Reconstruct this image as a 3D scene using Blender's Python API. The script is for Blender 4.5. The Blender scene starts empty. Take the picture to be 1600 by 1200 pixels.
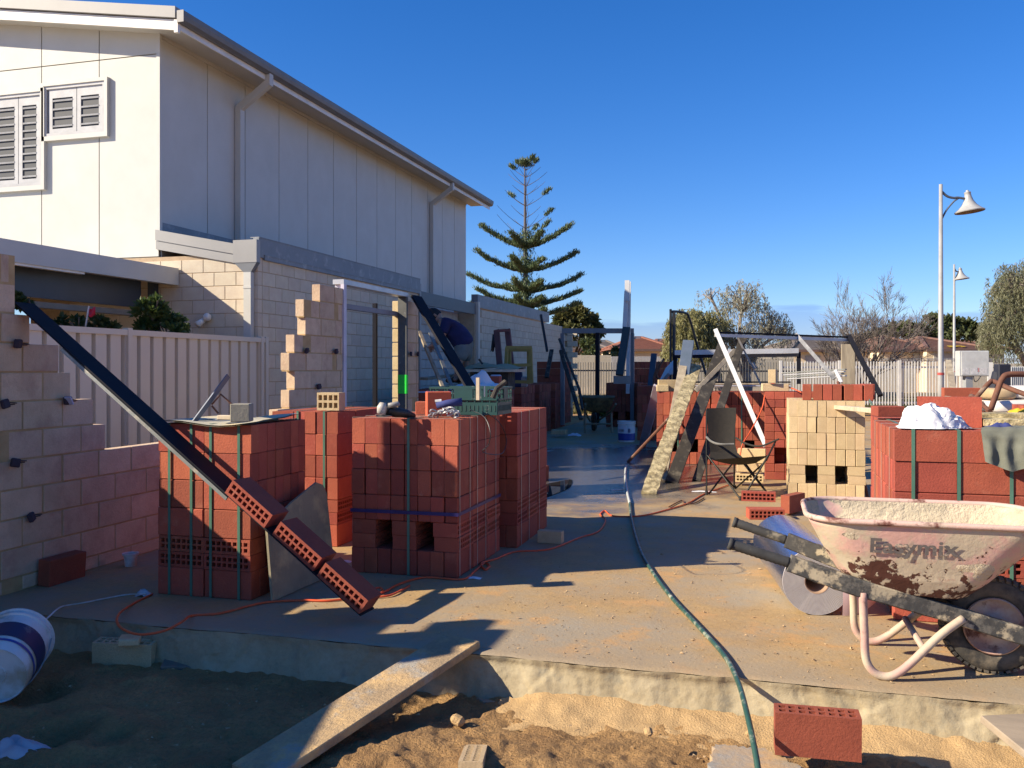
import bpy, bmesh, math, random
import numpy as np
from mathutils import Vector, Matrix, Euler, noise as mnoise
random.seed(7); NR = np.random.RandomState(11)
C = bpy.context.scene.collection
R = math.radians
SC = bpy.context.scene

# ------------------------------------------------------------------ camera, sky, sun
# Site axes: X across the slab front, Y along the side wall, slab top = 0.
EYE = 1.31; YAW = R(15.76); FPX = 1400.0; CX = 800.0; HY = 576.0
SN, CS = math.sin(YAW), math.cos(YAW)
cam = bpy.data.cameras.new('camera'); camo = bpy.data.objects.new('camera', cam); C.objects.link(camo)
camo.location = (0, 0, EYE); camo.rotation_euler = (R(90), 0, YAW)
cam.sensor_width = 36; cam.lens = 36*FPX/1600; cam.shift_y = -24/1600
cam.clip_start = 0.05; cam.clip_end = 3000
SC.camera = camo

SUN_AZ, SUN_EL = R(30), R(30.5)      # direction the light travels, from +X towards +Y
w = bpy.data.worlds.new('World'); SC.world = w; w.use_nodes = True
nt = w.node_tree; nt.nodes.clear()
o_ = nt.nodes.new('ShaderNodeOutputWorld'); bg = nt.nodes.new('ShaderNodeBackground')
sky = nt.nodes.new('ShaderNodeTexSky'); sky.sky_type = 'NISHITA'; sky.sun_disc = False
sky.sun_elevation = SUN_EL; sky.sun_rotation = math.atan2(-math.cos(SUN_AZ), -math.sin(SUN_AZ))
sky.air_density = 1.0; sky.dust_density = 0.1; sky.ozone_density = 2.0; sky.altitude = 0
bg.inputs['Strength'].default_value = 0.072
# thin low cloud bank all round the horizon
tc = nt.nodes.new('ShaderNodeTexCoord'); sx = nt.nodes.new('ShaderNodeSeparateXYZ')
mp = nt.nodes.new('ShaderNodeMapping'); mp.inputs['Scale'].default_value = (5, 5, 40)
nz = nt.nodes.new('ShaderNodeTexNoise'); nz.inputs['Scale'].default_value = 1.3; nz.inputs['Detail'].default_value = 5
nt.links.new(tc.outputs['Generated'], sx.inputs[0]); nt.links.new(tc.outputs['Generated'], mp.inputs[0])
nt.links.new(mp.outputs[0], nz.inputs['Vector'])
ma = nt.nodes.new('ShaderNodeMath'); ma.operation = 'MULTIPLY_ADD'; ma.inputs[1].default_value = 0.06; ma.inputs[2].default_value = 0.028
nt.links.new(nz.outputs['Fac'], ma.inputs[0])
sb = nt.nodes.new('ShaderNodeMath'); sb.operation = 'SUBTRACT'; nt.links.new(ma.outputs[0], sb.inputs[0]); nt.links.new(sx.outputs['Z'], sb.inputs[1])
mr = nt.nodes.new('ShaderNodeMapRange'); mr.inputs['From Min'].default_value = -0.002; mr.inputs['From Max'].default_value = 0.004
nt.links.new(sb.outputs[0], mr.inputs['Value'])
mc = nt.nodes.new('ShaderNodeMix'); mc.data_type = 'RGBA'; mc.blend_type = 'MULTIPLY'
mc.inputs[7].default_value = (0.74, 0.76, 0.90, 1)
hs = nt.nodes.new('ShaderNodeHueSaturation'); hs.inputs['Saturation'].default_value = 1.20; hs.inputs['Value'].default_value = 1.0
tn = nt.nodes.new('ShaderNodeMix'); tn.data_type = 'RGBA'; tn.blend_type = 'MULTIPLY'; tn.inputs[0].default_value = 1.0; tn.inputs[7].default_value = (0.76, 0.885, 1.25, 1)
nt.links.new(sky.outputs[0], tn.inputs[6]); nt.links.new(tn.outputs[2], hs.inputs['Color'])
nt.links.new(mr.outputs[0], mc.inputs[0]); nt.links.new(hs.outputs[0], mc.inputs[6])
nt.links.new(mc.outputs[2], bg.inputs['Color']); nt.links.new(bg.outputs[0], o_.inputs[0])

sl = bpy.data.lights.new('sun', 'SUN'); slo = bpy.data.objects.new('sun', sl); C.objects.link(slo)
sl.energy = 5.0; sl.angle = R(0.5); sl.color = (1.0, 0.87, 0.67)
slo.rotation_euler = Vector((math.cos(SUN_AZ)*math.cos(SUN_EL), math.sin(SUN_AZ)*math.cos(SUN_EL), -math.sin(SUN_EL))).to_track_quat('-Z', 'Y').to_euler()
slo.location = (-8, -5, 9)
vs = SC.view_settings; SC.display_settings.display_device = 'sRGB'
vs.view_transform = 'Standard'; vs.look = 'None'; vs.gamma = 1; vs.use_curve_mapping = False; vs.exposure = 0.90
SC.cycles.max_bounces = 6; SC.cycles.use_denoising = True

# ------------------------------------------------------------------ survey helpers (metres in site axes)
def P(px, py, d):
    xr = (px-CX)/FPX*d
    return Vector((xr*CS - d*SN, xr*SN + d*CS, EYE + (HY-py)/FPX*d))
def G(px, py, z=0.0):
    return P(px, py, FPX*(EYE-z)/(py-HY))
def PX(px, py, X):
    k = (px-CX)/FPX
    return P(px, py, X/(k*CS-SN))
def PY(px, py, Y):
    k = (px-CX)/FPX
    return P(px, py, Y/(k*SN+CS))
def V(*a): return Vector(a)

# ------------------------------------------------------------------ materials
MATS = {}
def M(name, col, col2=None, ns=6.0, rough=0.85, bump=0.15, bs=60.0, metal=0.0, rnd=0.0, dirt=None, ds=4.0, dth=0.55, dw=0.08,
      spec=0.5, fine=0.0, fs=120.0, stretch=None, trans=0.0, dirt2=None, d2s=9.0, d2th=0.6, bdist=0.006, rndscale=40, sss=0):
    if name in MATS: return MATS[name]
    m = bpy.data.materials.new(name); m.use_nodes = True; t = m.node_tree; n = t.nodes; L = t.links
    b = n['Principled BSDF']; b.inputs['Roughness'].default_value = rough; b.inputs['Metallic'].default_value = metal
    b.inputs['Specular IOR Level'].default_value = spec
    co = n.new('ShaderNodeTexCoord'); oi = n.new('ShaderNodeObjectInfo')
    mu = n.new('ShaderNodeMath'); mu.operation = 'MULTIPLY'; mu.inputs[1].default_value = 37.0; L.new(oi.outputs['Random'], mu.inputs[0])
    ad = n.new('ShaderNodeVectorMath'); ad.operation = 'ADD'; L.new(co.outputs['Object'], ad.inputs[0]); L.new(mu.outputs[0], ad.inputs[1])
    vec = ad.outputs[0]
    if stretch:
        mpn = n.new('ShaderNodeMapping'); mpn.inputs['Scale'].default_value = stretch; L.new(vec, mpn.inputs[0]); vec = mpn.outputs[0]
    def noise(sc, det=5, ro=0.6):
        q = n.new('ShaderNodeTexNoise'); q.inputs['Scale'].default_value = sc; q.inputs['Detail'].default_value = det
        q.inputs['Roughness'].default_value = ro; L.new(vec, q.inputs['Vector']); return q.outputs['Fac']
    def ramp(v, a, c):
        q = n.new('ShaderNodeMapRange'); q.inputs['From Min'].default_value = a; q.inputs['From Max'].default_value = c
        L.new(v, q.inputs['Value']); return q.outputs[0]
    def mix(f, a, c):
        q = n.new('ShaderNodeMix'); q.data_type = 'RGBA'
        if f is not None: L.new(f, q.inputs[0])
        for i, s in ((6, a), (7, c)):
            if isinstance(s, tuple): q.inputs[i].default_value = (*s, 1) if len(s) == 3 else s
            else: L.new(s, q.inputs[i])
        return q
    cur = tuple(col)
    c2 = col2 or tuple(x*0.8 for x in col)
    cur = mix(ramp(noise(ns), 0.35, 0.65), tuple(col), tuple(c2)).outputs[2]
    if fine:
        q = n.new('ShaderNodeMath'); q.operation = 'MULTIPLY'; L.new(ramp(noise(fs, 3, 0.7), 0.45, 0.7), q.inputs[0]); q.inputs[1].default_value = fine
        cur = mix(q.outputs[0], cur, tuple(x*0.45 for x in col)).outputs[2]
    if dirt: cur = mix(ramp(noise(ds, 8, 0.65), dth-dw, dth+dw), cur, tuple(dirt)).outputs[2]
    if dirt2: cur = mix(ramp(noise(d2s, 8, 0.7), d2th-0.05, d2th+0.05), cur, tuple(dirt2)).outputs[2]
    if rnd:
        h = n.new('ShaderNodeHueSaturation'); q = n.new('ShaderNodeMapRange'); q.inputs['To Min'].default_value = 1-rnd; q.inputs['To Max'].default_value = 1+rnd
        L.new(oi.outputs['Random'], q.inputs['Value']); L.new(q.outputs[0], h.inputs['Value']); L.new(cur, h.inputs['Color']); cur = h.outputs[0]
        wn = n.new('ShaderNodeTexWhiteNoise'); wn.noise_dimensions = '1D'; L.new(mu.outputs[0], wn.inputs['W']); hq = n.new('ShaderNodeMapRange'); hq.inputs['To Min'].default_value = .495; hq.inputs['To Max'].default_value = .506; L.new(wn.outputs['Value'], hq.inputs['Value']); L.new(hq.outputs[0], h.inputs['Hue'])
    L.new(cur, b.inputs['Base Color'])
    if bump:
        bn = n.new('ShaderNodeBump'); bn.inputs['Strength'].default_value = bump; bn.inputs['Distance'].default_value = bdist
        L.new(noise(bs, 6, 0.65), bn.inputs['Height']); L.new(bn.outputs[0], b.inputs['Normal'])
    if trans: b.inputs['Transmission Weight'].default_value = trans
    MATS[name] = m; return m

RED = M('red_brick', (0.375, 0.084, 0.046), (0.32, 0.069, 0.039), 9, 0.9, 0.5, 95, rnd=0.24, fine=0.35, fs=150, dirt2=(0.42, 0.20, 0.14), d2s=16, d2th=0.70, dirt=(0.43, 0.14, 0.085), ds=7, dth=0.68, dw=0.1)
CREAM = M('cream_brick', (0.62, 0.47, 0.27), (0.54, 0.40, 0.22), 9, 0.9, 0.5, 120, rnd=0.15, fine=0.4, fs=170)
BLOCK = M('wall_brick', (0.66, 0.49, 0.33), (0.57, 0.41, 0.27), 7, 0.92, 0.8, 60, rnd=0.09, fine=0.25, fs=150, dirt=(0.45, 0.29, 0.2), ds=5, dth=0.62, dw=0.12)
HBRICK = M('house_brick', (0.62, 0.54, 0.41), (0.57, 0.475, 0.36), 8, 0.9, 0.35, 60, rnd=0.06, fine=0.15, fs=120)
MORTAR = M('mortar', (0.50, 0.35, 0.17), (0.42, 0.28, 0.13), 12, 0.95, 0.5, 60)
HMORTAR = M('house_mortar', (0.46, 0.34, 0.22), None, 12, 0.95, 0.4, 60)
CLAD = M('cladding', (0.535, 0.53, 0.49), (0.51, 0.505, 0.465), 2.2, 0.55, 0.06, 12, dirt=(0.475, 0.465, 0.42), ds=1.7, dth=0.62, dw=0.2)
WHITE = M('white_paint', (0.80, 0.78, 0.72), None, 3, 0.4, 0.03, 20)
ALU = M('aluminium', (0.52, 0.52, 0.53), (0.42, 0.42, 0.43), 5, 0.38, 0.05, 30, metal=0.35, dirt=(0.5, 0.48, 0.43), ds=8, dth=0.66)
ROOF = M('roof_steel', (0.19, 0.20, 0.215), (0.16, 0.17, 0.18), 3, 0.5, 0.05, 20)
FLASH = M('grey_flashing', (0.30, 0.295, 0.285), (0.27, 0.265, 0.255), 2, 0.5, 0.05, 16)
DFLASH = M('dark_flashing', (0.20, 0.215, 0.235), (0.16, 0.175, 0.19), 2.5, 0.5, 0.1, 16, dirt=(0.30, 0.31, 0.32), ds=6, dth=0.62)
NAVY = M('navy_steel', (0.035, 0.05, 0.075), (0.028, 0.04, 0.06), 3, 0.45, 0.05, 16)
BLACKST = M('black_lintel_steel', (0.008, 0.009, 0.015), (0.013, 0.013, 0.02), 5, 0.65, 0.1, 40, spec=0.15, dirt=(0.05, 0.045, 0.04), ds=9, dth=0.7)
GALV = M('galvanised', (0.27, 0.28, 0.27), (0.2, 0.21, 0.2), 8, 0.5, 0.1, 40, metal=0.5, dirt=(0.5, 0.44, 0.35), ds=11, dth=0.62)
FENCE = M('fence_steel', (0.60, 0.55, 0.46), (0.57, 0.51, 0.43), 1.5, 0.55, 0.04, 10)
STRAP = M('green_strap', (0.085, 0.19, 0.135), None, 6, 0.35, 0.05, 40)
PSTRAP = M('purple_strap', (0.03, 0.02, 0.12), None, 6, 0.4, 0.0)
TIEM = M('wall_tie_plastic', (0.05, 0.035, 0.05), None, 20, 0.8, 0.3, 60)
WIRE = M('wire', (0.09, 0.05, 0.04), None, 20, 0.6, 0.0, metal=0.5)
TIMBER = M('grey_timber', (0.34, 0.28, 0.20), (0.22, 0.18, 0.13), 14, 0.9, 0.5, 30, stretch=(1, 1, 0.12), dirt=(0.42, 0.36, 0.25), ds=6, dth=0.58)
PALET = M('pale_timber', (0.60, 0.50, 0.36), (0.50, 0.40, 0.27), 12, 0.85, 0.3, 40, dirt=(0.40, 0.33, 0.24), ds=9, dth=0.62)
DARKT = M('dark_timber', (0.045, 0.038, 0.03), (0.03, 0.026, 0.022), 10, 0.85, 0.4, 40, dirt=(0.14, 0.12, 0.09), ds=8, dth=0.6)
MOSST = M('mortar_crusted_timber', (0.34, 0.27, 0.14), (0.22, 0.18, 0.10), 16, 0.95, 0.9, 40, dirt=(0.60, 0.50, 0.28), ds=13, dth=0.52, dirt2=(0.10, 0.085, 0.06), d2s=10, d2th=0.63, bdist=0.02)
PLANKM = M('sandy_plank', (0.40, 0.28, 0.155), (0.29, 0.21, 0.125), 5, 0.95, 0.8, 55, fine=0.4, fs=70, dirt=(0.53, 0.355, 0.165), ds=4, dth=0.53, dw=0.08, dirt2=(0.33, 0.30, 0.25), d2s=3.2, d2th=0.57, bdist=0.01)
RUST = M('rusty_steel', (0.16, 0.065, 0.035), (0.10, 0.04, 0.025), 18, 0.8, 0.3, 60, dirt=(0.30, 0.24, 0.18), ds=9, dth=0.66)
RUBBER = M('rubber', (0.030, 0.028, 0.026), (0.05, 0.045, 0.038), 9, 0.85, 0.3, 70, dirt=(0.20, 0.16, 0.11), ds=8, dth=0.56, dw=0.14)
BLACKP = M('black_plastic', (0.018, 0.018, 0.02), None, 9, 0.5, 0.1, 50)
WPLAST = M('white_plastic', (0.66, 0.66, 0.65), None, 6, 0.4, 0.05, 20, dirt=(0.42, 0.36, 0.27), ds=6, dth=0.56)
BLUEP = M('blue_print', (0.03, 0.06, 0.30), None, 6, 0.4, 0.0)
ORANGE = M('orange_cord', (0.75, 0.11, 0.03), None, 9, 0.5, 0.0, dirt=(0.5, 0.2, 0.1), ds=9, dth=0.65)
HOSE = M('green_hose', (0.025, 0.07, 0.055), (0.035, 0.09, 0.07), 9, 0.4, 0.0, dirt=(0.35, 0.36, 0.27), ds=14, dth=0.6)
GREYH = M('grey_hose', (0.50, 0.52, 0.50), None, 9, 0.45, 0.0)
CLOTHW = M('white_cloth', (0.72, 0.72, 0.74), (0.68, 0.68, 0.70), 6, 0.8, 0.15, 30)
CLOTHG = M('grey_green_cloth', (0.16, 0.165, 0.13), (0.13, 0.135, 0.105), 14, 0.95, 0.3, 120)
CLOTHB = M('blue_cloth', (0.04, 0.055, 0.20), (0.03, 0.04, 0.14), 14, 0.9, 0.2, 60)
LIME = M('green_tape', (0.02, 0.75, 0.05), None, 6, 0.5, 0.0)
TEAL = M('teal_crate', (0.010, 0.058, 0.056), (0.008, 0.046, 0.045), 8, 0.5, 0.05, 30, dirt=(0.3, 0.3, 0.26), ds=12, dth=0.66)
GLASS = M('window_glass', (0.05, 0.07, 0.10), None, 2, 0.06, 0.0, spec=0.7)
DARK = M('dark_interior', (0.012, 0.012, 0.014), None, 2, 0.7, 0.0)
YEL = M('yellow_paint', (0.30, 0.235, 0.05), (0.22, 0.18, 0.045), 10, 0.6, 0.1, 40)
BYEL = M('bright_yellow', (0.75, 0.45, 0.03), None, 6, 0.5, 0.0)
# ------------------------------------------------------------------ mesh helpers
WM = {}
def wmat(o):
    return WM.get(o.name, Matrix.Identity(4)) if o is not None else Matrix.Identity(4)
def tag(o, label=None, cat=None, group=None, kind=None):
    if label: o['label'] = label
    if cat: o['category'] = cat
    if group: o['group'] = group
    if kind: o['kind'] = kind
    return o
def thing(name, label, cat, loc=(0, 0, 0), rotz=0.0, group=None, parent=None):
    o = bpy.data.objects.new(name, None); C.objects.link(o); o.empty_display_size = 0.1
    o.location = loc; o.rotation_euler = (0, 0, rotz)
    WM[o.name] = Matrix.Translation(Vector(loc)) @ Matrix.Rotation(rotz, 4, 'Z')
    return tag(o, label, cat, group)
def frame(p, x, y=None, z=None):
    """matrix with origin p and local x axis along x, z near given z"""
    x = Vector(x).normalized(); z = Vector(z or (0, 0, 1))
    y = z.cross(x)
    if y.length < 1e-4: y = Vector((0, 1, 0))
    y.normalize(); z = x.cross(y)
    m = Matrix.Identity(4)
    for i in range(3): m[i][0] = x[i]; m[i][1] = y[i]; m[i][2] = z[i]; m[i][3] = p[i]
    return m
class MB:
    def __init__(s): s.v = []; s.f = []; s.m = []; s.uv = None
    def add(s, vs_, fs_, mi=0, mat=None):
        b = len(s.v)
        if mat is not None: vs_ = [mat @ Vector(q) for q in vs_]
        s.v.extend([tuple(q) for q in vs_]); s.f.extend([tuple(i+b for i in f) for f in fs_]); s.m.extend([mi]*len(fs_)); return s
    def box(s, lo, hi, mi=0, mat=None):
        x0, y0, z0 = lo; x1, y1, z1 = hi
        return s.add([(x0,y0,z0),(x1,y0,z0),(x1,y1,z0),(x0,y1,z0),(x0,y0,z1),(x1,y0,z1),(x1,y1,z1),(x0,y1,z1)],
                     [(0,3,2,1),(4,5,6,7),(0,1,5,4),(1,2,6,5),(2,3,7,6),(3,0,4,7)], mi, mat)
    def cbox(s, lx, ly, lz, b=0.004, mi=0, mat=None):
        """chamfered box centred on the origin"""
        vs_ = []; idx = {}
        for sx_ in (-1, 1):
            for sy in (-1, 1):
                for sz in (-1, 1):
                    for ax in range(3):
                        h = [sx_*(lx/2-b), sy*(ly/2-b), sz*(lz/2-b)]
                        h[ax] = (sx_, sy, sz)[ax]*((lx, ly, lz)[ax]/2)
                        idx[(sx_, sy, sz, ax)] = len(vs_); vs_.append(tuple(h))
        fs_ = []
        for ax in range(3):
            u, w_ = (ax+1) % 3, (ax+2) % 3
            for sg in (-1, 1):
                q = []
                for a, c in ((-1,-1),(1,-1),(1,1),(-1,1)):
                    k = [0,0,0]; k[ax] = sg; k[u] = a; k[w_] = c; q.append(idx[(*k, ax)])
                fs_.append(tuple(q) if sg > 0 else tuple(q[::-1]))
        for ax in range(3):
            u, w_ = (ax+1) % 3, (ax+2) % 3
            for a in (-1, 1):
                for c in (-1, 1):
                    k0 = [0,0,0]; k0[u] = a; k0[w_] = c; k0[ax] = -1; k1 = list(k0); k1[ax] = 1
                    q = (idx[(*k0,u)], idx[(*k1,u)], idx[(*k1,w_)], idx[(*k0,w_)])
                    fs_.append(q if a*c < 0 else q[::-1])
        for sx_ in (-1,1):
            for sy in (-1,1):
                for sz in (-1,1):
                    q = tuple(idx[(sx_,sy,sz,a)] for a in range(3))
                    fs_.append(q if sx_*sy*sz > 0 else q[::-1])
        return s.add(vs_, fs_, mi, mat)
    def beam(s, p0, p1, w_, h, mi=0, up=(0, 0, 1), b=None):
        p0, p1 = Vector(p0), Vector(p1); d = p1-p0
        m = frame((p0+p1)/2, d, z=up); L_ = d.length
        if b: return s.cbox(L_, w_, h, b, mi, m)
        return s.box((-L_/2, -w_/2, -h/2), (L_/2, w_/2, h/2), mi, m)
    def tube(s, pts, r, n=8, mi=0, cap=True):
        pts = [Vector(p) for p in pts]; k = len(pts); rs = r if isinstance(r, (list, tuple)) else [r]*k
        vs_ = []; fs_ = []; ref = None
        for i, p in enumerate(pts):
            d = (pts[min(i+1, k-1)]-pts[max(i-1, 0)])
            if d.length < 1e-9: d = Vector((0, 0, 1))
            d.normalize()
            if ref is None:
                ref = d.cross(Vector((0, 0, 1)))
                if ref.length < 0.05: ref = d.cross(Vector((0, 1, 0)))
            ref = (ref - d*ref.dot(d))
            if ref.length < 1e-6: ref = d.orthogonal()
            ref.normalize(); o2 = d.cross(ref)
            for j in range(n):
                a = 2*math.pi*j/n; vs_.append(p + (ref*math.cos(a)+o2*math.sin(a))*rs[i])
        for i in range(k-1):
            for j in range(n):
                j2 = (j+1) % n; fs_.append((i*n+j, (i+1)*n+j, (i+1)*n+j2, i*n+j2))
        if cap: fs_.append(tuple(range(n))); fs_.append(tuple(range((k-1)*n, k*n))[::-1])
        return s.add(vs_, fs_, mi)
    def lathe(s, prof, n=24, mi=0, mat=None, a0=0, a1=2*math.pi):
        """profile of (r, z) turned round local z"""
        vs_ = []; fs_ = []; full = abs(a1-a0-2*math.pi) < 1e-6; k = n if full else n+1
        for r_, z in prof:
            for j in range(k):
                a = a0+(a1-a0)*j/n; vs_.append((r_*math.cos(a), r_*math.sin(a), z))
        for i in range(len(prof)-1):
            for j in range(n):
                j2 = (j+1) % k; fs_.append((i*k+j, i*k+j2, (i+1)*k+j2, (i+1)*k+j))
        return s.add(vs_, fs_, mi, mat)
    def prism(s, poly, z0, z1, mi=0, mat=None):
        n = len(poly); vs_ = [(x, y, z0) for x, y in poly]+[(x, y, z1) for x, y in poly]
        fs_ = [tuple(range(n))[::-1], tuple(range(n, 2*n))]+[(i, (i+1) % n, n+(i+1) % n, n+i) for i in range(n)]
        return s.add(vs_, fs_, mi, mat)
    def grid(s, A, mi=0):
        """A: (n, m, 3) array"""
        n, m_ = A.shape[:2]; b = len(s.v); s.v.extend(map(tuple, A.reshape(-1, 3)))
        for i in range(n-1):
            for j in range(m_-1):
                s.f.append((b+i*m_+j, b+i*m_+j+1, b+(i+1)*m_+j+1, b+(i+1)*m_+j)); s.m.append(mi)
        return s
    def build(s, name, mats, parent=None, smooth=False, flat_deg=None):
        if not isinstance(mats, (list, tuple)): mats = [mats]
        me = bpy.data.meshes.new(name)
        vv = np.array(s.v, dtype=np.float64).reshape(-1, 3)
        if parent is not None:
            inv = np.array(wmat(parent).inverted()); vv = vv @ inv[:3, :3].T + inv[:3, 3]; org = None
        else:
            lo, hi = vv.min(0), vv.max(0); org = np.array([(lo[0]+hi[0])/2, (lo[1]+hi[1])/2, lo[2]]); vv = vv-org
        me.from_pydata(vv.tolist(), [], s.f)
        for m_ in mats: me.materials.append(m_)
        if len(mats) > 1: me.polygons.foreach_set('material_index', s.m)
        if smooth: me.polygons.foreach_set('use_smooth', [True]*len(s.f))
        me.update()
        o = bpy.data.objects.new(name, me); C.objects.link(o)
        if parent is not None:
            o.parent = parent; WM[o.name] = wmat(parent).copy()
        else:
            o.location = org; WM[o.name] = Matrix.Translation(Vector(org))
        if flat_deg:
            try: me.set_sharp_from_angle(angle=R(flat_deg))
            except Exception: pass
        return o
def inst(name, me, M4, parent=None):
    """an object that shares mesh data, placed by its world matrix"""
    o = bpy.data.objects.new(name, me); C.objects.link(o)
    if parent is not None:
        o.parent = parent; o.matrix_local = wmat(parent).inverted() @ M4
    else: o.matrix_local = M4
    WM[o.name] = M4.copy()
    return o
def bez(pts, n=8):
    """Catmull-Rom through points"""
    pts = [Vector(p) for p in pts]; out = []
    q = [pts[0]*2-pts[1]]+pts+[pts[-1]*2-pts[-2]]
    for i in range(1, len(q)-2):
        for k in range(n):
            t = k/n; a, b, c, d = q[i-1], q[i], q[i+1], q[i+2]
            out.append(0.5*((2*b)+(c-a)*t+(2*a-5*b+4*c-d)*t*t+(3*b-a-3*c+d)*t*t*t))
    out.append(pts[-1]); return out
def vnoise(x, y, seed=0):
    """value noise on arrays"""
    r = np.random.RandomState(seed); T = r.rand(256, 256)
    xi = np.floor(x).astype(int); yi = np.floor(y).astype(int); fx = x-xi; fy = y-yi
    fx = fx*fx*(3-2*fx); fy = fy*fy*(3-2*fy); a = xi & 255; b = yi & 255; a1 = (a+1) & 255; b1 = (b+1) & 255
    return (T[a, b]*(1-fx)+T[a1, b]*fx)*(1-fy)+(T[a, b1]*(1-fx)+T[a1, b1]*fx)*fy
def fbm(x, y, o=4, seed=0, g=0.5):
    t = 0; s = 0; a = 1
    for i in range(o): t = t+a*vnoise(x*2**i+17*i, y*2**i+31*i, seed+i); s += a; a *= g
    return t/s-0.5
def mesh_of(mb, name, mats):
    o = mb.build(name, mats); me = o.data; loc = o.location.copy()
    me.transform(Matrix.Translation(loc)); WM.pop(o.name, None); bpy.data.objects.remove(o); return me

# bricks: length x, width y, height z; cored ones have two rows of through holes
def solid_brick(name, L_, W_, H_, mat, b=0.004):
    me = mesh_of(MB().cbox(L_, W_, H_, b), name, [mat]); return me
def cored_brick(name, L_, W_, H_, mat, nx=8, ny=2, depth=0.05, margin=0.016, web=0.011):
    mb = MB()
    def cuts(n, T):
        c = [-T/2]; hw = (T-2*margin-(n-1)*web)/n; x = -T/2+margin
        for i in range(n): c += [x, x+hw]; x += hw+web
        return c+[T/2]
    X, Y = cuts(nx, L_), cuts(ny, W_)
    for sg in (1, -1):
        z = sg*H_/2
        for i in range(len(X)-1):
            for j in range(len(Y)-1):
                a = [(X[i],Y[j]),(X[i+1],Y[j]),(X[i+1],Y[j+1]),(X[i],Y[j+1])]
                if i % 2 == 1 and j % 2 == 1:
                    vs_ = [(x, y, z) for x, y in a]+[(x, y, z-sg*depth) for x, y in a]
                    fs_ = [(0,4,5,1),(1,5,6,2),(2,6,7,3),(3,7,4,0),(4,7,6,5)]
                    fs_ = [f if sg < 0 else f[::-1] for f in fs_]
                    mb.add(vs_, [f[::-1] for f in fs_])
                else:
                    mb.add([(x, y, z) for x, y in a], [(0,1,2,3) if sg > 0 else (3,2,1,0)])
    h = H_/2; l = L_/2; w_ = W_/2
    mb.add([(-l,-w_,-h),(l,-w_,-h),(l,w_,-h),(-l,w_,-h),(-l,-w_,h),(l,-w_,h),(l,w_,h),(-l,w_,h)],
           [(0,1,5,4),(1,2,6,5),(2,3,7,6),(3,0,4,7)])
    return mesh_of(mb, name, [mat])
BL, BW, BH = 0.3015, 0.0875, 0.1595
RS = solid_brick('red_brick_solid', BL, BW, BH, RED); RC = cored_brick('red_brick_cored', BL, BW, BH, RED)
CSB = solid_brick('cream_brick_solid', BL, BW, BH, CREAM); CCB = cored_brick('cream_brick_cored', BL, BW, BH, CREAM)
RZ90 = Matrix.Rotation(R(90), 4, 'Z'); RX90 = Matrix.Rotation(R(90), 4, 'X')
def T(x, y, z): return Matrix.Translation(Vector((x, y, z)))
def jit(p=0.004, a=0.7):
    return Matrix.Translation(Vector((random.uniform(-p, p), random.uniform(-p, p), 0))) @ Matrix.Rotation(R(random.uniform(-a, a)), 4, 'Z')

# ------------------------------------------------------------------ the setting: ground, slab, footing
SAND = M('sand_ground', (0.52, 0.31, 0.125), (0.41, 0.235, 0.09), 3, 0.97, 1.0, 75, fine=0.55, fs=60, dirt=(0.27, 0.15, 0.06), ds=2.2, dth=0.58, dw=0.14, bdist=0.03)
SLABM = M('concrete_slab', (0.43, 0.285, 0.125), (0.36, 0.24, 0.115), 2.2, 0.75, 0.5, 60, fine=0.35, fs=45, dirt=(0.32, 0.27, 0.195), ds=1.3, dth=0.55, dw=0.12, dirt2=(0.45, 0.27, 0.115), d2s=3.2, d2th=0.58, spec=0.4)
# wet patches on the far slab: smoother and darker
def wet(m, xc, yc, rx, ry):
    t = m.node_tree; n = t.nodes; L = t.links; b = n['Principled BSDF']
    g = n.new('ShaderNodeNewGeometry'); sp = n.new('ShaderNodeVectorMath'); sp.operation = 'SUBTRACT'; sp.inputs[1].default_value = (xc, yc, 0)
    dv = n.new('ShaderNodeVectorMath'); dv.operation = 'DIVIDE'; dv.inputs[1].default_value = (rx, ry, 1)
    le = n.new('ShaderNodeVectorMath'); le.operation = 'LENGTH'
    L.new(g.outputs['Position'], sp.inputs[0]); L.new(sp.outputs[0], dv.inputs[0]); L.new(dv.outputs[0], le.inputs[0])
    nz_ = n.new('ShaderNodeTexNoise'); nz_.inputs['Scale'].default_value = 1.8; nz_.inputs['Detail'].default_value = 6; nz_.inputs['Roughness'].default_value = 0.65
    L.new(g.outputs['Position'], nz_.inputs['Vector'])
    ad = n.new('ShaderNodeMath'); ad.operation = 'MULTIPLY_ADD'; ad.inputs[1].default_value = 1.3; L.new(nz_.outputs['Fac'], ad.inputs[0]); L.new(le.outputs['Value'], ad.inputs[2])
    mr_ = n.new('ShaderNodeMapRange'); mr_.inputs['From Min'].default_value = 1.75; mr_.inputs['From Max'].default_value = 1.35; L.new(ad.outputs[0], mr_.inputs['Value'])
    mx = n.new('ShaderNodeMix'); mx.data_type = 'RGBA'; mx.inputs[7].default_value = (0.11, 0.095, 0.08, 1)
    src = b.inputs['Base Color'].links[0].from_socket
    L.new(mr_.outputs[0], mx.inputs[0]); L.new(src, mx.inputs[6]); L.new(mx.outputs[2], b.inputs['Base Color'])
    m2 = n.new('ShaderNodeMapRange'); m2.inputs['To Min'].default_value = 0.8; m2.inputs['To Max'].default_value = 0.13; L.new(mr_.outputs[0], m2.inputs['Value'])
    L.new(m2.outputs[0], b.inputs['Roughness'])
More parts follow.
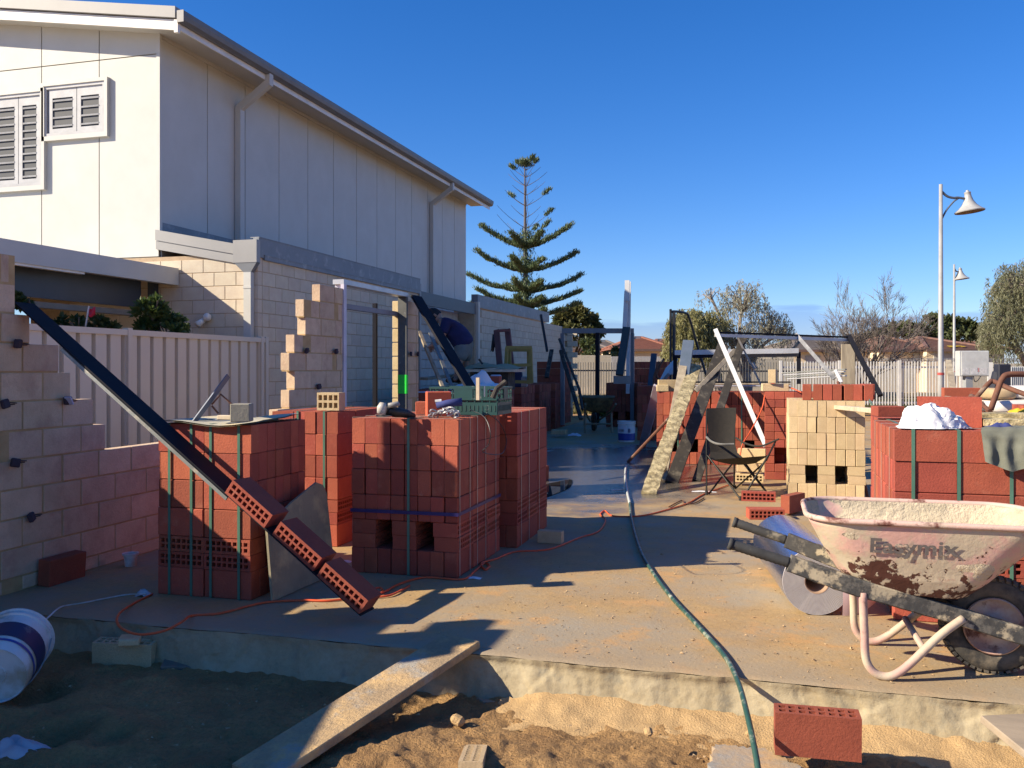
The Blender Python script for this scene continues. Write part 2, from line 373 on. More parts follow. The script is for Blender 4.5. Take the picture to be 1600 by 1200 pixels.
def greyedge(m):
    # bare grey concrete along the swept front edge, and pale trowelled smears
    t = m.node_tree; n = t.nodes; L = t.links; b = n['Principled BSDF']; g = n.new('ShaderNodeNewGeometry'); s = n.new('ShaderNodeSeparateXYZ'); L.new(g.outputs['Position'], s.inputs[0])
    q = n.new('ShaderNodeTexNoise'); q.inputs['Scale'].default_value = 2.6; q.inputs['Detail'].default_value = 7; q.inputs['Roughness'].default_value = .7; L.new(g.outputs['Position'], q.inputs['Vector'])
    a1 = n.new('ShaderNodeMath'); a1.operation = 'MULTIPLY_ADD'; a1.inputs[1].default_value = -1.6; L.new(q.outputs['Fac'], a1.inputs[0]); L.new(s.outputs['Y'], a1.inputs[2])
    r_ = n.new('ShaderNodeMapRange'); r_.inputs['From Min'].default_value = 3.62; r_.inputs['From Max'].default_value = 3.22; r_.inputs['To Max'].default_value = .6; L.new(a1.outputs[0], r_.inputs['Value'])
    x = n.new('ShaderNodeMix'); x.data_type = 'RGBA'; x.inputs[7].default_value = (.305, .25, .175, 1); L.new(r_.outputs[0], x.inputs[0]); L.new(b.inputs['Base Color'].links[0].from_socket, x.inputs[6]); 
    mp_ = n.new('ShaderNodeMapping'); mp_.inputs['Scale'].default_value = (3.2, .7, 1); mp_.inputs['Rotation'].default_value = (0, 0, .5); L.new(g.outputs['Position'], mp_.inputs[0])
    q2 = n.new('ShaderNodeTexNoise'); q2.inputs['Scale'].default_value = 1.5; q2.inputs['Detail'].default_value = 9; q2.inputs['Roughness'].default_value = .72; q2.inputs['Distortion'].default_value = .6; L.new(mp_.outputs[0], q2.inputs['Vector'])
    r2 = n.new('ShaderNodeMapRange'); r2.inputs['From Min'].default_value = .54; r2.inputs['From Max'].default_value = .66; r2.inputs['To Max'].default_value = .6; L.new(q2.outputs['Fac'], r2.inputs['Value'])
    x2 = n.new('ShaderNodeMix'); x2.data_type = 'RGBA'; x2.inputs[7].default_value = (.30, .235, .155, 1); L.new(r2.outputs[0], x2.inputs[0]); L.new(x.outputs[2], x2.inputs[6]); L.new(x2.outputs[2], b.inputs['Base Color'])
greyedge(SLABM)
wet(SLABM, -2.1, 11.8, 2.1, 4.0)
def gspace(lo, hi, fine_lo, fine_hi, st):
    a = np.arange(fine_lo, fine_hi+1e-6, st)
    l = fine_lo-np.geomspace(st*2, fine_lo-lo, 26)[::-1]; r = fine_hi+np.geomspace(st*2, hi-fine_hi, 26)
    return np.concatenate([l, a, r])
gx = gspace(-900, 900, -4.4, 1.6, 0.0125); gy = gspace(-60, 1500, 2.15, 4.0, 0.0125)
X_, Y_ = np.meshgrid(gx, gy, indexing='ij')
near = ((X_ > -5.5) & (X_ < 4.0) & (Y_ > -1.0) & (Y_ < 4.3)).astype(float)
def sm(a, b, x): t = np.clip((x-a)/(b-a), 0, 1); return t*t*(3-2*t)
Z_ = -0.16+0*X_
infront = 1-sm(3.75, 4.2, Y_)
Z_ = Z_-0.03*infront
rid = 0.5-np.abs(fbm(X_*5.5, Y_*7, 4, 61))*2.4
lump = 0.075*fbm(X_*2.2, Y_*2.2, 5, 3)+0.035*fbm(X_*8, Y_*8, 4, 9)+0.03*fbm(X_*26, Y_*26, 3, 21)+0.022*np.maximum(0, fbm(X_*17, Y_*17, 3, 71))+0.008*rid
Z_ = Z_+lump*near*infront
# crusted sunlit sand, higher towards the middle right, footprints and a wheel groove
Z_ += near*0.05*np.exp(-((X_+0.75)/0.9)**2-((Y_-2.9)/0.5)**2)
for fx, fy, fr, fd in ((-2.75, 3.0, 0.10, 0.07), (-2.55, 3.05, 0.07, 0.05), (-1.35, 2.95, 0.06, 0.06), (-0.62, 2.8, 0.05, 0.05), (-1.62, 2.62, 0.09, 0.06), (-3.2, 3.35, 0.12, 0.06), (-3.25, 2.8, 0.1, 0.05), (-2.2, 2.7, 0.12, 0.04), (-0.35, 3.0, 0.08, 0.05)):
    dd = np.sqrt((X_-fx)**2+((Y_-fy)*0.8)**2); Z_ -= near*fd*np.exp(-(dd/fr)**2)-near*0.35*fd*np.exp(-((dd-fr*1.7)/(fr*0.6))**2)
gl = (X_+0.33)+0.25*(Y_-2.7); Z_ -= near*0.045*np.exp(-(gl/0.022)**2)*(1-sm(3.0, 3.2, Y_)); Z_ += near*0.02*np.exp(-((np.abs(gl)-0.05)/0.02)**2)*(1-sm(3.0, 3.2, Y_))
mb = MB(); mb.grid(np.stack([X_, Y_, Z_], -1).swapaxes(0, 1)); gnd = mb.build('ground', SAND, smooth=True); tag(gnd, kind='structure')

# slab: flat top, edge slightly broken, plastered riser in front
SX0, SX1, SY0, SY1 = -4.36, 9.0, 3.92, 24.0
xs = np.concatenate([np.arange(SX0, 2.4, 0.0125), np.linspace(2.5, SX1, 12)])
edge = 0.05*fbm(xs*1.7, xs*0+1.5, 4, 5)+0.03*fbm(xs*8, xs*0+4, 4, 8)
top = []; ysl = [0, 0.02, 0.05, 0.1, 0.2, 0.5]
rows_ = []
for i, yo in enumerate(ysl):
    z = 0.002*fbm(xs*6, xs*0+yo*9, 3, 4) + (-0.006 if i == 0 else 0)
    rows_.append(np.stack([xs, SY0+edge*(1-yo/0.5)+yo, z], -1))
rows_.append(np.stack([xs, 0*xs+SY1, 0*xs], -1))
mb = MB(); mb.grid(np.stack(rows_, 0)); 
back = MB()
slab = mb.build('concrete_slab', SLABM, smooth=True); tag(slab, kind='structure')
RISER = M('riser_render', (0.38, 0.31, 0.19), (0.315, 0.255, 0.155), 5, 0.9, 0.6, 45, fine=0.3, fs=60, dirt=(0.40, 0.335, 0.215), ds=4, dth=0.55, dw=0.06, dirt2=(0.25, 0.22, 0.155), d2s=4.5, d2th=0.62)
zz = np.linspace(0, 1, 34); XX, TT = np.meshgrid(xs, zz, indexing='ij'); E2 = np.repeat(edge[:, None], len(zz), 1)
mask = (XX < 2.4)
step = fbm(XX*1.6, TT*1.2, 3, 40)
ter = np.where(step > 0.02, 0.022, 0)+np.where(step < -0.12, -0.018, 0)
s2 = fbm(XX*3.7+TT*1.3, TT*1.8, 3, 47); ter = ter+np.where(s2 > 0.06, 0.013, 0)+np.where(s2 < -0.13, -0.012, 0)
lap = 0.008*np.floor(4*fbm(XX*1.9+TT*0.5, TT*0.45+XX*0.6, 2, 83))+0.006*np.floor(4*fbm(XX*3.9-TT*.6, TT*0.7-XX*1.1, 2, 85))
crk = np.abs(fbm(XX*1.3, TT*0.5, 2, 52)-0.03); ter = ter-0.03*np.exp(-(crk/0.008)**2)     # overlapping trowelled patches
YY = SY0+E2-0.006-0.09*TT**1.6-0.016*fbm(XX*3.0, TT*1.5, 4, 14)*(TT+0.1)-0.006*fbm(XX*14, TT*5, 3, 15)-0.007*fbm(XX*50, TT*18, 3, 16)-lap*sm(0, 0.12, TT)
ZZ = -0.006-0.30*TT+0.012*fbm(XX*9, XX*0+2, 3, 91)*(TT < .02)
mb = MB(); mb.grid(np.stack([XX, YY, ZZ], -1)); rz = mb.build('slab_riser', RISER, smooth=True); tag(rz, kind='structure')
# old footing concrete that shows at the foot of the riser
FOOT = M('footing_concrete', (0.27, 0.26, 0.24), (0.22, 0.21, 0.19), 8, 0.9, 0.6, 50, dirt=(0.46, 0.30, 0.15), ds=4, dth=0.50, dw=0.1, fine=0.2)
def slabshape(name, corners, z0, z1, m, seed, sub=14):
    """a broken-edged sheet of concrete; corners are (x, y)"""
    pts = []
    n = len(corners)
    for i in range(n):
        a, b = Vector(corners[i]), Vector(corners[(i+1) % n])
        for k in range(sub):
            t = k/sub; p = a.lerp(b, t); r_ = random.Random(seed*1000+i*50+k)
            pts.append((p.x+r_.uniform(-.012, .012), p.y+r_.uniform(-.012, .012)))
    mb = MB(); mb.prism(pts, z0, z1); return mb.build(name, m)
gz = -0.195
fc = [G(735, 1085, gz), G(1110, 1128, gz), G(1105, 1158, gz), G(770, 1105, gz)]
tag(slabshape('footing_concrete', [(p.x, p.y) for p in fc], -0.32, gz, FOOT, 3), kind='structure')
fc = [G(1118, 1162, -0.15), G(1195, 1170, -0.15), G(1280, 1212, -0.15), G(1105, 1205, -0.15)]
tag(slabshape('footing_concrete', [(p.x, p.y) for p in fc], -0.32, -0.15, FOOT, 4), kind='structure')
ledge = [G(790, 1085, -0.13), G(1210, 1112, -0.13), G(1460, 1172, -0.11), G(1600, 1215, -0.11), G(1200, 1190, -0.13), G(1110, 1150, -0.14)]
SANDL = M('loose_sand', (0.54, 0.36, 0.17), (0.46, 0.30, 0.14), 12, 0.97, 0.9, 120, fine=0.2, bdist=0.012)
# loose mortar sand banked against the riser
xs2 = np.arange(-1.15, 1.6, 0.02); ts = np.linspace(0, 1, 14); XX, TT = np.meshgrid(xs2, ts, indexing='ij')
hb = 0.0+0.05*fbm(XX*2.2, XX*0, 3, 31)
YY = SY0-0.02-0.30*TT+0.05*fbm(XX*3, TT*2, 3, 33); ZZ = -0.185+(0.045+hb)*(1-TT)**1.1*sm(0, 0.25, XX+1.15)+0.03*fbm(XX*12, TT*5, 4, 35)+0.022*fbm(XX*38, TT*14, 3, 36)-0.02*TT
mb = MB(); mb.grid(np.stack([XX, YY, ZZ], -1)); tag(mb.build('sand_bank', SANDL, smooth=True), kind='structure')
# puddles on the slab
WATER = M('puddle_water', (0.03, 0.03, 0.03), None, 3, 0.0, 0, 8, spec=0.9)
def puddle(pts, z=0.004):
    q = [G(*p) for p in pts]; s_ = bez([(p.x, p.y, 0) for p in q]+[(q[0].x, q[0].y, 0)], 5)[:-1]
    mb = MB(); n = len(s_); mb.add([(p.x, p.y, z+0.0015) for p in s_], [tuple(range(n))])
    tag(mb.build('puddle', WATER), kind='structure')
puddle([(838, 760), (868, 754), (893, 750), (890, 762), (868, 772), (852, 777), (832, 776)])
# crumbs of mortar, brick chips and grit on the slab and sand: uncountable
mb = MB(); mb2 = MB()
def crumb(mb, p, s_):
    r_ = random; q = [Vector((r_.uniform(-1, 1), r_.uniform(-1, 1), r_.uniform(-.6, .6))).normalized()*s_*r_.uniform(.6, 1.2) for _ in range(5)]
    mb.add([(p[0]+a.x, p[1]+a.y, p[2]+abs(a.z)) for a in q], [(0, 1, 2), (0, 2, 3), (0, 3, 4), (1, 2, 4), (2, 3, 4), (0, 1, 4)])
for i in range(4000):
    x = random.uniform(-2.6, 1.4); y = 3.95+abs(random.gauss(0, 2.2))
    if y < 9: crumb(mb, (x, y, 0.001), abs(random.gauss(0, 0.0035))+0.0016)
for i in range(110):
    x = random.uniform(-1.6, 1.3); y = random.uniform(3.97, 6.5); crumb(mb, (x, y, 0.002), random.uniform(.006, .013))
for i in range(900):
    x = random.uniform(-3.4, 1.4); y = random.uniform(2.3, 3.85); crumb(mb, (x, y, -0.20+random.uniform(0, .03)), random.uniform(.003, .012))
CR = M('grit', (0.50, 0.37, 0.20), (0.36, 0.22, 0.12), 40, 0.95, 0)
tag(mb.build('grit', CR), kind='stuff')
# ------------------------------------------------------------------ neighbour's two-storey house
XU, XB, YF = -7.48, -6.04, 9.83       # upper long wall, lower long wall, front wall
house = thing('house', 'two-storey cream clad house with grey steel roof behind the metal fence', 'house', (-7.5, 10, -0.15))
YR = 22.1; ZT = 5.62
# upper walls: separate cladding sheets with recessed joints over a backing
mb = MB(); mb.box((-13.0, YF+0.02, 2.4), (XU-0.02, YR-0.02, 5.60)); mb.box((-13.0, YF+0.02, 5.60), (-8.3, YR-0.02, 5.9)); mb.build('wall_core', M('joint_grey', (0.30, 0.28, 0.24), None, 3, 0.8, 0), house)
def roofz(x): return 5.64+(XU-x)*0.155      # underside of the raked roof
jx = [XU]+[PY(px, 200, YF).x for px in (155, 65, -25, -115, -205, -330)]
zb = 2.745
w2 = (PY(72, 124, YF), PY(170, 212, YF)); 
W1 = (PY(-110, 146, YF).x, PY(69, 146, YF).x, PY(40, 292, YF).z, PY(40, 147, YF).z)   # big window
W2 = (PY(72, 130, YF).x, PY(167, 130, YF).x, PY(120, 211, YF).z, PY(120, 132, YF).z)   # small window
zl = PY(120, 98, YF).z                      # horizontal joint
def sheet(x0, x1, z0, z1a, z1b):
    g = 0.007
    mb = MB(); y0, y1 = YF, YF+0.012
    a = [(x0+g, z0+g), (x1-g, z0+g), (x1-g, z1b-g), (x0+g, z1a-g)]
    mb.add([(x, y0, z) for x, z in a]+[(x, y1, z) for x, z in a], [(0, 1, 2, 3), (7, 6, 5, 4), (0, 4, 5, 1), (1, 5, 6, 2), (2, 6, 7, 3), (3, 7, 4, 0)])
    mb.build('cladding_panel', CLAD, house)
for a, b in zip(jx[1:], jx[:-1]):
    sheet(a, b, zl, roofz(a), roofz(b)); sheet(a, b, zb, zl, zl)
mb = MB(); mb.box((XU-0.03, YF-0.012, zb+.3), (XU+0.022, YF+0.04, ZT+.02)); mb.build('corner_trim', CLAD, house)
# long upper wall sheets
jy = [YF+0.05]+[PX(px, 200, XU).y for px in (324, 383, 436, 481, 521, 557, 589, 618, 643, 668, 691, 710)]+[YR]
for a, b in zip(jy[:-1], jy[1:]):
    mb = MB(); mb.box((XU-0.012, a+0.008, 2.6), (XU, b-0.008, 5.60)); mb.build('cladding_panel', CLAD, house)
mb = MB(); mb.box((XU, YF+.05, 5.555), (XU+0.018, YR, 5.60)); mb.build('soffit_bead', CLAD, house)
# soffit, fascia, gutter, raked roof
XE = -6.97; YE0, YE1 = 9.50, 22.55
sof = MB(); sof.box((XU, YE0+.06, 5.60), (XE-.02, YE1-.04, 5.615))
sof.add([(XU, YE0+.06, 5.602), (XU, YF+.012, 5.602), (-13, YF+.012, roofz(-13)-.04), (-13, YE0+.06, roofz(-13)-.04)], [(0, 1, 2, 3)]); sof.build('soffit', CLAD, house)
mb = MB(); mb.box((XE-0.02, YE0+.05, 5.50), (XE, YE1, 5.62)); mb.build('fascia', WHITE, house)
GUT = M('dark_gutter', (0.15, 0.155, 0.165), (0.12, 0.125, 0.135), 3, 0.45, 0.03, 20)
gp = [(0.0, 0.0), (0.05, 0.0), (0.085, 0.03), (0.10, 0.08), (0.105, 0.135), (0.095, 0.14), (0.0, 0.14)]
mb = MB(); m = Matrix(((1, 0, 0, XE+.002), (0, 0, 1, YE0), (0, 1, 0, 5.575), (0, 0, 0, 1))); mb.prism(gp, 0, YE1-YE0, 0, m); mb.build('gutter', GUT, house)
mb = MB(); mb.box((XE+.004, YE0-.008, 5.575), (XE+.10, YE0, 5.72)); mb.build('gutter_end', FLASH, house)
rise = (-13-XE)*-0.155
def raked(name, y0, y1, z0, z1, m_, x0=XE, x1=-13.0):
    mb = MB(); a = (x0, 5.62+z0), (x1, 5.62+rise+z0), (x1, 5.62+rise+z1), (x0, 5.62+z1)
    mb.add([(x, y0, z) for x, z in a]+[(x, y1, z) for x, z in a], [(0, 1, 2, 3), (7, 6, 5, 4), (0, 4, 5, 1), (1, 5, 6, 2), (2, 6, 7, 3), (3, 7, 4, 0)]); return mb.build(name, m_, house)
raked('roof', YE0+.05, YE1, 0.07, 0.12, ROOF)
raked('barge_board', YE0+.03, YE0+.06, -0.13, 0.0, WHITE)
raked('barge_cap', YE0-.01, YE0+.09, 0.015, 0.155, FLASH, XE-.02)
mb = MB(); mb.box((XE-.05, YE0+.01, 5.46), (XE+.003, YE0+.058, 5.62)); mb.build('barge_end', WHITE, house)
for i in range(34):
    y = YE0+.3+i*0.38
    if y < YE1-.05:
        mb = MB(); a = (XE-.25, 5.745), (-13, 5.745+rise)
        mb.add([(a[0][0], y, a[0][1]), (a[0][0], y+.03, a[0][1]), (a[1][0], y+.03, a[1][1]), (a[1][0], y, a[1][1]), (a[0][0], y, a[0][1]+.008), (a[0][0], y+.03, a[0][1]+.008), (a[1][0], y+.03, a[1][1]+.008), (a[1][0], y, a[1][1]+.008)], [(4, 5, 6, 7), (0, 1, 5, 4), (1, 2, 6, 5), (2, 3, 7, 6), (3, 0, 4, 7)]); mb.build('roof_rib', ROOF, house)
# downpipes on the long wall with an offset to the gutter
def downpipe(ypipe, z0):
    mb = MB(); x = XU+0.055
    mb.box((x-.045, ypipe-.05, z0), (x+.045, ypipe+.05, 5.16)); mb.beam((x, ypipe, 5.13), (XE+.03, ypipe-.0, 5.46), .10, .09, up=(0, 1, 0)); mb.box((XE+.005, ypipe-.05, 5.42), (XE+.07, ypipe+.05, 5.60))
    mb.build('downpipe', CLAD, house)
downpipe(PX(374, 250, XU+.05).y, 2.85); downpipe(PX(675, 380, XU+.05).y, 2.6)
# windows: frame, glass, plantation shutters
PANE = bpy.data.materials.new('window_pane'); PANE.use_nodes = True
pn = PANE.node_tree.nodes; pl_ = PANE.node_tree.links; pn.remove(pn['Principled BSDF']); q1 = pn.new('ShaderNodeBsdfTransparent'); q1.inputs['Color'].default_value = (.86, .89, .92, 1); q2 = pn.new('ShaderNodeBsdfGlossy'); q2.inputs['Roughness'].default_value = .03; q2.inputs['Color'].default_value = (.9, .95, 1, 1); q3 = pn.new('ShaderNodeMixShader'); q3.inputs[0].default_value = .09
pl_.new(q1.outputs[0], q3.inputs[1]); pl_.new(q2.outputs[0], q3.inputs[2]); pl_.new(q3.outputs[0], pn['Material Output'].inputs['Surface'])
def window(x0, x1, z0, z1, mull, cols):
    yo = YF-.052
    fr = MB()
    for (a, b, c, d) in ((x0-.045, x1+.045, z0-.06, z0), (x0-.045, x1+.045, z1, z1+.045), (x0-.045, x0, z0, z1), (x1, x1+.045, z0, z1)):
        fr.box((a, yo, c), (b, YF, d))
    f = fr.build('window', CLAD, house)
    s = MB()
    for (a, b, c, d) in ((x0, x1, z0, z0+.04), (x0, x1, z1-.04, z1), (x0, x0+.04, z0+.04, z1-.04), (x1-.04, x1, z0+.04, z1-.04)):
        s.box((a, yo+.016, c), (b, YF-.002, d))
    s.build('sash', M('sash_white', (.46, .46, .46), None, 3, .4, 0), f)
    sh = MB()
    for (a, b) in cols:
        sh.box((a, YF-.018, z0+.04), (a+.06, YF-.005, z1-.04)); sh.box((b-.06, YF-.018, z0+.04), (b, YF-.005, z1-.04))
        sh.box((a+.06, YF-.018, z0+.04), (b-.06, YF-.005, z0+.10)); sh.box((a+.06, YF-.018, z1-.16), (b-.06, YF-.005, z1-.04))
        n = max(3, int((z1-z0-.28)/.095))
        for k in range(n):
            z = z0+.135+(z1-z0-.33)*k/(n-1); sh.beam((a+.06, YF-.0145, z), (b-.06, YF-.0145, z), .018, .022, up=(0, -0.3, 1))
    sh.build('shutter', M('shutter_white', (.44, .45, .46), None, 6, .5, 0), f)
    g = MB(); g.box((x0+.01, YF-.0045, z0+.01), (x1-.01, YF-.0035, z1-.01)); g.build('shutter_gap_shade', M('shutter_gap_shade', (0.035, 0.042, 0.055), None, 2, 0.6, 0), f)  # dark sheet, its colour standing in for the shade between slats
    g = MB(); g.box((x0+.038, yo+.024, z0+.038), (x1-.038, yo+.027, z1-.038)); g.build('pane', PANE, f) if False else None
    return f
xm = PY(121, 180, YF).x
window(*W2, [], [(W2[0]+.06, xm), (xm+.01, W2[1]-.05)])
xm1 = PY(30, 180, YF).x
window(*W1, [], [(PY(-105, 200, YF).x, PY(-40, 200, YF).x), (PY(-38, 200, YF).x, xm1), (xm1+.01, W1[1]-.05)])
# lower brick walls: bricks laid one by one over a mortar core
HL, HC = 0.3145, 0.172
HBM = solid_brick('house_brick_mesh', HL-.008, 0.09, HC-.008, HBRICK, 0.003)
zb0 = 2.69-16*HC
mb = MB(); mb.box((-9.5, YF+.006, -0.2), (XB-.006, YF+.1, zb-.005)); mb.box((XB-.1, YF+.1, -0.2), (XB-.006, 15.18, 2.69)); mb.build('mortar', HMORTAR, house)
nb = 0
for r_ in range(5, 16):
    z = zb0+HC*(r_+.5); off = (r_ % 2)*HL/2
    k = 0
    while True:                                    # front wall, running left from the corner
        x1 = XB-k*HL-(off if k else 0)
        ln = HL if not (k == 0 and off) else HL/2
        x1 = XB-(k*HL-(HL/2 if (off and k) else 0))
        if x1 < -8.6: break
        xc = x1-ln/2
        inst('brick', HBM, T(xc, YF+.045, z) @ Matrix.Diagonal((ln/HL if ln == HL else .494, 1, 1, 1)), house); nb += 1; k += 1
    for k in range(17):                            # long wall
        y = YF+.095+HL*k+off+HL/2
        if y > 15.1: continue
        if nb < 292: inst('brick', HBM, T(XB-.045, y, z) @ RZ90, house); nb += 1
    if off: mb_ = None
for r_ in range(5, 16, 1):
    if r_ % 2 == 1:
        z = zb0+HC*(r_+.5)
        if nb < 299: inst('brick', HBM, T(XB-.045, YF+.092+HL/4, z) @ RZ90 @ Matrix.Diagonal((.48, 1, 1, 1)), house); nb += 1
low = MB()
for r_ in range(0, 5):
    z = zb0+HC*(r_+.5); off = (r_ % 2)*HL/2
    for k in range(17):
        y = YF+.095+HL*k+off+HL/2
        if y < 15.1: low.cbox(.09, HL-.008, HC-.008, .003, 0, T(XB-.045, y, z))
    for k in range(8): low.cbox(HL-.008, .09, HC-.008, .003, 0, T(XB-off-HL*(k+.5), YF+.045, z))
tag(low.build('brick_course', HBRICK, house), kind='stuff')
# skillion strip between the storeys: capping, rainhead, downpipe
def capping(mat, y0, y1, x, z0, z1, t=.02, name='parapet_capping'):
    mb = MB(); mb.box((x-.06, y0, z0), (x+t, y1, z1)); mb.box((x-.10, y0, z1), (x+t+.006, y1, z1+.012)); return mb.build(name, mat, house)
capping(DFLASH, YF-.02, 15.2, XB, 2.69, 2.93); capping(DFLASH, YF+.1, 15.2, XB+.02, 2.665, 2.72, .012, 'capping_drip')
def rake2(z0l, z1l, z0r, z1r, y0, y1, name, m_):
    xl, xr_ = XU-.03, XB-.28
    mb = MB(); a = (xl, z0l), (xr_, z0r), (xr_, z1r), (xl, z1l)
    mb.add([(x, y0, z) for x, z in a]+[(x, y1, z) for x, z in a], [(0, 1, 2, 3), (7, 6, 5, 4), (0, 4, 5, 1), (1, 5, 6, 2), (2, 6, 7, 3), (3, 7, 4, 0)]); mb.build(name, m_, house)
rake2(2.955, 3.09, 2.73, 2.86, YF-.035, YF-.003, 'barge_flashing', FLASH); rake2(2.84, 2.952, 2.62, 2.727, YF-.022, YF-.003, 'barge_flashing', FLASH)
rake2(2.96, 2.99, 2.74, 2.78, YF, 15.2, 'strip_roof', NAVY)
mb = MB(); mb.box((XB-.30, YF-.09, 2.62), (XB+.03, YF-.004, 2.90)); 
mb.add([(XB-.29, YF-.085, 2.62), (XB+.028, YF-.085, 2.62), (XB+.028, YF-.004, 2.62), (XB-.29, YF-.004, 2.62), (XB-.16, YF-.075, 2.5), (XB-.06, YF-.075, 2.5), (XB-.06, YF-.004, 2.5), (XB-.16, YF-.004, 2.5)], [(0, 1, 5, 4), (1, 2, 6, 5), (3, 0, 4, 7)], 1)
mb.build('rainhead', [FLASH, ROOF], house)
mb = MB(); mb.box((XB-.155, YF-.085, -.2), (XB-.055, YF-.006, 2.5)); mb.box((XB-.16, YF-.09, 2.30), (XB-.05, YF-.004, 2.33)); mb.build('downpipe', CLAD, house)
mb = MB(); mb.box((XU+.003, YF+.03, 2.7), (XU+.02, 15.2, 3.19)); mb.build('apron_flashing', DFLASH, house)
# sensor light
p = PY(325, 496, YF); mb = MB(); mb.lathe([(0, 0), (.035, 0), (.05, .05), (.05, .09), (0, .10)], 14, 0, frame(p, (0, 0, 1), z=(0.5, -1, .1)) ); mb.tube([p+V(0, 0, -.02), p+V(-.03, -.06, -.05)], .018, 8)
mb.tube([p+V(-.02, -.05, -.03), p+V(-.07, -.13, -.10)], [.03, .045], 12); mb.build('security_light', WHITE, house, smooth=True)
# navy beam beyond the brick strip and the recessed wall below
mb = MB(); mb.box((XB-.08, 15.30, 2.49), (XB-.02, 18.55, 2.73)); mb.build('carport_beam', NAVY, house)
mb = MB(); mb.box((XB-.10, 15.22, -.2), (XB+.0, 15.30, 2.86)); mb.build('carport_post', FLASH, house)
mb = MB(); mb.box((XB-.06, 18.6, -.2), (XB+.03, 18.72, 2.77)); mb.build('carport_post', FENCE, house)
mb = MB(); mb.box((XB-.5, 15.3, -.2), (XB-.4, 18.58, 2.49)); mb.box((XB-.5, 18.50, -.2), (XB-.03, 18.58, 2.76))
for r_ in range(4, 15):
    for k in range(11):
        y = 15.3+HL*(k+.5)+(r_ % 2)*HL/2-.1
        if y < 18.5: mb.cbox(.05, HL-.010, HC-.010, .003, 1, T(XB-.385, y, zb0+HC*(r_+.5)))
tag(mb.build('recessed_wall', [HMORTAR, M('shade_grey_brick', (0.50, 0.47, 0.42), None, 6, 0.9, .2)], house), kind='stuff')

# brick boundary wall beyond the house, with a steel flashing
bw = thing('boundary_wall', 'long cream brick boundary wall with grey capping behind the yellow trestle', 'wall', (XB, 22, -.15))
core = MB(); core.box((XB-.10, 18.75, -.2), (XB-.008, 27.2, 2.62)); core.box((XB-.1, 27.2, -.2), (XB+.30, 27.3, 2.5)); core.build('mortar', HMORTAR, bw)
nb = 0; far = MB()
for r_ in range(13, -1, -1):
    z = 0.21+HC*(r_+.5)
    for k in range(27):
        y = 18.76+HL*(k+.5)+(r_ % 2)*HL/2
        if y > 27.1: continue
        if r_ >= 4 and nb < 262: inst('brick', HBM, T(XB-.045, y, z) @ RZ90, bw); nb += 1
        else: far.cbox(.09, HL-.008, HC-.008, .003, 0, T(XB-.045, y, z))
for r_ in range(14):
    for k in range(4):
        x = XB+HL*(k+.5)-(r_ % 2)*HL/2
        if XB < x < XB+.4: far.cbox(HL-.008, .09, HC-.008, .003, 0, T(x, 27.16, 0.1+HC*(r_+.5)))
tag(far.build('brick_course', HBRICK, bw), kind='stuff')
mb = MB(); mb.box((XB-.2, 18.8, 2.66), (XB-.05, 25.6, 2.95)); mb.build('capping', DFLASH, bw)

# ------------------------------------------------------------------ neighbour's patio and metal fence
patio = thing('patio_cover', 'low patio cover with cream edge beam and dark blind left of the house', 'patio', (-7.4, 7, -.15))
xp = PY(279, 437, YF-.02).x
mb = MB(); mb.box((xp-.10, 4.2, 2.37), (xp, YF-.015, 2.585)); mb.build('edge_beam', CLAD, patio)
mb = MB(); mb.box((-11.5, 4.2, 2.53), (xp-.1, YF-.02, 2.57)); mb.build('patio_roof', M('patio_sheet', (0.7, .68, .62), None, 3, .5, 0), patio)
mb = MB(); mb.box((xp-.09, 4.3, 2.345), (xp-.02, 8.2, 2.37)); mb.build('reflection_strip', WHITE, patio)  # white strip painted in for the bright reflection under the beam
mb = MB(); mb.box((xp-.38, 4.3, 2.07), (xp-.34, YF-.3, 2.53)); mb.build('rolled_blind', NAVY, patio)
mb = MB(); mb.box((xp-.42, 4.3, 1.965), (xp-.32, YF-.4, 2.03)); mb.build('rail', M('patio_rail', (.25, .21, .17), None, 5, .7, 0), patio)
mb = MB(); mb.box((-11.4, 4.3, -.2), (-10.6, YF-.02, 2.5)); mb.build('back_wall', DARK, patio)  # near-black colour stands in for the deep shade under the cover
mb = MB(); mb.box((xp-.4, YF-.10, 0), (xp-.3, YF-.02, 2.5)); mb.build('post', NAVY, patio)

fence = thing('metal_fence', 'cream ribbed metal panel fence between the two building sites', 'fence', (-5.9, 7, -.2))
XFN = -5.9; pit = 0.194; FY0, FY1, FZ = 3.4, 9.76, 1.64
posts = [PX(200, 560, XFN).y+0*2.36-2*2.36, PX(200, 560, XFN).y-2.36, PX(200, 560, XFN).y, PX(200, 560, XFN).y+2.36, FY1]
posts = [q for q in posts if q <= FY1]
for a, b in zip(posts[:-1], posts[1:]):
    mb = MB(); y = a; A = []
    prof = [(0, 0), (.128, 0), (.134, -.045), (.176, -.045), (.182, 0), (.194, 0)]
    pts = []
    n = int((b-a)/pit)+1
    for i in range(n):
        for q in prof[:-1]:
            yy = a+i*pit+q[0]
            if yy < b: pts.append((XFN+q[1], yy))
    pts.append((XFN, b))
    mb.grid(np.array([[(x, y, -.2), (x, y, FZ)] for x, y in pts])); mb.build('ribbed_sheet', FENCE, fence)
    mb = MB(); mb.box((XFN-.04, a, FZ-.01), (XFN+.022, b, FZ+.045)); mb.build('top_rail', FENCE, fence)
for q in posts:
    mb = MB(); mb.box((XFN-.04, q-.03, -.2), (XFN+.03, q+.03, FZ+.06)); mb.build('post', FENCE, fence)

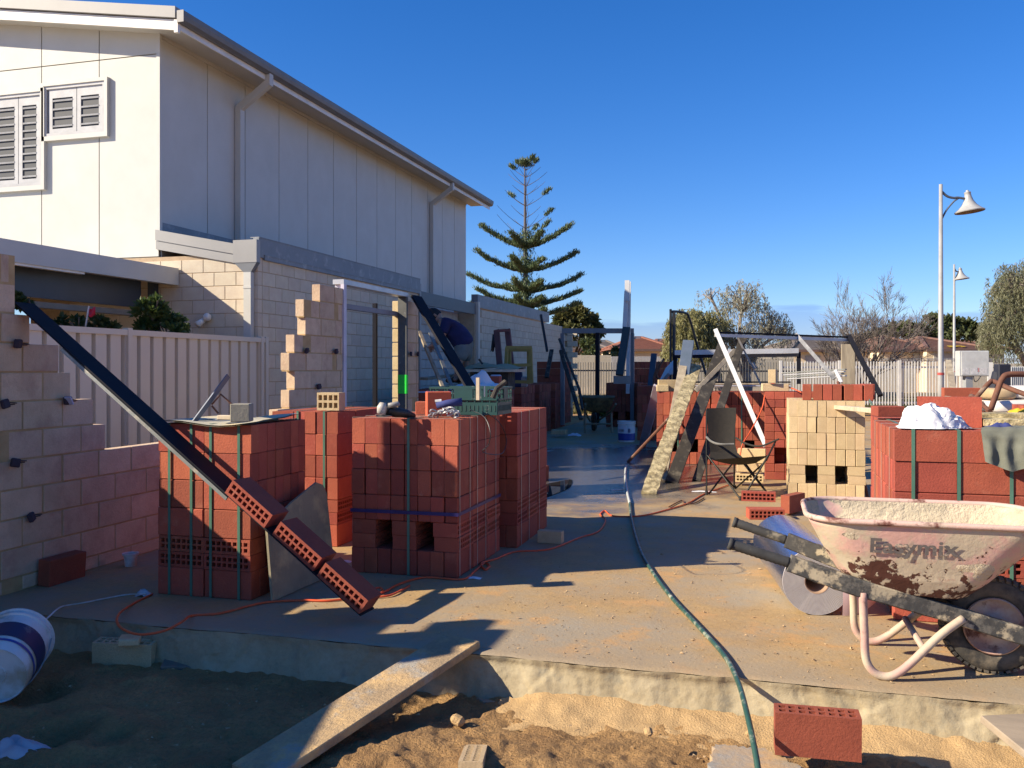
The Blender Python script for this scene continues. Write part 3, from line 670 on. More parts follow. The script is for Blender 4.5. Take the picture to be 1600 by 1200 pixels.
# ------------------------------------------------------------------ new side wall in stepped courses, with door opening
XW = -4.23; WL, WC = 0.315, 0.172
bwall = thing('block_wall', 'half-built pinkish block wall with stepped ends and door opening', 'wall', (XW, 7, 0))
WBM = solid_brick('wall_brick_mesh', WL-.010, 0.09, WC-.010, BLOCK, 0.003)
def yface(px): return PX(px, 600, XW).y
DJ0, DJ1 = yface(537), yface(636)
courses = []     # (z0, [(ya, yb), ...])
nearend = {4: 165, 5: 147, 6: 111, 7: 92, 8: 47, 9: 25, 10: 25}
farstart = {4: 433, 5: 452, 6: 460, 7: 452, 8: 460, 9: 477, 10: 475, 11: 500}
Z0 = 0.085
NEAR0 = 3.97; FAREND = 10.62
mort = MB(); nb = 0
def course(ya, yb, z, h, off, open0=False):
    """bricks of one course between ya and yb in running bond"""
    global nb
    k0 = math.floor((ya-off)/WL)
    y = off+k0*WL
    while y < yb-.02:
        a, b = max(y, ya), min(y+WL, yb)
        if b-a > .06:
            s = (b-a-.010)/(WL-.010)
            dx = random.uniform(-.0035, .0035)
            inst('brick', WBM, T(XW-.045+dx, (a+b)/2, z+h/2) @ RZ90 @ Matrix.Diagonal((s, 1, (h-.010)/(WC-.010), 1)) @ Matrix.Rotation(R(random.uniform(-.5, .5)), 4, 'Z'), bwall); nb += 1
        y += WL
    mort.box((XW-.083, ya+.006, z-.005), (XW-.0035, yb-.006, z+h-.006))
for c in range(-1, 12):
    z = Z0+WC*c if c >= 0 else 0.0; h = WC if c >= 0 else Z0
    off = 4.16+(WL/2 if c % 2 else 0)
    if c <= 3:
        course(NEAR0, DJ0, z, h, off)
    else:
        if c in nearend and nearend[c] < 900: course(NEAR0, yface(nearend[c]), z, h, off)
        if c == 5: course(NEAR0, 6.3, z, h, off) if False else None
        if c in farstart: course(yface(farstart[c])-(0), DJ0, z, h, yface(farstart[c]))
    course(DJ1, FAREND, z, h, DJ1)
mort.build('mortar', MORTAR, bwall)
# unseen run of the wall to the left, its top stepped to cast shadows
ext = MB()
def exttop(y): return 1.68 if y < 2.26 else 2.07 if y < 2.60 else 1.66 if y < 3.2 else 1.23
for c in range(-3, 12):
    z = Z0+WC*c
    for k in range(11):
        y = 0.60+WL*k+(WL/2 if c % 2 else 0)
        if z+WC < exttop(y+.1)+.02 and y+WL < 4.0: ext.cbox(.09, WL-.01, WC-.01, .003, 0, T(XW-.045, y+WL/2, z+WC/2))
for y0, y1, z in ((.62, 2.26, 1.66), (2.26, 2.58, 2.05), (2.58, 3.2, 1.64), (3.2, 3.96, 1.21)): ext.box((XW-.08, y0, -.45), (XW-.01, y1, z))
ext.cbox(.09, .25, WC-.01, .003, 0, T(XW-.045, 4.02, Z0+WC*11+WC/2+.0)); ext.cbox(.09, .25, WC-.01, .003, 0, T(XW-.045, 4.02, Z0+WC*12+WC/2))  # extra blocks out of view, added to raise the shadow on the packs
tag(ext.build('brick_course', BLOCK, bwall), kind='stuff')
# return leaf behind the opening, lit on its end
ret = MB()
RY = DJ1-.02
for c in range(0, 12):
    z = Z0+WC*c; ret.cbox(.085, .20, WC-.01, .004, 0, T(XW-.155, DJ1+.105, z+WC/2))
ret.build('reveal_brick', CREAM, bwall)
# wall ties: dark plastic caps on wires sticking out of the bed joints
def tie(px, py):
    p = PX(px, py, XW+.02); mb = MB(); m = T(p.x+.01, p.y, p.z) @ Euler((R(random.uniform(-20, 20)), R(random.uniform(-15, 15)), R(random.uniform(-20, 20)))).to_matrix().to_4x4()
    mb.cbox(.03, .05, .052, .006, 0, m); mb.tube([p+V(-.018, .02, .006), p+V(-.014, .07, .004), p+V(-.018, .11, .0)], .0035, 6, 1); mb.tube([p+V(-.018, .02, -.006), p+V(-.012, .09, -.006)], .0035, 6, 1)
    mb.build('wall_tie', [TIEM, WIRE], bwall)
for q in ((22, 723), (47, 808), (26, 537), (104, 626), (6, 631), (478, 548), (524, 549), (497, 604), (641, 553), (652, 553)): tie(*q)
p = PX(108, 626, XW+.05); mb = MB(); mb.cbox(.05, .012, .055, .003, 0, T(p.x, p.y, p.z) @ Matrix.Rotation(R(30), 4, 'X')); mb.build('tag', M('lilac_card', (.62, .60, .78), None, 5, .7, 0), bwall)
# steel door frame
dfr = thing('door_frame', 'pale steel door frame set in the block wall beside green tape', 'door frame', (XW, 9.3, 0))
LIL = M('primed_steel', (0.60, 0.57, 0.66), None, 4, 0.5, 0.05, 20, dirt=(.42, .38, .38), ds=5, dth=.68)
zt = 2.19
mb = MB(); mb.box((XW-.10, DJ0, 0), (XW+.012, DJ0+.045, zt)); mb.box((XW-.02, DJ0-.03, 0), (XW+.018, DJ0+.03, zt)); mb.build('jamb', LIL, dfr)
mb = MB(); mb.box((XW-.10, DJ1-.05, .0), (XW+.012, DJ1-.003, zt)); mb.build('jamb', M('dark_primer', (.07, .07, .065), (.1, .1, .09), 9, .6, .1, dirt=(.3, .3, .27), ds=16, dth=.68), dfr)
mb = MB(); mb.box((XW-.11, DJ0-.03, zt), (XW+.016, DJ1, zt+.05)); mb.build('head', ALU, dfr)
mb = MB(); mb.box((XW-.17, DJ0+.05, 1.955), (XW-.11, DJ1+.02, 2.01)); mb.build('transom', M('dusk_steel', (.2, .2, .24), None, 4, .5, 0), dfr)
mb = MB(); mb.box((XW+.013, DJ1-.052, 1.005), (XW+.016, DJ1-.002, 1.235)); mb.box((XW-.10, DJ1-.054, 1.005), (XW+.013, DJ1-.051, 1.235)); mb.build('green_tape', LIME, dfr)
mb = MB(); mb.beam(P(586, 690, 10.9), P(586, 474, 10.9), .045, .05, up=(0, 1, 0)); tag(mb.build('steel_post', BLACKST), 'slim black steel post seen through the open door frame', 'post')
# ------------------------------------------------------------------ strapped brick packs
def pack(label, x0, y0, nx, ny, kind, group, solid=RS, cored=RC, straps=(), sides=(), z0=0.0, rows='UFFUUUU', coretop=True, rot=0.0, strapmat=STRAP, gap=True, fullshell=False, skip=(), name='brick_pack'):
    """kind E: ends face -Y (nx columns of 90, ny rows of 305); kind S: stretchers face -Y (nx of 305, ny of 90)"""
    L_, W_, H_ = 0.305, 0.0905, 0.162
    px, py = (W_, L_) if kind == 'E' else (L_, W_)
    sx_, sy_ = nx*px, ny*py
    o = thing(name, label, 'brick pack', (x0+sx_/2, y0+sy_/2, z0), 0, group)
    piv = T(x0+sx_/2, y0+sy_/2, z0) @ Matrix.Rotation(R(rot), 4, 'Z') @ T(-x0-sx_/2, -y0-sy_/2, -z0) if rot else Matrix.Identity(4)
    z = z0; n = 0
    for ri, r_ in enumerate(rows):
        last = ri == len(rows)-1
        if r_ == 'U':
            for i in range(nx):
                for j in range(ny):
                    if 0 < i < nx-1 and 0 < j < ny-1 and not last: continue
                    if i == 0 and 0 < j < ny-1 and not fullshell and not last: continue
                    if (ri, i, j) in skip: continue
                    x, y = x0+(i+.5)*px, y0+(j+.5)*py
                    m = piv @ T(x, y, z+H_/2) @ jit()
                    if kind == 'E': m = m @ RZ90
                    inst('brick', cored if last else solid, m, o); n += 1
            z += H_
        else:
            # two layers of flat bricks with openings for the fork tines
            if kind == 'E':
                nb_ = 3; wd = H_; step = (sx_-H_)/2 if gap else H_
                for i in range(nb_):
                    for j in range(ny):
                        if i == 1 and 0 < j < ny-1: continue
                        m = piv @ T(x0+H_/2+i*step, y0+(j+.5)*py, z+W_/2) @ jit() @ RZ90 @ RX90
                        inst('brick', cored, m, o); n += 1
                if gap:
                    for gx_ in (H_+(step-H_)/2, H_+step+(step-H_)/2):
                        inst('brick', cored, piv @ T(x0+gx_, y0+(ny-.5)*py, z+W_/2) @ Matrix.Diagonal(((step-H_)/H_*.98, 1, 1, 1)) @ RZ90 @ RX90, o); n += 1
            else:
                nb_ = max(2, int(sy_/H_)); step = (sy_-H_)/max(1, nb_-1)
                for i in range(nx):
                    for j in range(nb_):
                        if 0 < i < nx-1 and j > 0: continue
                        m = piv @ T(x0+(i+.5)*px, y0+H_/2+j*step, z+W_/2) @ jit() @ RX90
                        inst('brick', cored, m, o); n += 1
            z += W_
    h = z-z0; t = .0015; wd = .017
    for s in straps:
        mb = MB(); xc = x0+s*sx_; y1 = y0+sy_
        for lo, hi in (((xc-wd/2, y0-.004-t, z0+.002), (xc+wd/2, y0-.004, z+.004)), ((xc-wd/2, y0-.004, z+.003), (xc+wd/2, y1+.004, z+.003+t)), ((xc-wd/2, y1+.004, z0+.002), (xc+wd/2, y1+.004+t, z+.004))):
            mb.box(lo, hi, 0, piv)
        mb.build('strap', strapmat, o)
    for s in sides:
        mb = MB(); yc = y0+s*sy_; x1 = x0+sx_; wd2 = .009
        for lo, hi in (((x0-.005, yc-wd2/2, z+.005), (x1+.005, yc+wd2/2, z+.0065)), ((x1+.004, yc-wd2/2, z0+.002), (x1+.0055, yc+wd2/2, z+.006)), ((x0-.0055, yc-wd2/2, z0+.002), (x0-.004, yc+wd2/2, z+.006))):
            mb.box(lo, hi, 0, piv)
        mb.build('strap', GREYSTRAP, o)
    return o
GREYSTRAP = M('clear_strap', (0.42, 0.34, 0.28), None, 6, 0.3, 0.0)
GP = 'strapped packs of bricks on the slab'
pack('red brick pack at left under the leaning black lintel', -3.40, 4.46, 2, 7, 'S', GP, straps=(.13, .37, .58, .88))
pk = pack('narrow red brick pack with leaning top bricks behind the leaning mortar board', -3.56, 5.98, 6, 3, 'E', GP, straps=(.40, .80))
pk2 = pack('red brick pack with purple band carrying the teal crate and grinder', -2.565, 5.28, 8, 3, 'E', GP, straps=(.545,), sides=(.03, .25, .42, .62, .88), fullshell=True)
mb = MB(); z = .40; x0, x1, y0, y1 = -2.571, -1.835, 5.274, 6.20
for lo, hi in (((x0, y0-.0025, z-.011), (x1, y0-.001, z+.011)), ((x1, y0-.001, z-.011), (x1+.0015, y1, z+.011))): mb.box(lo, hi)
mb.build('band', PSTRAP, pk2)
pack('tall red brick pack standing directly behind the purple banded one', -2.46, 6.30, 8, 3, 'E', GP, sides=(.1, .35, .7))
pkr = pack('near right red brick pack under the white cloth and grey shirt', .648, 5.035, 4, 11, 'S', GP, straps=(.075, .252, .45, .64, .86), sides=(.15, .5, .8), fullshell=True, rows='UFFUUUU')
pkr2 = pack('red brick pack partly hidden behind the near right one', .70, 6.15, 4, 5, 'S', GP, fullshell=True)
pack('cream brick pack beside the red ones, near the camp chair', .228, 9.42, 8, 3, 'E', GP, CSB, CCB, fullshell=True)
pack('far red brick pack behind the leaning planks, left half', -1.44, 12.48, 8, 3, 'E', GP, straps=(.4,), fullshell=True)
pack('far red brick pack behind the camp chair, right half', -.70, 12.46, 8, 3, 'E', GP, straps=(.55,), fullshell=True)
# stack of smaller bricks beside the cream pack
st = thing('brick_stack', 'red stack of small end-on bricks touching the cream pack', 'brick stack', (-.05, 11.2, 0), 0, None)
SMB = solid_brick('small_red_brick', .112, .23, .092, RED)
for i in range(5):
    for k in range(11):
        if 2 <= k <= 3 and 1 <= i <= 2: continue
        inst('brick', SMB, T(.0+.056+i*.113, 11.0+.115, .047+k*.0945) @ jit(.004, .8), st)
for i in range(5):
    for k in range(11): inst('brick', SMB, T(.056+i*.113, 11.24+.115, .047+k*.0945) @ jit(.004, .8), st)
# shaded packs at the back left, one after the other
GB = 'shaded red brick packs along the far left of the slab'
for i, (y, lab) in enumerate(((12.3, 'shaded red brick pack under the white sheet, nearest of its row'), (13.45, 'shaded red brick pack behind the teal crate, second of its row'), (14.7, 'shaded red brick pack below the yellow trestle'), (16.2, 'shaded red brick pack just past the yellow trestle'), (17.6, 'shaded red brick pack beside the leaning black rods'), (19.0, 'shaded red brick pack before the grey door frame, left side'))):
    pack(lab, -5.3 if i else -5.2, y, 3, 11, 'S', GB, fullshell=False)
GB2 = 'red brick packs standing at the far end of the slab'
pack('short red brick block stacked high at the far boundary wall', -5.2, 20.6, 2, 11, 'S', GB2, rows='UFFUUUUUUU')
pack('dark red brick pack left of the far white bucket', -3.45, 20.0, 8, 3, 'E', GB2)
pack('dark red brick pack straight behind the far white bucket', -2.55, 19.2, 8, 3, 'E', GB2, rows='UFFUUUU')
pack('dark red brick pack stacked highest near the thin black tube frame', -3.05, 21.5, 9, 3, 'E', GB2, rows='UFFUUUUUUU')

pack('dark red brick pack in shade left of the lavender board', -2.25, 16.4, 8, 3, 'E', GB2)
# ------------------------------------------------------------------ loose bricks
def brick_at(label, M4, me=RS, cat='brick', group=None, name='brick'):
    o = inst(name, me, M4); return tag(o, label, cat, group)
def E3(rx=0, ry=0, rz=0): return Euler((R(rx), R(ry), R(rz))).to_matrix().to_4x4()
# leaning black lintel on the block wall, with three cored bricks
LT0 = V(-4.26, 4.36, 1.70); LT1 = V(-1.98, 4.26, .05)
ld = (LT1-LT0).normalized(); lup = ld.cross(V(0, 1, 0)).normalized()
if lup.z < 0: lup = -lup
lside = lup.cross(ld).normalized()
if lside.y < 0: lside = -lside
lin = thing('steel_lintel', 'long black steel lintel leaning from the block wall with cored bricks on it', 'lintel', (LT1.x, LT1.y, 0))
mb = MB(); mb.beam(LT0, LT1, .15, .010, up=lup); mb.build('plate', BLACKST, lin)
mb = MB(); q = -lside*.07-lup*.02; mb.beam(LT0+q+ld*.45, LT1+q-ld*.98, .010, .02, up=lup); mb.build('flange', GALV, lin)
for i, lab in enumerate(('highest of three cored red bricks on the leaning lintel', 'middle cored red brick of three on the leaning lintel', 'lowest cored red brick at the foot of the leaning lintel')):
    s = (LT1-LT0).length-.16-(2-i)*.335-(.02 if i == 0 else 0)
    c = LT0+ld*s+lup*(.005+BW/2+.003)-lside*(.01 if i != 1 else .0)
    m = Matrix.Identity(4)
    for a in range(3): m[a][0] = ld[a]; m[a][1] = lup[a]; m[a][2] = lside[a]; m[a][3] = c[a]
    brick_at(lab, m, RC, 'brick', 'cored bricks lying on the lintel')
p = PX(72, 908, XW+.06); brick_at('dark red brick leaning on the foot of the block wall', T(XW+.065, PX(84, 890, XW).y, .081) @ E3(4, 0, 90))
# bottom foreground
p0, p1 = G(1213, 1181, -.115), G(1343, 1193, -.115); m = frame((p0+p1)/2+V(0, .05, .081), p1-p0); brick_at('single red cored brick standing at the foot of the slab edge', m @ E3(3, 0, 0), RC)
p = G(752, 1190, -.19); brick_at('pale cored brick half sunk in the sunlit sand', T(p.x-.0, p.y-.10, -.20) @ E3(0, 0, 104) @ E3(0, 12, 0), CCB)
p = G(196, 1044, -.21); brick_at('cream cored brick lying in the shaded sand, lower front one', T(p.x, p.y+.0, -.150) @ E3(3, 2, 14), CCB)
p = G(246, 1036, -.21); brick_at('cream brick tucked behind another in the shaded sand', T(p.x+.05, p.y+.04, -.150) @ E3(2, 0, 40), CCB)
p = G(218, 1005, -.08); mb = MB(); mb.cbox(.10, .09, .035, .006, 0, T(p.x-.01, p.y-.06, -.048) @ E3(3, 2, 30)); tag(mb.build('brick_offcut', CREAM), 'small cream offcut resting on the two cream bricks', 'offcut')
mb = MB(); q = G(283, 1040, -.2); mb.cbox(.16, .12, .02, .004, 0, T(q.x+.02, q.y-.04, -.175) @ E3(6, 4, 25)); tag(mb.build('broken_tile', M('broken_tile', (.2, .16, .12), None, 8, .9, .3)), 'flat broken tile beside the cream bricks in shade', 'tile')
p = G(853, 849, 0); brick_at('cream half brick alone on the slab beside the red pack', T(p.x+.03, p.y+.03, .047) @ E3(0, 0, -3) @ Matrix.Diagonal((.62, .9, .58, 1)), CSB)
p = G(836, 752, 0); brick_at('red brick standing by the puddle', T(p.x+.02, p.y+.1, .081) @ E3(0, 0, 70), RS)
p = G(830, 735, 0); brick_at('tilted red brick leaning behind the one by the puddle', T(p.x-.06, p.y+.35, .10) @ E3(0, 25, 60), RS)
p = G(1185, 800, 0); brick_at('red cored brick on its face by the foil roll', T(p.x+.0, p.y+.06, .046+.09) @ E3(86, 0, 0), RC)
p = G(1190, 812, 0); brick_at('red brick under the cored one by the foil roll', T(p.x+.03, p.y+.08, .045) @ E3(90, 0, 12), RC)
p = G(1236, 806, 0); brick_at('red brick standing on end between foil roll and wheelbarrow', T(p.x+.02, p.y+.12, .10) @ E3(0, 0, 62), RS)
# cream bricks stacked under the foot of the white frame
for i, (px, py, z, rz, me, lab) in enumerate(((1170, 765, 0.09, 0, CCB, 'cream cored brick behind the camp chair, lowest in its stack'), (1172, 765, .235, 4, CSB, 'cream brick behind the camp chair, middle of its stack'), (1174, 765, .335, -4, CSB, 'cream brick under the foot of the white frame'))):
    p = G(px, py); brick_at(lab, T(p.x, p.y+.35, z) @ E3(0 if i else 90, 0, rz), me, 'brick', 'cream bricks stacked behind the chair')
# red bricks standing in a row on the cream pack
for i in range(7):
    lab = ['red brick at the left end of the row on the cream pack', 'red brick second from the left on the cream pack', 'red brick third from the left on the cream pack', 'middle red brick of the row on the cream pack', 'red brick right behind the thin rusty rod on the cream pack', 'red brick second from the right on the cream pack', 'red brick at the right end of the row on the cream pack'][i]
    p = P(1262, 610, 9.05); brick_at(lab, T(p.x+.092*i+(.012 if i > 0 else 0)+(.008 if i > 3 else 0), p.y+.15, .99+.081) @ E3(0, 0, 90+random.uniform(-3, 3)), RS, 'brick', 'red bricks standing on the cream pack')
p = P(1357, 615, 9.3); brick_at('red brick set back from the row on the cream pack', T(p.x, p.y+.1, .99+.081) @ E3(0, 0, 95), RS)
p = P(1210, 614, 11.1); q = .0; brick_at('cream brick lying on top of the small red stack', T(p.x, 11.1, 1.087) @ E3(90, 0, 6), CSB); brick_at('upper cream brick on the small red stack, standing on another', T(p.x-.02, 11.13, 1.22) @ E3(0, 0, 85), CSB)
p = P(1046, 590, 12.6); brick_at('cream brick standing on the far red pack beside the planks', T(p.x, 12.65, 1.075) @ E3(0, 0, 15), CSB)
p = P(1036, 601, 12.5); mb = MB(); mb.cbox(.16, .12, .09, .004, 0, T(p.x, 12.53, 1.04) @ E3(0, 0, 10)); tag(mb.build('brick_offcut', CREAM), 'cream offcut in front of the brick beside the planks', 'offcut')
# on the left packs
def box_thing(name, label, cat, size, M4, mat, b=.004, group=None):
    mb = MB(); mb.cbox(*size, b, 0, M4); return tag(mb.build(name, mat), label, cat, group)
SHEETM = M('mortar_sheet', (.46, .43, .34), (.40, .37, .28), 8, .9, .4, 40, dirt=(.58, .48, .28), ds=5, dth=.55)
mb = MB(); A = []
for i in range(9):
    row = []
    for j in range(7):
        x = -3.46+.66*i/8; y = 4.42+.62*j/6; row.append((x+.012*math.sin(j*2), y, 1.002+.014*math.sin(i*.8)*math.cos(j*.9)+(.03 if i > 6 else 0)*(j/6)))
    A.append(row)
mb.grid(np.array(A)); A2 = np.array(A); A2[:, :, 2] -= .008; mb.grid(A2[::-1]); tag(mb.build('mortar_sheet', SHEETM), 'mortar smeared flat sheet on top of the left brick pack', 'sheet')
p = P(378, 645, 5.0); box_thing('block_offcut', 'grey half block standing on the sheet over the left pack', 'block', (.105, .11, .10), T(p.x, p.y, 1.065) @ E3(0, 0, 20), M('grey_block', (.30, .28, .22), None, 8, .9, .4, 80))
p = P(357, 640, 5.15); box_thing('timber_offcut', 'pale timber offcut beside the grey half block', 'offcut', (.12, .05, .025), T(p.x, p.y, 1.03) @ E3(0, 0, 5), PALET)
# bolster / trowel standing behind the sheet
mb = MB(); a, b = P(357, 587, 5.35), P(303, 660, 5.2); mb.beam(a, b, .035, .008, up=(1, 0, 0)); m1 = a.lerp(b, .45); hp = [P(329, 640, 5.28), P(344, 616, 5.3), P(365, 634, 5.3)]
mb.tube([P(331, 632, 5.28), P(345, 616, 5.28), P(364, 633, 5.28)], .006, 6, 1); mb.tube([P(331, 634, 5.28), P(341, 646, 5.28)], .006, 6, 1)
tag(mb.build('line_tool', [M('tool_steel', (.16, .18, .22), None, 5, .45, 0, metal=.4), RUST]), 'blue steel bar tool with bent wire on the left pack', 'tool')
# leaning mortar board
mb = MB(); pts = [(4.47, 0.005), (5.14, .005), (5.19, .10), (5.17, .52), (5.13, .575), (5.05, .60), (4.75, .52), (4.47, .42)]
n = len(pts); vs_ = []
for t in (0, .014):
    for y, z in pts: vs_.append((-2.66-.09*z+t+.008*math.sin(y*4), y, z))
mb.add(vs_, [tuple(range(n))[::-1], tuple(range(n, 2*n))]+[(i, (i+1) % n, n+(i+1) % n, n+i) for i in range(n)])
tag(mb.build('mortar_board', M('mortar_board', (.30, .26, .17), (.24, .21, .14), 5, .9, .4, 50, dirt=(.42, .35, .20), ds=6, dth=.55, dirt2=(.12, .1, .07), d2s=8, d2th=.68)), 'mortar stained board with rounded corner leaning on the left pack', 'board')
brick_at('cream cored brick with holes facing out, on the narrow pack', T(P(513, 636, 6.7).x+.01, 6.1, .99+.075) @ E3(90, 0, 0) @ Matrix.Diagonal((.60, .92, .9, 1)) , cored_brick('cream_brick_half', BL, BH*.9, BW*1.3, CREAM, 4, 2, .04, .02, .02))
for i, s in enumerate(( .62, .88)):
    pass
# red block, chain, grinder and crate on the purple banded pack
p = P(655, 650, 5.5); box_thing('red_block', 'smooth orange red block standing on the pack beside the chain', 'block', (.16, .10, .165), T(-2.09, 5.60, .99+.085) @ E3(0, 0, 28), M('smooth_red', (.50, .10, .045), (.46, .09, .04), 4, .85, .1, 60))
p = P(629, 640, 5.8); box_thing('red_block', 'small red block behind the smooth orange block', 'block', (.10, .10, .09), T(-2.27, 5.80, .99+.048) @ E3(0, 0, 10), RED)
# chain of oval links
ch = thing('chain', 'heap of silver chain links on the red pack', 'chain', (-2.0, 5.42, .99))
lk = MB(); pts = []
for k in range(15):
    a = 2*math.pi*k/14; pts.append((.026*math.cos(a), .015*math.sin(a), 0))
lk.tube(pts, .0055, 6, 0, False); LKM = mesh_of(lk, 'chain_link', [M('chain_steel', (.40, .40, .41), None, 5, .4, 0, metal=.4)])
random.seed(3)
for k in range(17):
    t = k/16; x = -2.07+.185*t; y = 5.42+.03*math.sin(k*1.9); z = .99+.016+.012*(k % 3)+(.022 if 5 < k < 13 else 0)
    inst('link', LKM, T(x, y, z) @ E3(random.uniform(-70, 70), random.uniform(-40, 40), random.uniform(0, 180)), ch)
random.seed(7)
mb = MB(); mb.tube([P(682, 634, 5.55), P(700, 630, 5.55), P(722, 628, 5.55)], [.02, .022, .026], 8); tag(mb.build('glove', CLOTHB, smooth=True), 'blue rolled glove lying behind the chain', 'glove')
mb = MB(); mb.tube([P(680, 628, 5.62), P(690, 627, 5.62)], .014, 8); tag(mb.build('paper_roll', WPLAST), 'small white roll beside the blue glove', 'roll')
# angle grinder
gr = thing('angle_grinder', 'grey and black angle grinder lying on the red pack', 'grinder', P(615, 655, 5.6))
ax = P(588, 644, 5.62); bx = P(650, 648, 5.75)
mb = MB(); mb.tube([P(606, 640, 5.62), P(618, 644, 5.65), P(634, 646, 5.7), P(646, 651, 5.75)], [.034, .034, .028, .022], 10); mb.build('motor_body', BLACKP, gr, smooth=True)
mb = MB(); mb.tube([P(598, 629, 5.6), P(597, 636, 5.6), P(596, 646, 5.6)], [.018, .032, .028], 10); mb.build('gear_head', WPLAST, gr, smooth=True)
mb = MB(); mb.tube([P(607, 634, 5.58), P(622, 631, 5.6), P(624, 630, 5.6)], [.017, .017, .012], 10); mb.build('side_handle', M('grey_handle', (.25, .24, .23), None, 5, .5, 0), gr, smooth=True)
mb = MB(); mb.lathe([(0, 0), (.05, .0), (.05, .004), (0, .004)], 20, 0, frame(P(600, 650, 5.6), (1, 0, 0), z=(.1, -.1, 1))); mb.build('disc', M('disc', (.1, .09, .08), None, 5, .7, 0), gr)
# teal crate with open sides
cr = thing('plastic_crate', 'teal plastic crate of tools on the purple banded pack', 'crate', (-1.95, 5.98, .99))
cx0, cx1, cy0, cy1, cz0, cz1 = -2.22, -1.74, 5.80, 6.14, .995, 1.185
def crate_wall(a, b, nrm):
    mb = MB(); a, b = Vector(a), Vector(b); d = (b-a).normalized(); L_ = (b-a).length
    m = frame(a, d)
    mb.box((0, -.004, 0), (L_, .004, .085), 0, m); mb.box((0, -.010, .10), (L_, .010, .112), 0, m); mb.box((0, -.012, .176), (L_, .012, .19), 0, m)
    n = max(4, int(L_/.05))
    for k in range(n+1): mb.box((k*L_/n-.004, -.005, .085), (k*L_/n+.004, .005, .178), 0, m)
    mb.box((0, -.006, .14), (L_, .006, .146), 0, m); mb.box((L_*.36, -.011, .10), (L_*.64, .011, .178), 0, m)
    for k in range(int(L_/.03)): mb.box((.01+k*.03, -.007, .025), (.018+k*.03, .007, .065), 1, m)
    mb.build('crate_side', [TEAL, M('teal_slot', (.015, .06, .055), None, 5, .6, 0)], cr)
crate_wall((cx0, cy0, cz0), (cx1, cy0, cz0), 0); crate_wall((cx1, cy0, cz0), (cx1, cy1, cz0), 0); crate_wall((cx0, cy1, cz0), (cx1, cy1, cz0), 0); crate_wall((cx0, cy0, cz0), (cx0, cy1, cz0), 0)
mb = MB(); mb.box((cx0, cy0, cz0), (cx1, cy1, cz0+.008)); mb.build('crate_base', TEAL, cr)
mb = MB(); mb.beam(P(747, 625, 5.95), P(747, 590, 5.95), .022, .022); tag(mb.build('hammer_handle', PALET), 'pale wooden handle sticking up from the teal crate', 'handle')
mb = MB(); mb.tube([P(770, 622, 5.95), P(776, 607, 5.95), P(790, 596, 5.98)], [.018, .016, .016], 8); tag(mb.build('hand_tool', DARKT), 'grey tool handle leaning out of the teal crate', 'handle')
mb = MB(); mb.tube([P(757, 620, 5.95), P(757, 603, 5.95)], .005, 6); tag(mb.build('steel_pin', ALU), 'thin steel pin upright in the teal crate', 'pin')
mb = MB(); mb.box((cx0+.02, cy0+.02, cz0+.01), (cx1-.02, cy1-.02, cz0+.10)); tag(mb.build('tool_bundle', M('tool_clutter', (.10, .09, .08), (.3, .27, .22), 30, .8, .6, 40)), 'jumbled dusty tools filling the teal crate', 'tools')
mb = MB(); mb.tube(bez([P(735, 640, 5.6), P(757, 652, 5.4), P(766, 675, 5.33), P(763, 695, 5.36), P(754, 705, 5.38), P(768, 710, 5.7), P(786, 707, 6.1), P(791, 685, 6.2), P(780, 660, 6.1), P(760, 645, 5.9)], 6), .003, 5); tag(mb.build('black_cable', BLACKP), 'loop of thin black cable hanging over the pack side', 'cable')
# ------------------------------------------------------------------ wheelbarrow
wb = thing('wheelbarrow', 'worn pink wheelbarrow crusted with mortar, seen from the side', 'wheelbarrow', (.6, 4.3, 0))
BPINK = M('chipped_pink_paint', (.66, .40, .34), (.60, .36, .30), 5, .7, .35, 40, dirt=(.55, .46, .33), ds=6, dth=.48, dw=.06, dirt2=(.36, .17, .14), d2s=12, d2th=.66, bdist=.008)
def rustband(m):
    t = m.node_tree; n = t.nodes; L = t.links; b = n['Principled BSDF']; g = n.new('ShaderNodeTexCoord'); s = n.new('ShaderNodeSeparateXYZ'); L.new(g.outputs['Object'], s.inputs[0])
    q = n.new('ShaderNodeTexNoise'); q.inputs['Scale'].default_value = 15; q.inputs['Detail'].default_value = 7; q.inputs['Roughness'].default_value = .62; L.new(g.outputs['Object'], q.inputs['Vector'])
    q0 = n.new('ShaderNodeTexNoise'); q0.inputs['Scale'].default_value = 4; q0.inputs['Detail'].default_value = 2; L.new(g.outputs['Object'], q0.inputs['Vector'])
    a1 = n.new('ShaderNodeMath'); a1.operation = 'MULTIPLY_ADD'; a1.inputs[1].default_value = -1.35; L.new(s.outputs['Z'], a1.inputs[0]); L.new(q.outputs['Fac'], a1.inputs[2])
    a2 = n.new('ShaderNodeMath'); a2.operation = 'MULTIPLY_ADD'; a2.inputs[1].default_value = .55; L.new(q0.outputs['Fac'], a2.inputs[0]); L.new(a1.outputs[0], a2.inputs[2])
    r_ = n.new('ShaderNodeMapRange'); r_.inputs['From Min'].default_value = .20; r_.inputs['From Max'].default_value = .225; L.new(a2.outputs[0], r_.inputs['Value'])
    x = n.new('ShaderNodeMix'); x.data_type = 'RGBA'; x.inputs[7].default_value = (.085, .028, .018, 1); src = b.inputs['Base Color'].links[0].from_socket
    L.new(r_.outputs[0], x.inputs[0]); L.new(src, x.inputs[6]); L.new(x.outputs[2], b.inputs['Base Color'])
    bu = n.new('ShaderNodeBump'); bu.invert = True; bu.inputs['Strength'].default_value = .8; bu.inputs['Distance'].default_value = .004; L.new(r_.outputs[0], bu.inputs['Height'])
    old = b.inputs['Normal'].links[0].from_socket; L.new(old, bu.inputs['Normal']); L.new(bu.outputs[0], b.inputs['Normal'])
rustband(BPINK)
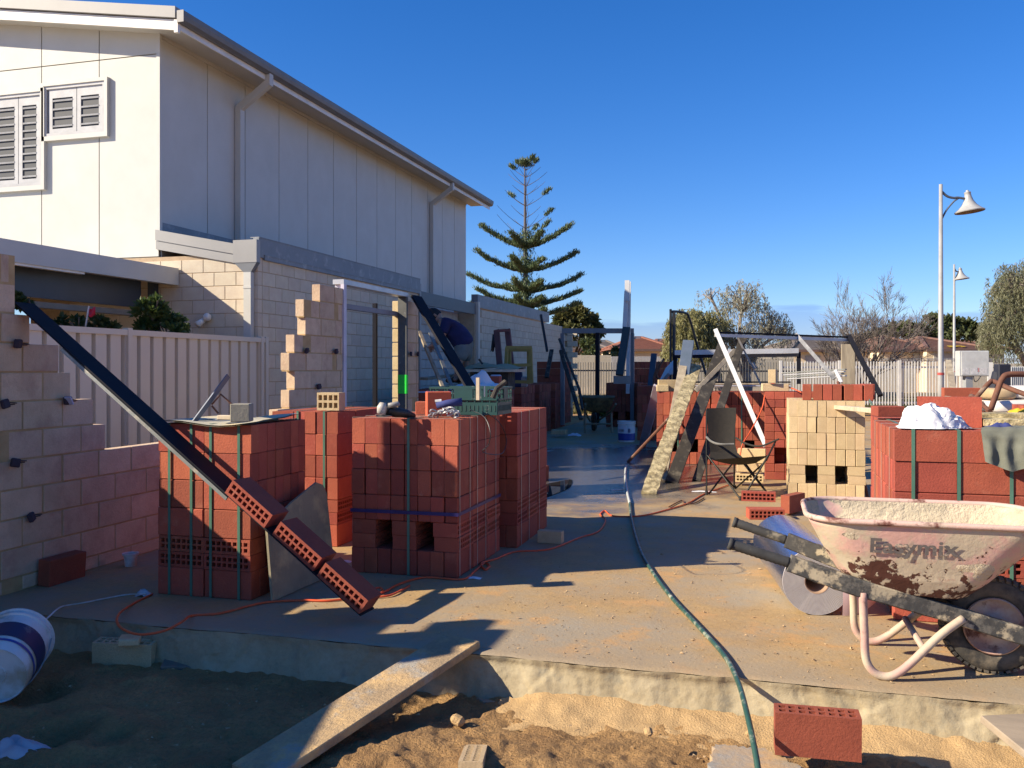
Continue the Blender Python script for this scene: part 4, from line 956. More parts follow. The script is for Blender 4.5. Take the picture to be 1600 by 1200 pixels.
RUSTP = M('rust_brown_paint', (.10, .035, .022), (.14, .05, .03), 12, .8, .4, 50, dirt=(.52, .34, .28), ds=8, dth=.56, dw=.03)
TRAYIN = M('mortar_lined_tray', (.52, .44, .31), (.42, .36, .26), 9, .95, .9, 34, dirt=(.60, .50, .36), ds=6, dth=.5, dirt2=(.26, .19, .13), d2s=8, d2th=.66, bdist=.02)
BARM = M('mortar_splashed_beam', (.045, .045, .045), (.07, .068, .062), 14, .8, .4, 50, dirt=(.44, .37, .25), ds=9, dth=.56, dw=.03, dirt2=(.14, .13, .11), d2s=16, d2th=.55)
YC = 4.30
def rr(cx, cy, hx, hy, r, z, n=15, tilt=0, crown=0):
    out = []
    for q, (sx_, sy) in enumerate(((1, 1), (-1, 1), (-1, -1), (1, -1))):
        for k in range(n):
            a = math.pi/2*q+math.pi/2*k/(n-1); x = cx+sx_*(hx-r)+r*math.cos(a); y = cy+sy*(hy-r)+r*math.sin(a)
            out.append(V(x, y, z+tilt*(x-cx)-crown*((x-cx)/hx)**2))
    return out
# loft from rim to floor
ZR = .675
ringsO = [rr(.655, YC, .475, .335, .17, ZR, tilt=0), rr(.655, YC, .468, .328, .17, ZR-.03, tilt=0), rr(.64, YC, .40, .295, .16, ZR-.13, tilt=.0), rr(.615, YC, .305, .25, .15, ZR-.25, tilt=-.01), rr(.60, YC, .235, .205, .13, ZR-.32, tilt=-.045), rr(.595, YC, .13, .12, .09, ZR-.335, tilt=-.06)]
def interp(rs, k):
    out = []
    for i in range(len(rs)-1):
        for t in range(k):
            f = t/k; out.append([a.lerp(b, f) for a, b in zip(rs[i], rs[i+1])])
    return out+[rs[-1]]
def loft(rs, mi, mb, flip=False, noise_=0.0, seed=0):
    n = len(rs[0]); b = len(mb.v)
    for r_ in rs:
        for p in r_:
            q = p
            if noise_:
                s_ = mnoise.noise(p*9+V(seed, 0, 0))*noise_; q = p+(V(.6, YC, .5)-p).normalized()*s_
            mb.v.append(tuple(q))
    for i in range(len(rs)-1):
        for j in range(n):
            j2 = (j+1) % n; f = (b+i*n+j, b+i*n+j2, b+(i+1)*n+j2, b+(i+1)*n+j); mb.f.append(f if not flip else f[::-1]); mb.m.append(mi)
    f = tuple(range(b+(len(rs)-1)*n, b+len(rs)*n)); mb.f.append(f if not flip else f[::-1]); mb.m.append(mi)
mb = MB(); loft(interp(ringsO, 14), 0, mb, False, .006, 11)
# lower body shows more rust
tray = mb.build('tray', [BPINK, RUSTP], wb, smooth=True)
tin = [[p+(V(.62, YC, .6)-p)*.018+V(0, 0, 0) for p in r_] for r_ in ringsO]
mb = MB(); loft(interp(tin, 6), 0, mb, True, .016, 3); mb.build('tray_lining', TRAYIN, tray, smooth=True)
mb = MB(); rim = [p+V(0, 0, 0) for p in ringsO[0]]+[ringsO[0][0]]; mb.tube([p+(p-V(.655, YC, ZR)).normalized()*.006 for p in rim], .0125, 8, 0, False); mb.build('rim', M('rim_paint', (.62, .40, .34), (.50, .38, .30), 6, .75, .4, 40, dirt=(.15, .055, .04), ds=7, dth=.58, dw=.04), tray, smooth=True)
# worn lettering on the near side
cu = bpy.data.curves.new('lettering', 'FONT'); cu.body = 'Easymix'; cu.size = .088; cu.extrude = .0008; cu.align_x = 'CENTER'; cu.offset = .0022; cu.space_character = 1.02
to = bpy.data.objects.new('lettering_tmp', cu); C.objects.link(to)
bpy.context.view_layer.update(); dg = bpy.context.evaluated_depsgraph_get(); tm = bpy.data.meshes.new_from_object(to.evaluated_get(dg)); bpy.data.objects.remove(to)
LETM = M('worn_lettering', (.12, .105, .10), (.17, .15, .14), 20, .8, .2, 60, dirt=(.56, .44, .34), ds=22, dth=.63, dw=.04)
lo_ = MB(); 
for v in tm.vertices: lo_.v.append(tuple(v.co))
for p in tm.polygons: lo_.f.append(tuple(p.vertices)); lo_.m.append(0)
# fit to the curved side: x along the tray, height down the flank
def flank(u, h):
    """point on the near flank: u along X, h below the rim"""
    rs = ringsO; z = ZR-h
    for i in range(len(rs)-1):
        za, zb_ = rs[i][0].z, rs[i+1][0].z
        ya = min(p.y for p in rs[i]); yb = min(p.y for p in rs[i+1])
        if zb_ <= z <= za: 
            t = (za-z)/(za-zb_); return V(u, ya+(yb-ya)*t-.0085, z)
    return V(u, YC-.25, z)
lo_.v = [tuple(flank(.585+x*1.16, .128-y)+V(0, -zz_, 0)) for x, y, zz_ in lo_.v]
lo_.build('lettering', LETM, tray)
# long beams, grips, legs, braces
for sgn in (-1, 1):
    pts = [V(-.14, YC+sgn*.285, .545), V(.10, YC+sgn*.265, .475), V(.35, YC+sgn*.235, .39), V(.72, YC+sgn*.16, .285), V(1.12, YC+sgn*.085, .165)]
    path = bez([pts[1], pts[2], pts[3], pts[4]], 10); mb = MB(); A = []
    for k, q in enumerate(path):
        dd_ = (path[min(k+1, len(path)-1)]-path[max(k-1, 0)]).normalized(); sd = V(0, 1, 0); sd = (sd-dd_*sd.dot(dd_)).normalized(); u_ = dd_.cross(sd); u_ = u_ if u_.z > 0 else -u_
        ww, hh = .021, .036; row = []
        for (y_, z_) in ((-ww, -hh+.006), (-ww+.006, -hh), (ww-.006, -hh), (ww, -hh+.006), (ww, hh-.006), (ww-.006, hh), (-ww+.006, hh), (-ww, hh-.006), (-ww, -hh+.006)):
            s_ = 1+.16*max(0, mnoise.noise(q*26+V(y_*40, sgn*7, z_*40))); row.append(tuple(q+sd*y_*s_+u_*z_*s_))
        A.append(row)
    mb.grid(np.array(A)); k = 9; mb.f.append(tuple(range(8))); mb.m.append(0); o0 = (len(A)-1)*9; mb.f.append(tuple(range(o0, o0+8))[::-1]); mb.m.append(0)
    beam_ = mb.build('shaft', BARM, wb, smooth=True, flat_deg=35)
    mb = MB(); g = bez([pts[0], pts[0].lerp(pts[1], .5), pts[1]], 12); rs_ = [.0215+.002*(i % 2) for i in range(len(g))]; rs_[0] = .022; mb.tube(g, rs_, 12); mb.tube([pts[0]-V(.012, 0, -.004), pts[0]+V(.006, 0, -.002)], .026, 12); mb.build('grip', M('grip_rubber', (.03, .03, .03), (.05, .05, .048), 12, .8, .2, 60, dirt=(.34, .30, .22), ds=8, dth=.60), beam_, smooth=True)
    # leg: a bent tube in a V with a flat foot
    lg = bez([V(.40, YC+sgn*.235, .36), V(.405, YC+sgn*.245, .20), V(.415, YC+sgn*.25, .07), V(.47, YC+sgn*.25, .018), V(.55, YC+sgn*.248, .045), V(.70, YC+sgn*.21, .19), V(.80, YC+sgn*.17, .262)], 7)
    mb = MB(); mb.tube(lg, .0175, 10); mb.build('leg', M('pink_tube', (.50, .30, .25), (.44, .28, .23), 7, .7, .25, 40, dirt=(.50, .41, .30), ds=6, dth=.5, dirt2=(.16, .06, .04), d2s=11, d2th=.66), wb, smooth=True)
mb = MB(); mb.tube([V(.405, YC-.24, .33), V(.405, YC+.24, .33)], .014, 8); mb.tube([V(.64, YC-.228, .135), V(.60, YC, .20), V(.64, YC+.228, .135)], .014, 8); mb.build('brace', MATS['pink_tube'], wb, smooth=True)
mb = MB(); mb.box((.36, YC-.17, .335), (.78, YC+.17, .345), 0, T(.0, 0, .0)); mb.build('tray_bracket', BLACKST, wb)
# wheel
wc = V(.945, YC, .205); wheel = thing('wheel', None, None, (0, 0, 0)); wheel.location = wc; wheel.parent = wb; wheel.location = wc-wb.location; WM[wheel.name] = T(*wc)
mw = T(*wc) @ RX90
prof = []
for k in range(17):
    a = -math.pi*.86+2*math.pi*.86*k/16; prof.append((.158+.050*math.cos(a), .048*math.sin(a)))
mb = MB(); mb.lathe(prof, 48, 0, mw); 
for k in range(44):
    a = 2*math.pi*k/44
    for s in (-1, 1):
        m = T(*wc) @ Matrix.Rotation(a+(.07 if s > 0 else 0), 4, 'Y') @ T(.2035, s*.024, 0) @ E3(0, 0, s*14); mb.box((-.006, -.020, -.0085), (.005, .020, .0085), 0, m)
mb.build('tyre', RUBBER, wheel, smooth=True, flat_deg=40)
RIMM = M('wheel_rim_paint', (.44, .24, .19), (.36, .19, .15), 8, .7, .3, 50, dirt=(.55, .42, .33), ds=5, dth=.52, dw=.08, dirt2=(.13, .05, .035), d2s=8, d2th=.6)
mb = MB(); mb.lathe([(.118, -.050), (.124, -.046), (.118, -.042), (.108, -.030), (.10, -.012), (.05, -.012), (.035, -.03), (.0, -.03)], 36, 0, mw); mb.lathe([(.118, .050), (.124, .046), (.118, .042), (.108, .030), (.10, .012), (.05, .012), (.035, .03), (.0, .03)], 36, 0, mw); mb.build('rim', RIMM, wheel, smooth=True)
mb = MB(); mb.tube([wc+V(0, -.105, 0), wc+V(0, .105, 0)], .011, 10); mb.tube([wc+V(0, -.108, 0), wc+V(0, -.09, 0)], .022, 6); mb.tube([wc+V(0, .108, 0), wc+V(0, .09, 0)], .022, 6)
mb.box(tuple(wc+V(-.02, -.085, -.01)), tuple(wc+V(.02, -.078, .045))); mb.build('axle', M('axle_mortar', (.5, .42, .3), (.3, .2, .14), 20, .8, .3, 60), wheel, smooth=True)
# front guard posts seen past the wheel
mb = MB(); mb.tube([V(1.12, YC-.085, .16), V(1.16, YC-.09, .40), V(1.10, YC-.12, .62)], .016, 8); mb.tube([V(1.12, YC+.085, .16), V(1.16, YC+.09, .40), V(1.10, YC+.12, .62)], .016, 8); mb.build('tray_strut', MATS['pink_tube'], wb, smooth=True)

# ------------------------------------------------------------------ foil insulation roll
foil = thing('foil_roll', 'shiny blue foil insulation roll lying behind the wheelbarrow handles', 'insulation roll', (.2, 5.6, 0))
FOILM = bpy.data.materials.new('blue_foil'); FOILM.use_nodes = True; b_ = FOILM.node_tree.nodes['Principled BSDF']; b_.inputs['Base Color'].default_value = (.50, .56, .78, 1); b_.inputs['Metallic'].default_value = .95; b_.inputs['Roughness'].default_value = .17
n_ = FOILM.node_tree.nodes; q1 = n_.new('ShaderNodeTexVoronoi'); q1.inputs['Scale'].default_value = 110; q2 = n_.new('ShaderNodeBump'); q2.inputs['Strength'].default_value = .25; q2.inputs['Distance'].default_value = .004
q0 = n_.new('ShaderNodeTexCoord'); FOILM.node_tree.links.new(q0.outputs['Object'], q1.inputs['Vector']); FOILM.node_tree.links.new(q1.outputs['Distance'], q2.inputs['Height']); FOILM.node_tree.links.new(q2.outputs[0], b_.inputs['Normal'])
fa, fb = V(.265, 5.02, .178), V(.10, 6.12, .178); fm = frame(fa, fb-fa); fm = fm @ Matrix.Rotation(R(90), 4, 'Y')   # local z along the roll
fL = (fb-fa).length
mb = MB(); mb.lathe([(.176, .006), (.178, .02), (.177, fL*.5), (.178, fL-.02), (.176, fL), (.06, fL)], 56, 0, fm); mb.build('foil_skin', FOILM, foil, smooth=True, flat_deg=50)
WRAPG = M('foam_edge_grey', (.50, .47, .47), (.44, .41, .42), 20, .8, .1, 90); WRAPP = M('foam_edge_dark', (.30, .27, .28), (.34, .28, .28), 20, .8, .1, 90)
mb = MB(); r_ = .176; k = 0; prof = []
while r_ > .062:
    prof += [(r_, .0), (r_-.0042, .001)]; mb.lathe([(r_, .006), (r_, -.002), (r_-.0038, -.002)], 48, 0, fm); mb.lathe([(r_-.0038, -.002), (r_-.0042, .004), (r_-.0058, .004), (r_-.006, -.002)], 48, 1, fm); r_ -= .006
mb.build('wound_layers', [WRAPG, WRAPP], foil)
mb = MB(); mb.lathe([(.064, -.003), (.057, -.003), (.056, .35), (.0, .36)], 40, 0, fm); mb.build('core_tube', M('card_tube', (.40, .26, .17), None, 6, .8, .1), foil, smooth=True)
# loose outer wrap standing away on the right, pink side out
mb = MB(); A = []
for i in range(12):
    u = i/11; A.append([(.395+.235*u, 5.035+.20*u*u-.03*math.sin(math.pi*v), .003+.10*u*u+(.25-.06*u)*v) for v in np.linspace(0, 1, 9)])
mb.grid(np.array(A)); mb.build('loose_wrap', M('foil_underside', (.60, .42, .44), (.55, .40, .42), 4, .5, .05, 30, metal=.2), foil, smooth=True)

# ------------------------------------------------------------------ camp chair
ch_ = thing('camp_chair', 'black folding camp chair with high mesh back on the slab', 'chair', G(1155, 778))
CHT = M('chair_tube', (.012, .012, .012), None, 5, .5, 0, spec=.2); CHF = M('chair_fabric', (.018, .015, .011), (.026, .021, .015), 30, .85, .2, 200)
cD = 9.25
def c(px, py, dd=0): return P(px, py, cD+dd)
FL, FR, BL_, BR = c(1104, 774, .05), c(1203, 777, -.15), c(1152, 768, .75), c(1157, 781, -.35)
def foot(p): q = p.copy(); q.z = 0.012; return q
mb = MB()
for a, b in ((c(1104, 640, .45), foot(c(1104, 774, .05))), (c(1148, 640, .45), foot(c(1147, 768, .5))), (c(1106, 712, .1), foot(c(1157, 781, -.35))), (c(1200, 712, -.3), foot(c(1160, 781, -.35))), (c(1163, 722, .0), foot(c(1203, 777, -.15))), (c(1104, 712, .2), foot(c(1148, 770, .5))), (c(1146, 722, .4), foot(c(1108, 774, .05))), (c(1213, 687, -.2), c(1197, 720, -.25)), (c(1192, 725, -.25), foot(c(1150, 768, .5))), (c(1160, 722, .4), foot(c(1203, 777, -.15)))):
    mb.tube([a, b], .0095, 7)
fr_ = mb.build('frame', CHT, ch_)
mb = MB()
for p in (c(1104, 774, .05), c(1157, 781, -.35), c(1203, 777, -.15), c(1148, 769, .5)): q = foot(p); mb.tube([q-V(0, 0, .011), q+V(0, 0, .03)], .016, 8)
mb.build('foot', BLACKP, fr_)
def sheet_from(rows, name, mat, parent, thick=.004):
    A = np.array([[tuple(p) for p in r_] for r_ in rows]); mb = MB(); mb.grid(A); B = A.copy(); B[:, :, 1] += thick; mb.grid(B[::-1]); return mb.build(name, mat, parent, smooth=True)
def brow(l, r, n=9, sag=.03): return [l.lerp(r, k/(n-1))+V(0, sag*math.sin(math.pi*k/(n-1)), 0) for k in range(n)]
bk = [brow(c(1104, 638, .42), c(1150, 637, .42)), brow(c(1105, 656, .38), c(1150, 656, .38)), brow(c(1106, 672, .34), c(1148, 674, .34)), brow(c(1108, 690, .28), c(1148, 692, .28)), brow(c(1110, 708, .2), c(1153, 710, .2))]
sheet_from(bk, 'backrest', CHF, ch_)
se = [brow(c(1110, 706, .2), c(1153, 708, .2), sag=0), brow(c(1108, 716, .1), c(1164, 718, .1), sag=0), brow(c(1114, 719, -.08), c(1180, 724, -.08), sag=0), brow(c(1118, 718, -.25), c(1201, 712, -.25), sag=0)]
for r_ in se[1:3]:
    for k, p in enumerate(r_): p.z -= .03*math.sin(math.pi*k/8)
sheet_from(se, 'seat', CHF, ch_)
mb = MB(); mb.tube(bez([c(1104, 683, .3), c(1112, 690, .05), c(1125, 694, -.1), c(1147, 694, -.15)], 5), .012, 6); mb.build('arm', M('arm_web', (.16, .155, .14), None, 8, .8, .1), ch_)
mb = MB(); mb.tube(bez([c(1150, 684, .3), c(1165, 693, .1), c(1188, 697, -.1), c(1217, 686, -.25)], 5), .010, 6); mb.build('arm', CHF, ch_)

# ------------------------------------------------------------------ props, planks, frames in the middle
def plank(label, a, b, w_, h, mat, name='plank', up=(0, -1, 0), cat='plank', group=None, bev=.004):
    mb = MB(); mb.beam(a, b, w_, h, up=up, b=bev); return tag(mb.build(name, mat), label, cat, group)
def crusty(label, a, b, w_, h, mat, name, cat, amp=.012, up=(0, -1, 0), n=40, seed=1):
    """a plank whose faces carry lumps of dried mortar"""
    a, b = Vector(a), Vector(b); m = frame(a, b-a, z=up); L_ = (b-a).length; mb = MB(); ring = []
    base = [(-w_/2, -h/2), (-w_/6, -h/2), (w_/6, -h/2), (w_/2, -h/2), (w_/2, 0), (w_/2, h/2), (w_/6, h/2), (-w_/6, h/2), (-w_/2, h/2), (-w_/2, 0)]
    A = []
    for i in range(n+1):
        row = []
        for y, z in base+base[:1]:
            q = m @ V(L_*i/n, y, z); s_ = amp*max(0, mnoise.noise(V(q.x*9+seed, q.y*9, q.z*14))+.15); d = (m.to_3x3() @ V(0, y, z)).normalized(); row.append(tuple(q+d*s_))
        A.append(row)
    mb.grid(np.array(A)); k = len(base)
    mb.f.append(tuple(range(k))); mb.m.append(0); o0 = n*(k+1); mb.f.append(tuple(range(o0, o0+k))[::-1]); mb.m.append(0)
    return tag(mb.build(name, mat, smooth=True, flat_deg=40), label, cat)
crusty('mortar crusted plank leaning nearest on the far red pack', G(1013, 772), P(1087, 572, 12.15), .15, .045, MOSST, 'plank', 'plank', .02)
plank('pale grey plank leaning beside the mortar crusted one', G(1034, 752), P(1071, 553, 12.2), .11, .045, TIMBER)
plank('blue tipped top length lashed on the pale grey plank', P(1068, 588, 11.88), P(1076, 533, 12.3), .15, .05, M('blue_grey_paint', (.10, .13, .18), (.08, .11, .15), 8, .6, .1), 'board')
plank('dark wide plank leaning on the far red pack', G(1049, 755), P(1130, 540, 12.25), .15, .045, DARKT)
plank('dark narrow plank leaning behind the camp chair', G(1088, 752), P(1162, 526, 12.2), .10, .045, DARKT)
plank('thin pale batten tied across the dark planks', P(1149, 547, 12.0), P(1087, 611, 11.5), .06, .03, TIMBER, 'batten', cat='batten')
plank('pale lavender board leaning at the left end of the far pack', G(1004, 697), P(1028, 604, 12.7), .13, .03, M('lavender_board', (.50, .46, .52), (.42, .39, .44), 6, .7, .1), 'board')
mb = MB(); mb.tube([G(981, 722), P(1043, 656, 12.2), P(1052, 645, 12.38)], .022, 8); tag(mb.build('brown_pole', RUST), 'long brown pole sloping to the slab left of the planks', 'pole')
# tilted aluminium window frame resting on the planks
wf = thing('window_frame', 'large tilted aluminium frame with white side leaning over the red packs', 'window frame', G(1195, 760))
a = P(1118, 519, 11.7); b = P(1197, 698, 10.6); c_ = P(1326, 527, 12.6); d_ = P(1376, 618, 11.8)
WALU = M('white_aluminium', (.68, .68, .68), None, 4, .35, .02, 20)
mb = MB(); mb.beam(a+V(0, 0, .03), b, .052, .05, up=(0, -1, .3)); mb.build('stile', WALU, wf)
mb = MB(); mb.beam(a, c_, .05, .022, up=(0, 0, 1)); mb.build('head_rail', BLACKST, wf)
mb = MB(); mb.beam(a-V(0, 0, .04), c_-V(0, 0, .04), .045, .04, up=(0, 0, 1)); mb.build('head_track', ALU, wf)
mb = MB(); mb.beam(c_+V(0, 0, .02), d_, .06, .05, up=(0, -1, .3)); mb.build('stile', BLACKST, wf)
mb = MB(); mb.beam(P(1150, 522, 12.05), P(1190, 603, 11.9), .025, .02, up=(0, -1, 0)); mb.tube([P(1174, 568, 11.97), P(1179, 577, 11.95)], .04, 8); mb.build('prop', M('chrome_dark', (.25, .23, .21), None, 7, .4, 0, metal=.5), wf)
mb = MB(); mb.beam(P(1243, 522, 12.25), P(1304, 592, 11.8), .05, .03, up=(0, -1, 0)); mb.build('prop', M('steel_prop', (.08, .08, .085), (.3, .3, .3), 6, .4, 0, metal=.4), wf)
plank('short white capped end of a prop standing on the cream pack', P(1305, 578, 9.35), P(1315, 598, 9.3), .035, .03, WALU, 'prop_end', cat='prop')
mb = MB(); mb.tube([P(1309, 597, 9.3), P(1324, 640, 9.0), P(1356, 778, 8.95)], .016, 7); tag(mb.build('brown_rod', RUST), 'thin rusty rod leaning on the front of the cream pack', 'rod')
plank('upright weathered timber post behind the red bricks', P(1325, 600, 14.0), P(1325, 538, 14.0), .20, .10, TIMBER, 'timber_post', cat='post')
# horizontal silver frame behind the packs
hf = thing('sliding_frame', 'low silver and black sliding window frame behind the far red pack', 'window frame', P(1150, 600, 14))
A0, A1 = P(1055, 551, 14.2), P(1248, 548, 13.6); A2, A3 = P(1055, 600, 14.2), P(1248, 600, 13.6)
mb = MB(); mb.beam(A0, A1, .10, .075, up=(0, 0, 1)); mb.build('top_rail', ALU, hf)
mb = MB(); mb.beam(A0-V(0, 0, .065), A1-V(0, 0, .065), .11, .05, up=(0, 0, 1)); mb.build('track', BLACKST, hf)
mb = MB(); mb.beam(A1-V(0, 0, .02), A3, .06, .07, up=(0, -1, 0)); mb.build('stile', BLACKST, hf)
mb = MB(); mb.beam(A0-V(0, 0, .02), A2, .06, .06, up=(0, -1, 0)); mb.build('stile', BLACKST, hf)
for i in range(4):
    a, b = P(1222+3*i, 583+3.0*i, 13.4-.1*i), P(1322-2*(i%3), 577+3.4*i, 12.6-.1*i); plank(['grey length at the top of the aluminium pile', 'silver length second down in the aluminium pile', 'grey length third down in the aluminium pile', 'lowest silver length of the aluminium pile'][i], a, b, .05, .018, (GALV, ALU)[i % 2], 'aluminium_length', up=(0, 0, 1), cat='aluminium length', group='lengths of aluminium stacked beside the sliding frame')
for i in range(3):
    plank(['silver track lying along the top of the far red packs', 'grey board lying along the top of the far red packs', 'dark track behind the silver one on the far red packs'][i], P(1060, 603-3*i, 12.7+.3*i), P(1235, 603-3*i, 12.4+.3*i), .12, .02, (ALU, TIMBER, BLACKST)[i], 'track', up=(0, 0, 1), cat='track')
mb = MB(); mb.tube(bez([P(1048, 612, 15.5), P(1048, 495, 15.5), P(1050, 487, 15.5), P(1070, 489, 15.7), P(1077, 497, 15.8), P(1091, 545, 16), P(1111, 612, 16)], 5), .022, 6); mb.tube([P(1053, 612, 15.5), P(1053, 487, 15.5)], .03, 6); tag(mb.build('tube_frame', BLACKP), 'tall thin black tube frame in front of the weeping tree', 'tube frame')
mb = MB(); mb.beam(P(1050, 585, 15.4), P(1050, 566, 15.4), .06, .06); mb.beam(P(1038, 592, 14.5), P(1050, 568, 14.8), .05, .30, up=(.3, -1, 0)); tag(mb.build('white_bracket', ALU), 'white angled metal piece at the foot of the tube frame', 'bracket')
# far grey sliding door frame and white lengths
df = thing('far_door_frame', 'grey metal door frame standing open at the far end of the slab', 'door frame', P(930, 650, 20))
D_ = 20.0
GRYM = M('blue_grey_frame', (.20, .205, .22), None, 5, .5, 0)
mb = MB(); mb.beam(P(878, 517, D_), P(990, 517, D_), .12, .11, up=(0, 0, 1)); mb.build('head', GRYM, df)
mb = MB(); mb.beam(P(879, 521, D_), P(879, 664, D_), .08, .10, up=(0, -1, 0)); mb.build('jamb', GRYM, df)
mb = MB(); mb.beam(P(988, 521, D_), P(988, 664, D_), .08, .10, up=(0, -1, 0)); mb.build('jamb', GRYM, df)
mb = MB(); mb.beam(P(934, 520, D_-.06), P(933, 664, D_-.06), .08, .14, up=(0, -1, 0)); mb.build('mullion', BLACKST, df)
mb = MB(); mb.tube([P(874, 530, 19.5), P(905, 608, 17.5), P(910, 640, 17)], .03, 6); tag(mb.build('thin_brace', DARKT), 'thin dark brace crossing the far door frame', 'brace')
mb = MB(); mb.beam(P(876, 548, 19.2), P(908, 655, 17.2), .07, .05); tag(mb.build('dark_brace', MATS['dark_timber']), 'dark brace leaning in front of the far door frame', 'brace')
mb = MB(); mb.beam(P(845, 492, 22), P(855, 549, 21.5), .05, .05); tag(mb.build('black_rod', BLACKP), 'black rod leaning at the end of the boundary wall', 'rod')
mb = MB(); mb.beam(P(862, 547, 20.5), P(854, 590, 19.8), .09, .05); tag(mb.build('dark_batten', DARKT), 'dark batten leaning on the tall far brick block', 'batten')
mb = MB(); mb.beam(P(979, 455, 19.6), P(976, 512, 19.6), .09, .06, up=(0, -1, 0)); mb.beam(P(980, 438, 19.5), P(980, 470, 19.5), .10, .05, up=(0, -1, 0)); tag(mb.build('white_length', WALU), 'white metal length sticking highest above the far door frame', 'length')
mb = MB(); mb.beam(P(983, 440, 19.7), P(981, 615, 19.7), .08, .05, up=(0, -1, 0)); tag(mb.build('white_length', WALU), 'long white metal length standing just behind the highest one', 'length')
mb = MB(); mb.beam(P(979, 512, 19.2), P(968, 586, 18.8), .16, .08, up=(0, -1, 0)); tag(mb.build('dark_green_post', M('dark_green', (.04, .055, .055), None, 5, .6, 0)), 'dark green post crossing the white metal lengths', 'post')
p = P(972, 586, 18.9); box_thing('grey_block', 'long grey block lying on the dark far pack', 'block', (.36, .14, .17), T(p.x, p.y, 1.075) @ E3(0, 0, 12), M('dusk_block', (.36, .31, .28), None, 7, .9, .3))
# black lintel and battens by the door frame
mb = MB(); mb.beam(P(650, 463, 11.1), P(756, 640, 10.2), .17, .03, up=(.75, -.3, .55)); tag(mb.build('steel_lintel', BLACKST), 'shorter black steel lintel leaning beside the bending man', 'lintel')
mb = MB(); mb.beam(P(655, 518, 11.6), P(692, 606, 11.0), .04, .03); tag(mb.build('batten', TIMBER), 'thin grey batten leaning beyond the door wall', 'batten')
mb = MB(); mb.beam(P(672, 520, 11.9), P(706, 604, 11.3), .045, .02); tag(mb.build('steel_length', GALV), 'thin grey steel length leaning behind the grey batten', 'length')
# sheets on the shaded packs
def crumpled(name, label, cat, cx_, cy_, cz_, sx_, sy_, h, mat, seed, n=22, peak=None, rz=0, drape=0):
    A = []
    for i in range(n):
        row = []
        for j in range(n):
            u, v = i/(n-1)*2-1, j/(n-1)*2-1
            rr_ = max(abs(u), abs(v)); w0 = max(0, 1-(u*u+v*v)*.75)
            q = V(u*sx_, v*sy_, 0); q.rotate(Euler((0, 0, rz)))
            z = h*w0**.8*(.55+.9*abs(mnoise.noise(V(u*1.6+seed, v*1.6, seed))))+.25*h*abs(mnoise.noise(V(u*4+seed, v*4, 3)))*(.3+w0)
            if peak: z += peak*max(0, 1-math.hypot(u-.1, v)/.55)
            wob = .06*mnoise.noise(V(u*3, v*3, seed+9))
            row.append((cx_+q.x*(1+wob), cy_+q.y*(1+wob), cz_+z-drape*max(0, -v-.6)))
        A.append(row)
    mb = MB(); mb.grid(np.array(A)); return tag(mb.build(name, mat, smooth=True), label, cat)
p = P(748, 580, 12.6); crumpled('white_sheet', 'crumpled white sheet on the shaded pack beside the man', 'sheet', p.x, p.y, 1.02, .34, .3, .16, CLOTHW, 5, peak=.12)
p = P(688, 607, 12.0); crumpled('plastic_sheet', 'pale plastic sheet lying behind the smooth red block', 'sheet', p.x, p.y, .99, .5, .35, .02, M('dusk_plastic', (.52, .5, .58), None, 5, .4, .1), 8)
p = P(712, 606, 12.8)
plank('scaffold plank across the shaded packs under the man', P(690, 592, 13.9)+V(-.3, 0, .0), P(800, 574, 14.6)+V(0, .6, 0), .24, .04, TIMBER, 'scaffold_plank', up=(0, 0, 1))
p = P(764, 586, 13.2); box_thing('red_block', 'dark red block under the white sheet in the shade', 'block', (.34, .3, .2), T(p.x, p.y, 1.10) @ E3(0, 0, 10), RED)
mb = MB(); mb.box((-.25, -.2, 0), (.25, .2, .03)); o = crumpled('mortar_heap', 'heap of mortar on a spot board behind the white sheet', 'mortar', *P(770, 575, 13.8)[:2], 1.30, .45, .3, .10, M('wet_mortar', (.36, .30, .18), None, 7, .9, .5, 40), 14)
mb.v = []; mb.f = []; mb.m = []; q = P(770, 575, 13.8); mb.box((q.x-.45, q.y-.3, 1.26), (q.x+.45, q.y+.3, 1.30)); tag(mb.build('spot_board', PALET), 'pale spot board under the heap of mortar', 'board')
mb = MB(); mb.box((q.x-.3, q.y-.2, .99), (q.x+.3, q.y+.2, 1.26)); tag(mb.build('drum_stand', DARKT), 'dark stand holding up the mortar spot board', 'stand')
mb = MB(); mb.beam(P(748, 561, 13.6), P(754, 569, 13.6), .03, .03); tag(mb.build('trowel_handle', BLACKP), 'black trowel handle standing in the mortar heap', 'handle')
# yellow trestle
tr = thing('trestle', 'yellow steel trestle standing on the shaded packs', 'trestle', P(811, 598, 14.5))
D_ = 14.5
for (x0, y0, x1, y1) in ((790, 543, 831, 543), (788, 571, 832, 570), (789, 596, 832, 597)):
    mb = MB(); mb.beam(P(x0, y0, D_), P(x1, y1, D_), .05, .05, up=(0, 0, 1)); mb.build('rail', YEL, tr)
mb = MB(); mb.beam(P(792, 547, D_+.3), P(828, 547, D_+.3), .05, .05, up=(0, 0, 1)); mb.build('rail', YEL, tr)
for (x0, y0, x1, y1, dd) in ((792, 543, 789, 598, 0), (829, 543, 831, 598, 0), (826, 547, 826, 600, .35), (796, 547, 797, 600, .35)):
    mb = MB(); mb.beam(P(x0, y0, D_+dd), P(x1, y1, D_+dd), .05, .045, up=(0, -1, 0)); mb.build('leg', YEL, tr)
REDT = M('red_brown_board', (.17, .06, .05), (.13, .05, .04), 7, .7, .2)
plank('red brown board leaning left against the boundary wall', P(781, 572, 15.2), P(776, 516, 15.6), .10, .05, REDT, 'board', cat='board')
plank('red brown board leaning right against the boundary wall', P(799, 570, 15.2), P(793, 515, 15.6), .10, .05, REDT, 'board', cat='board')
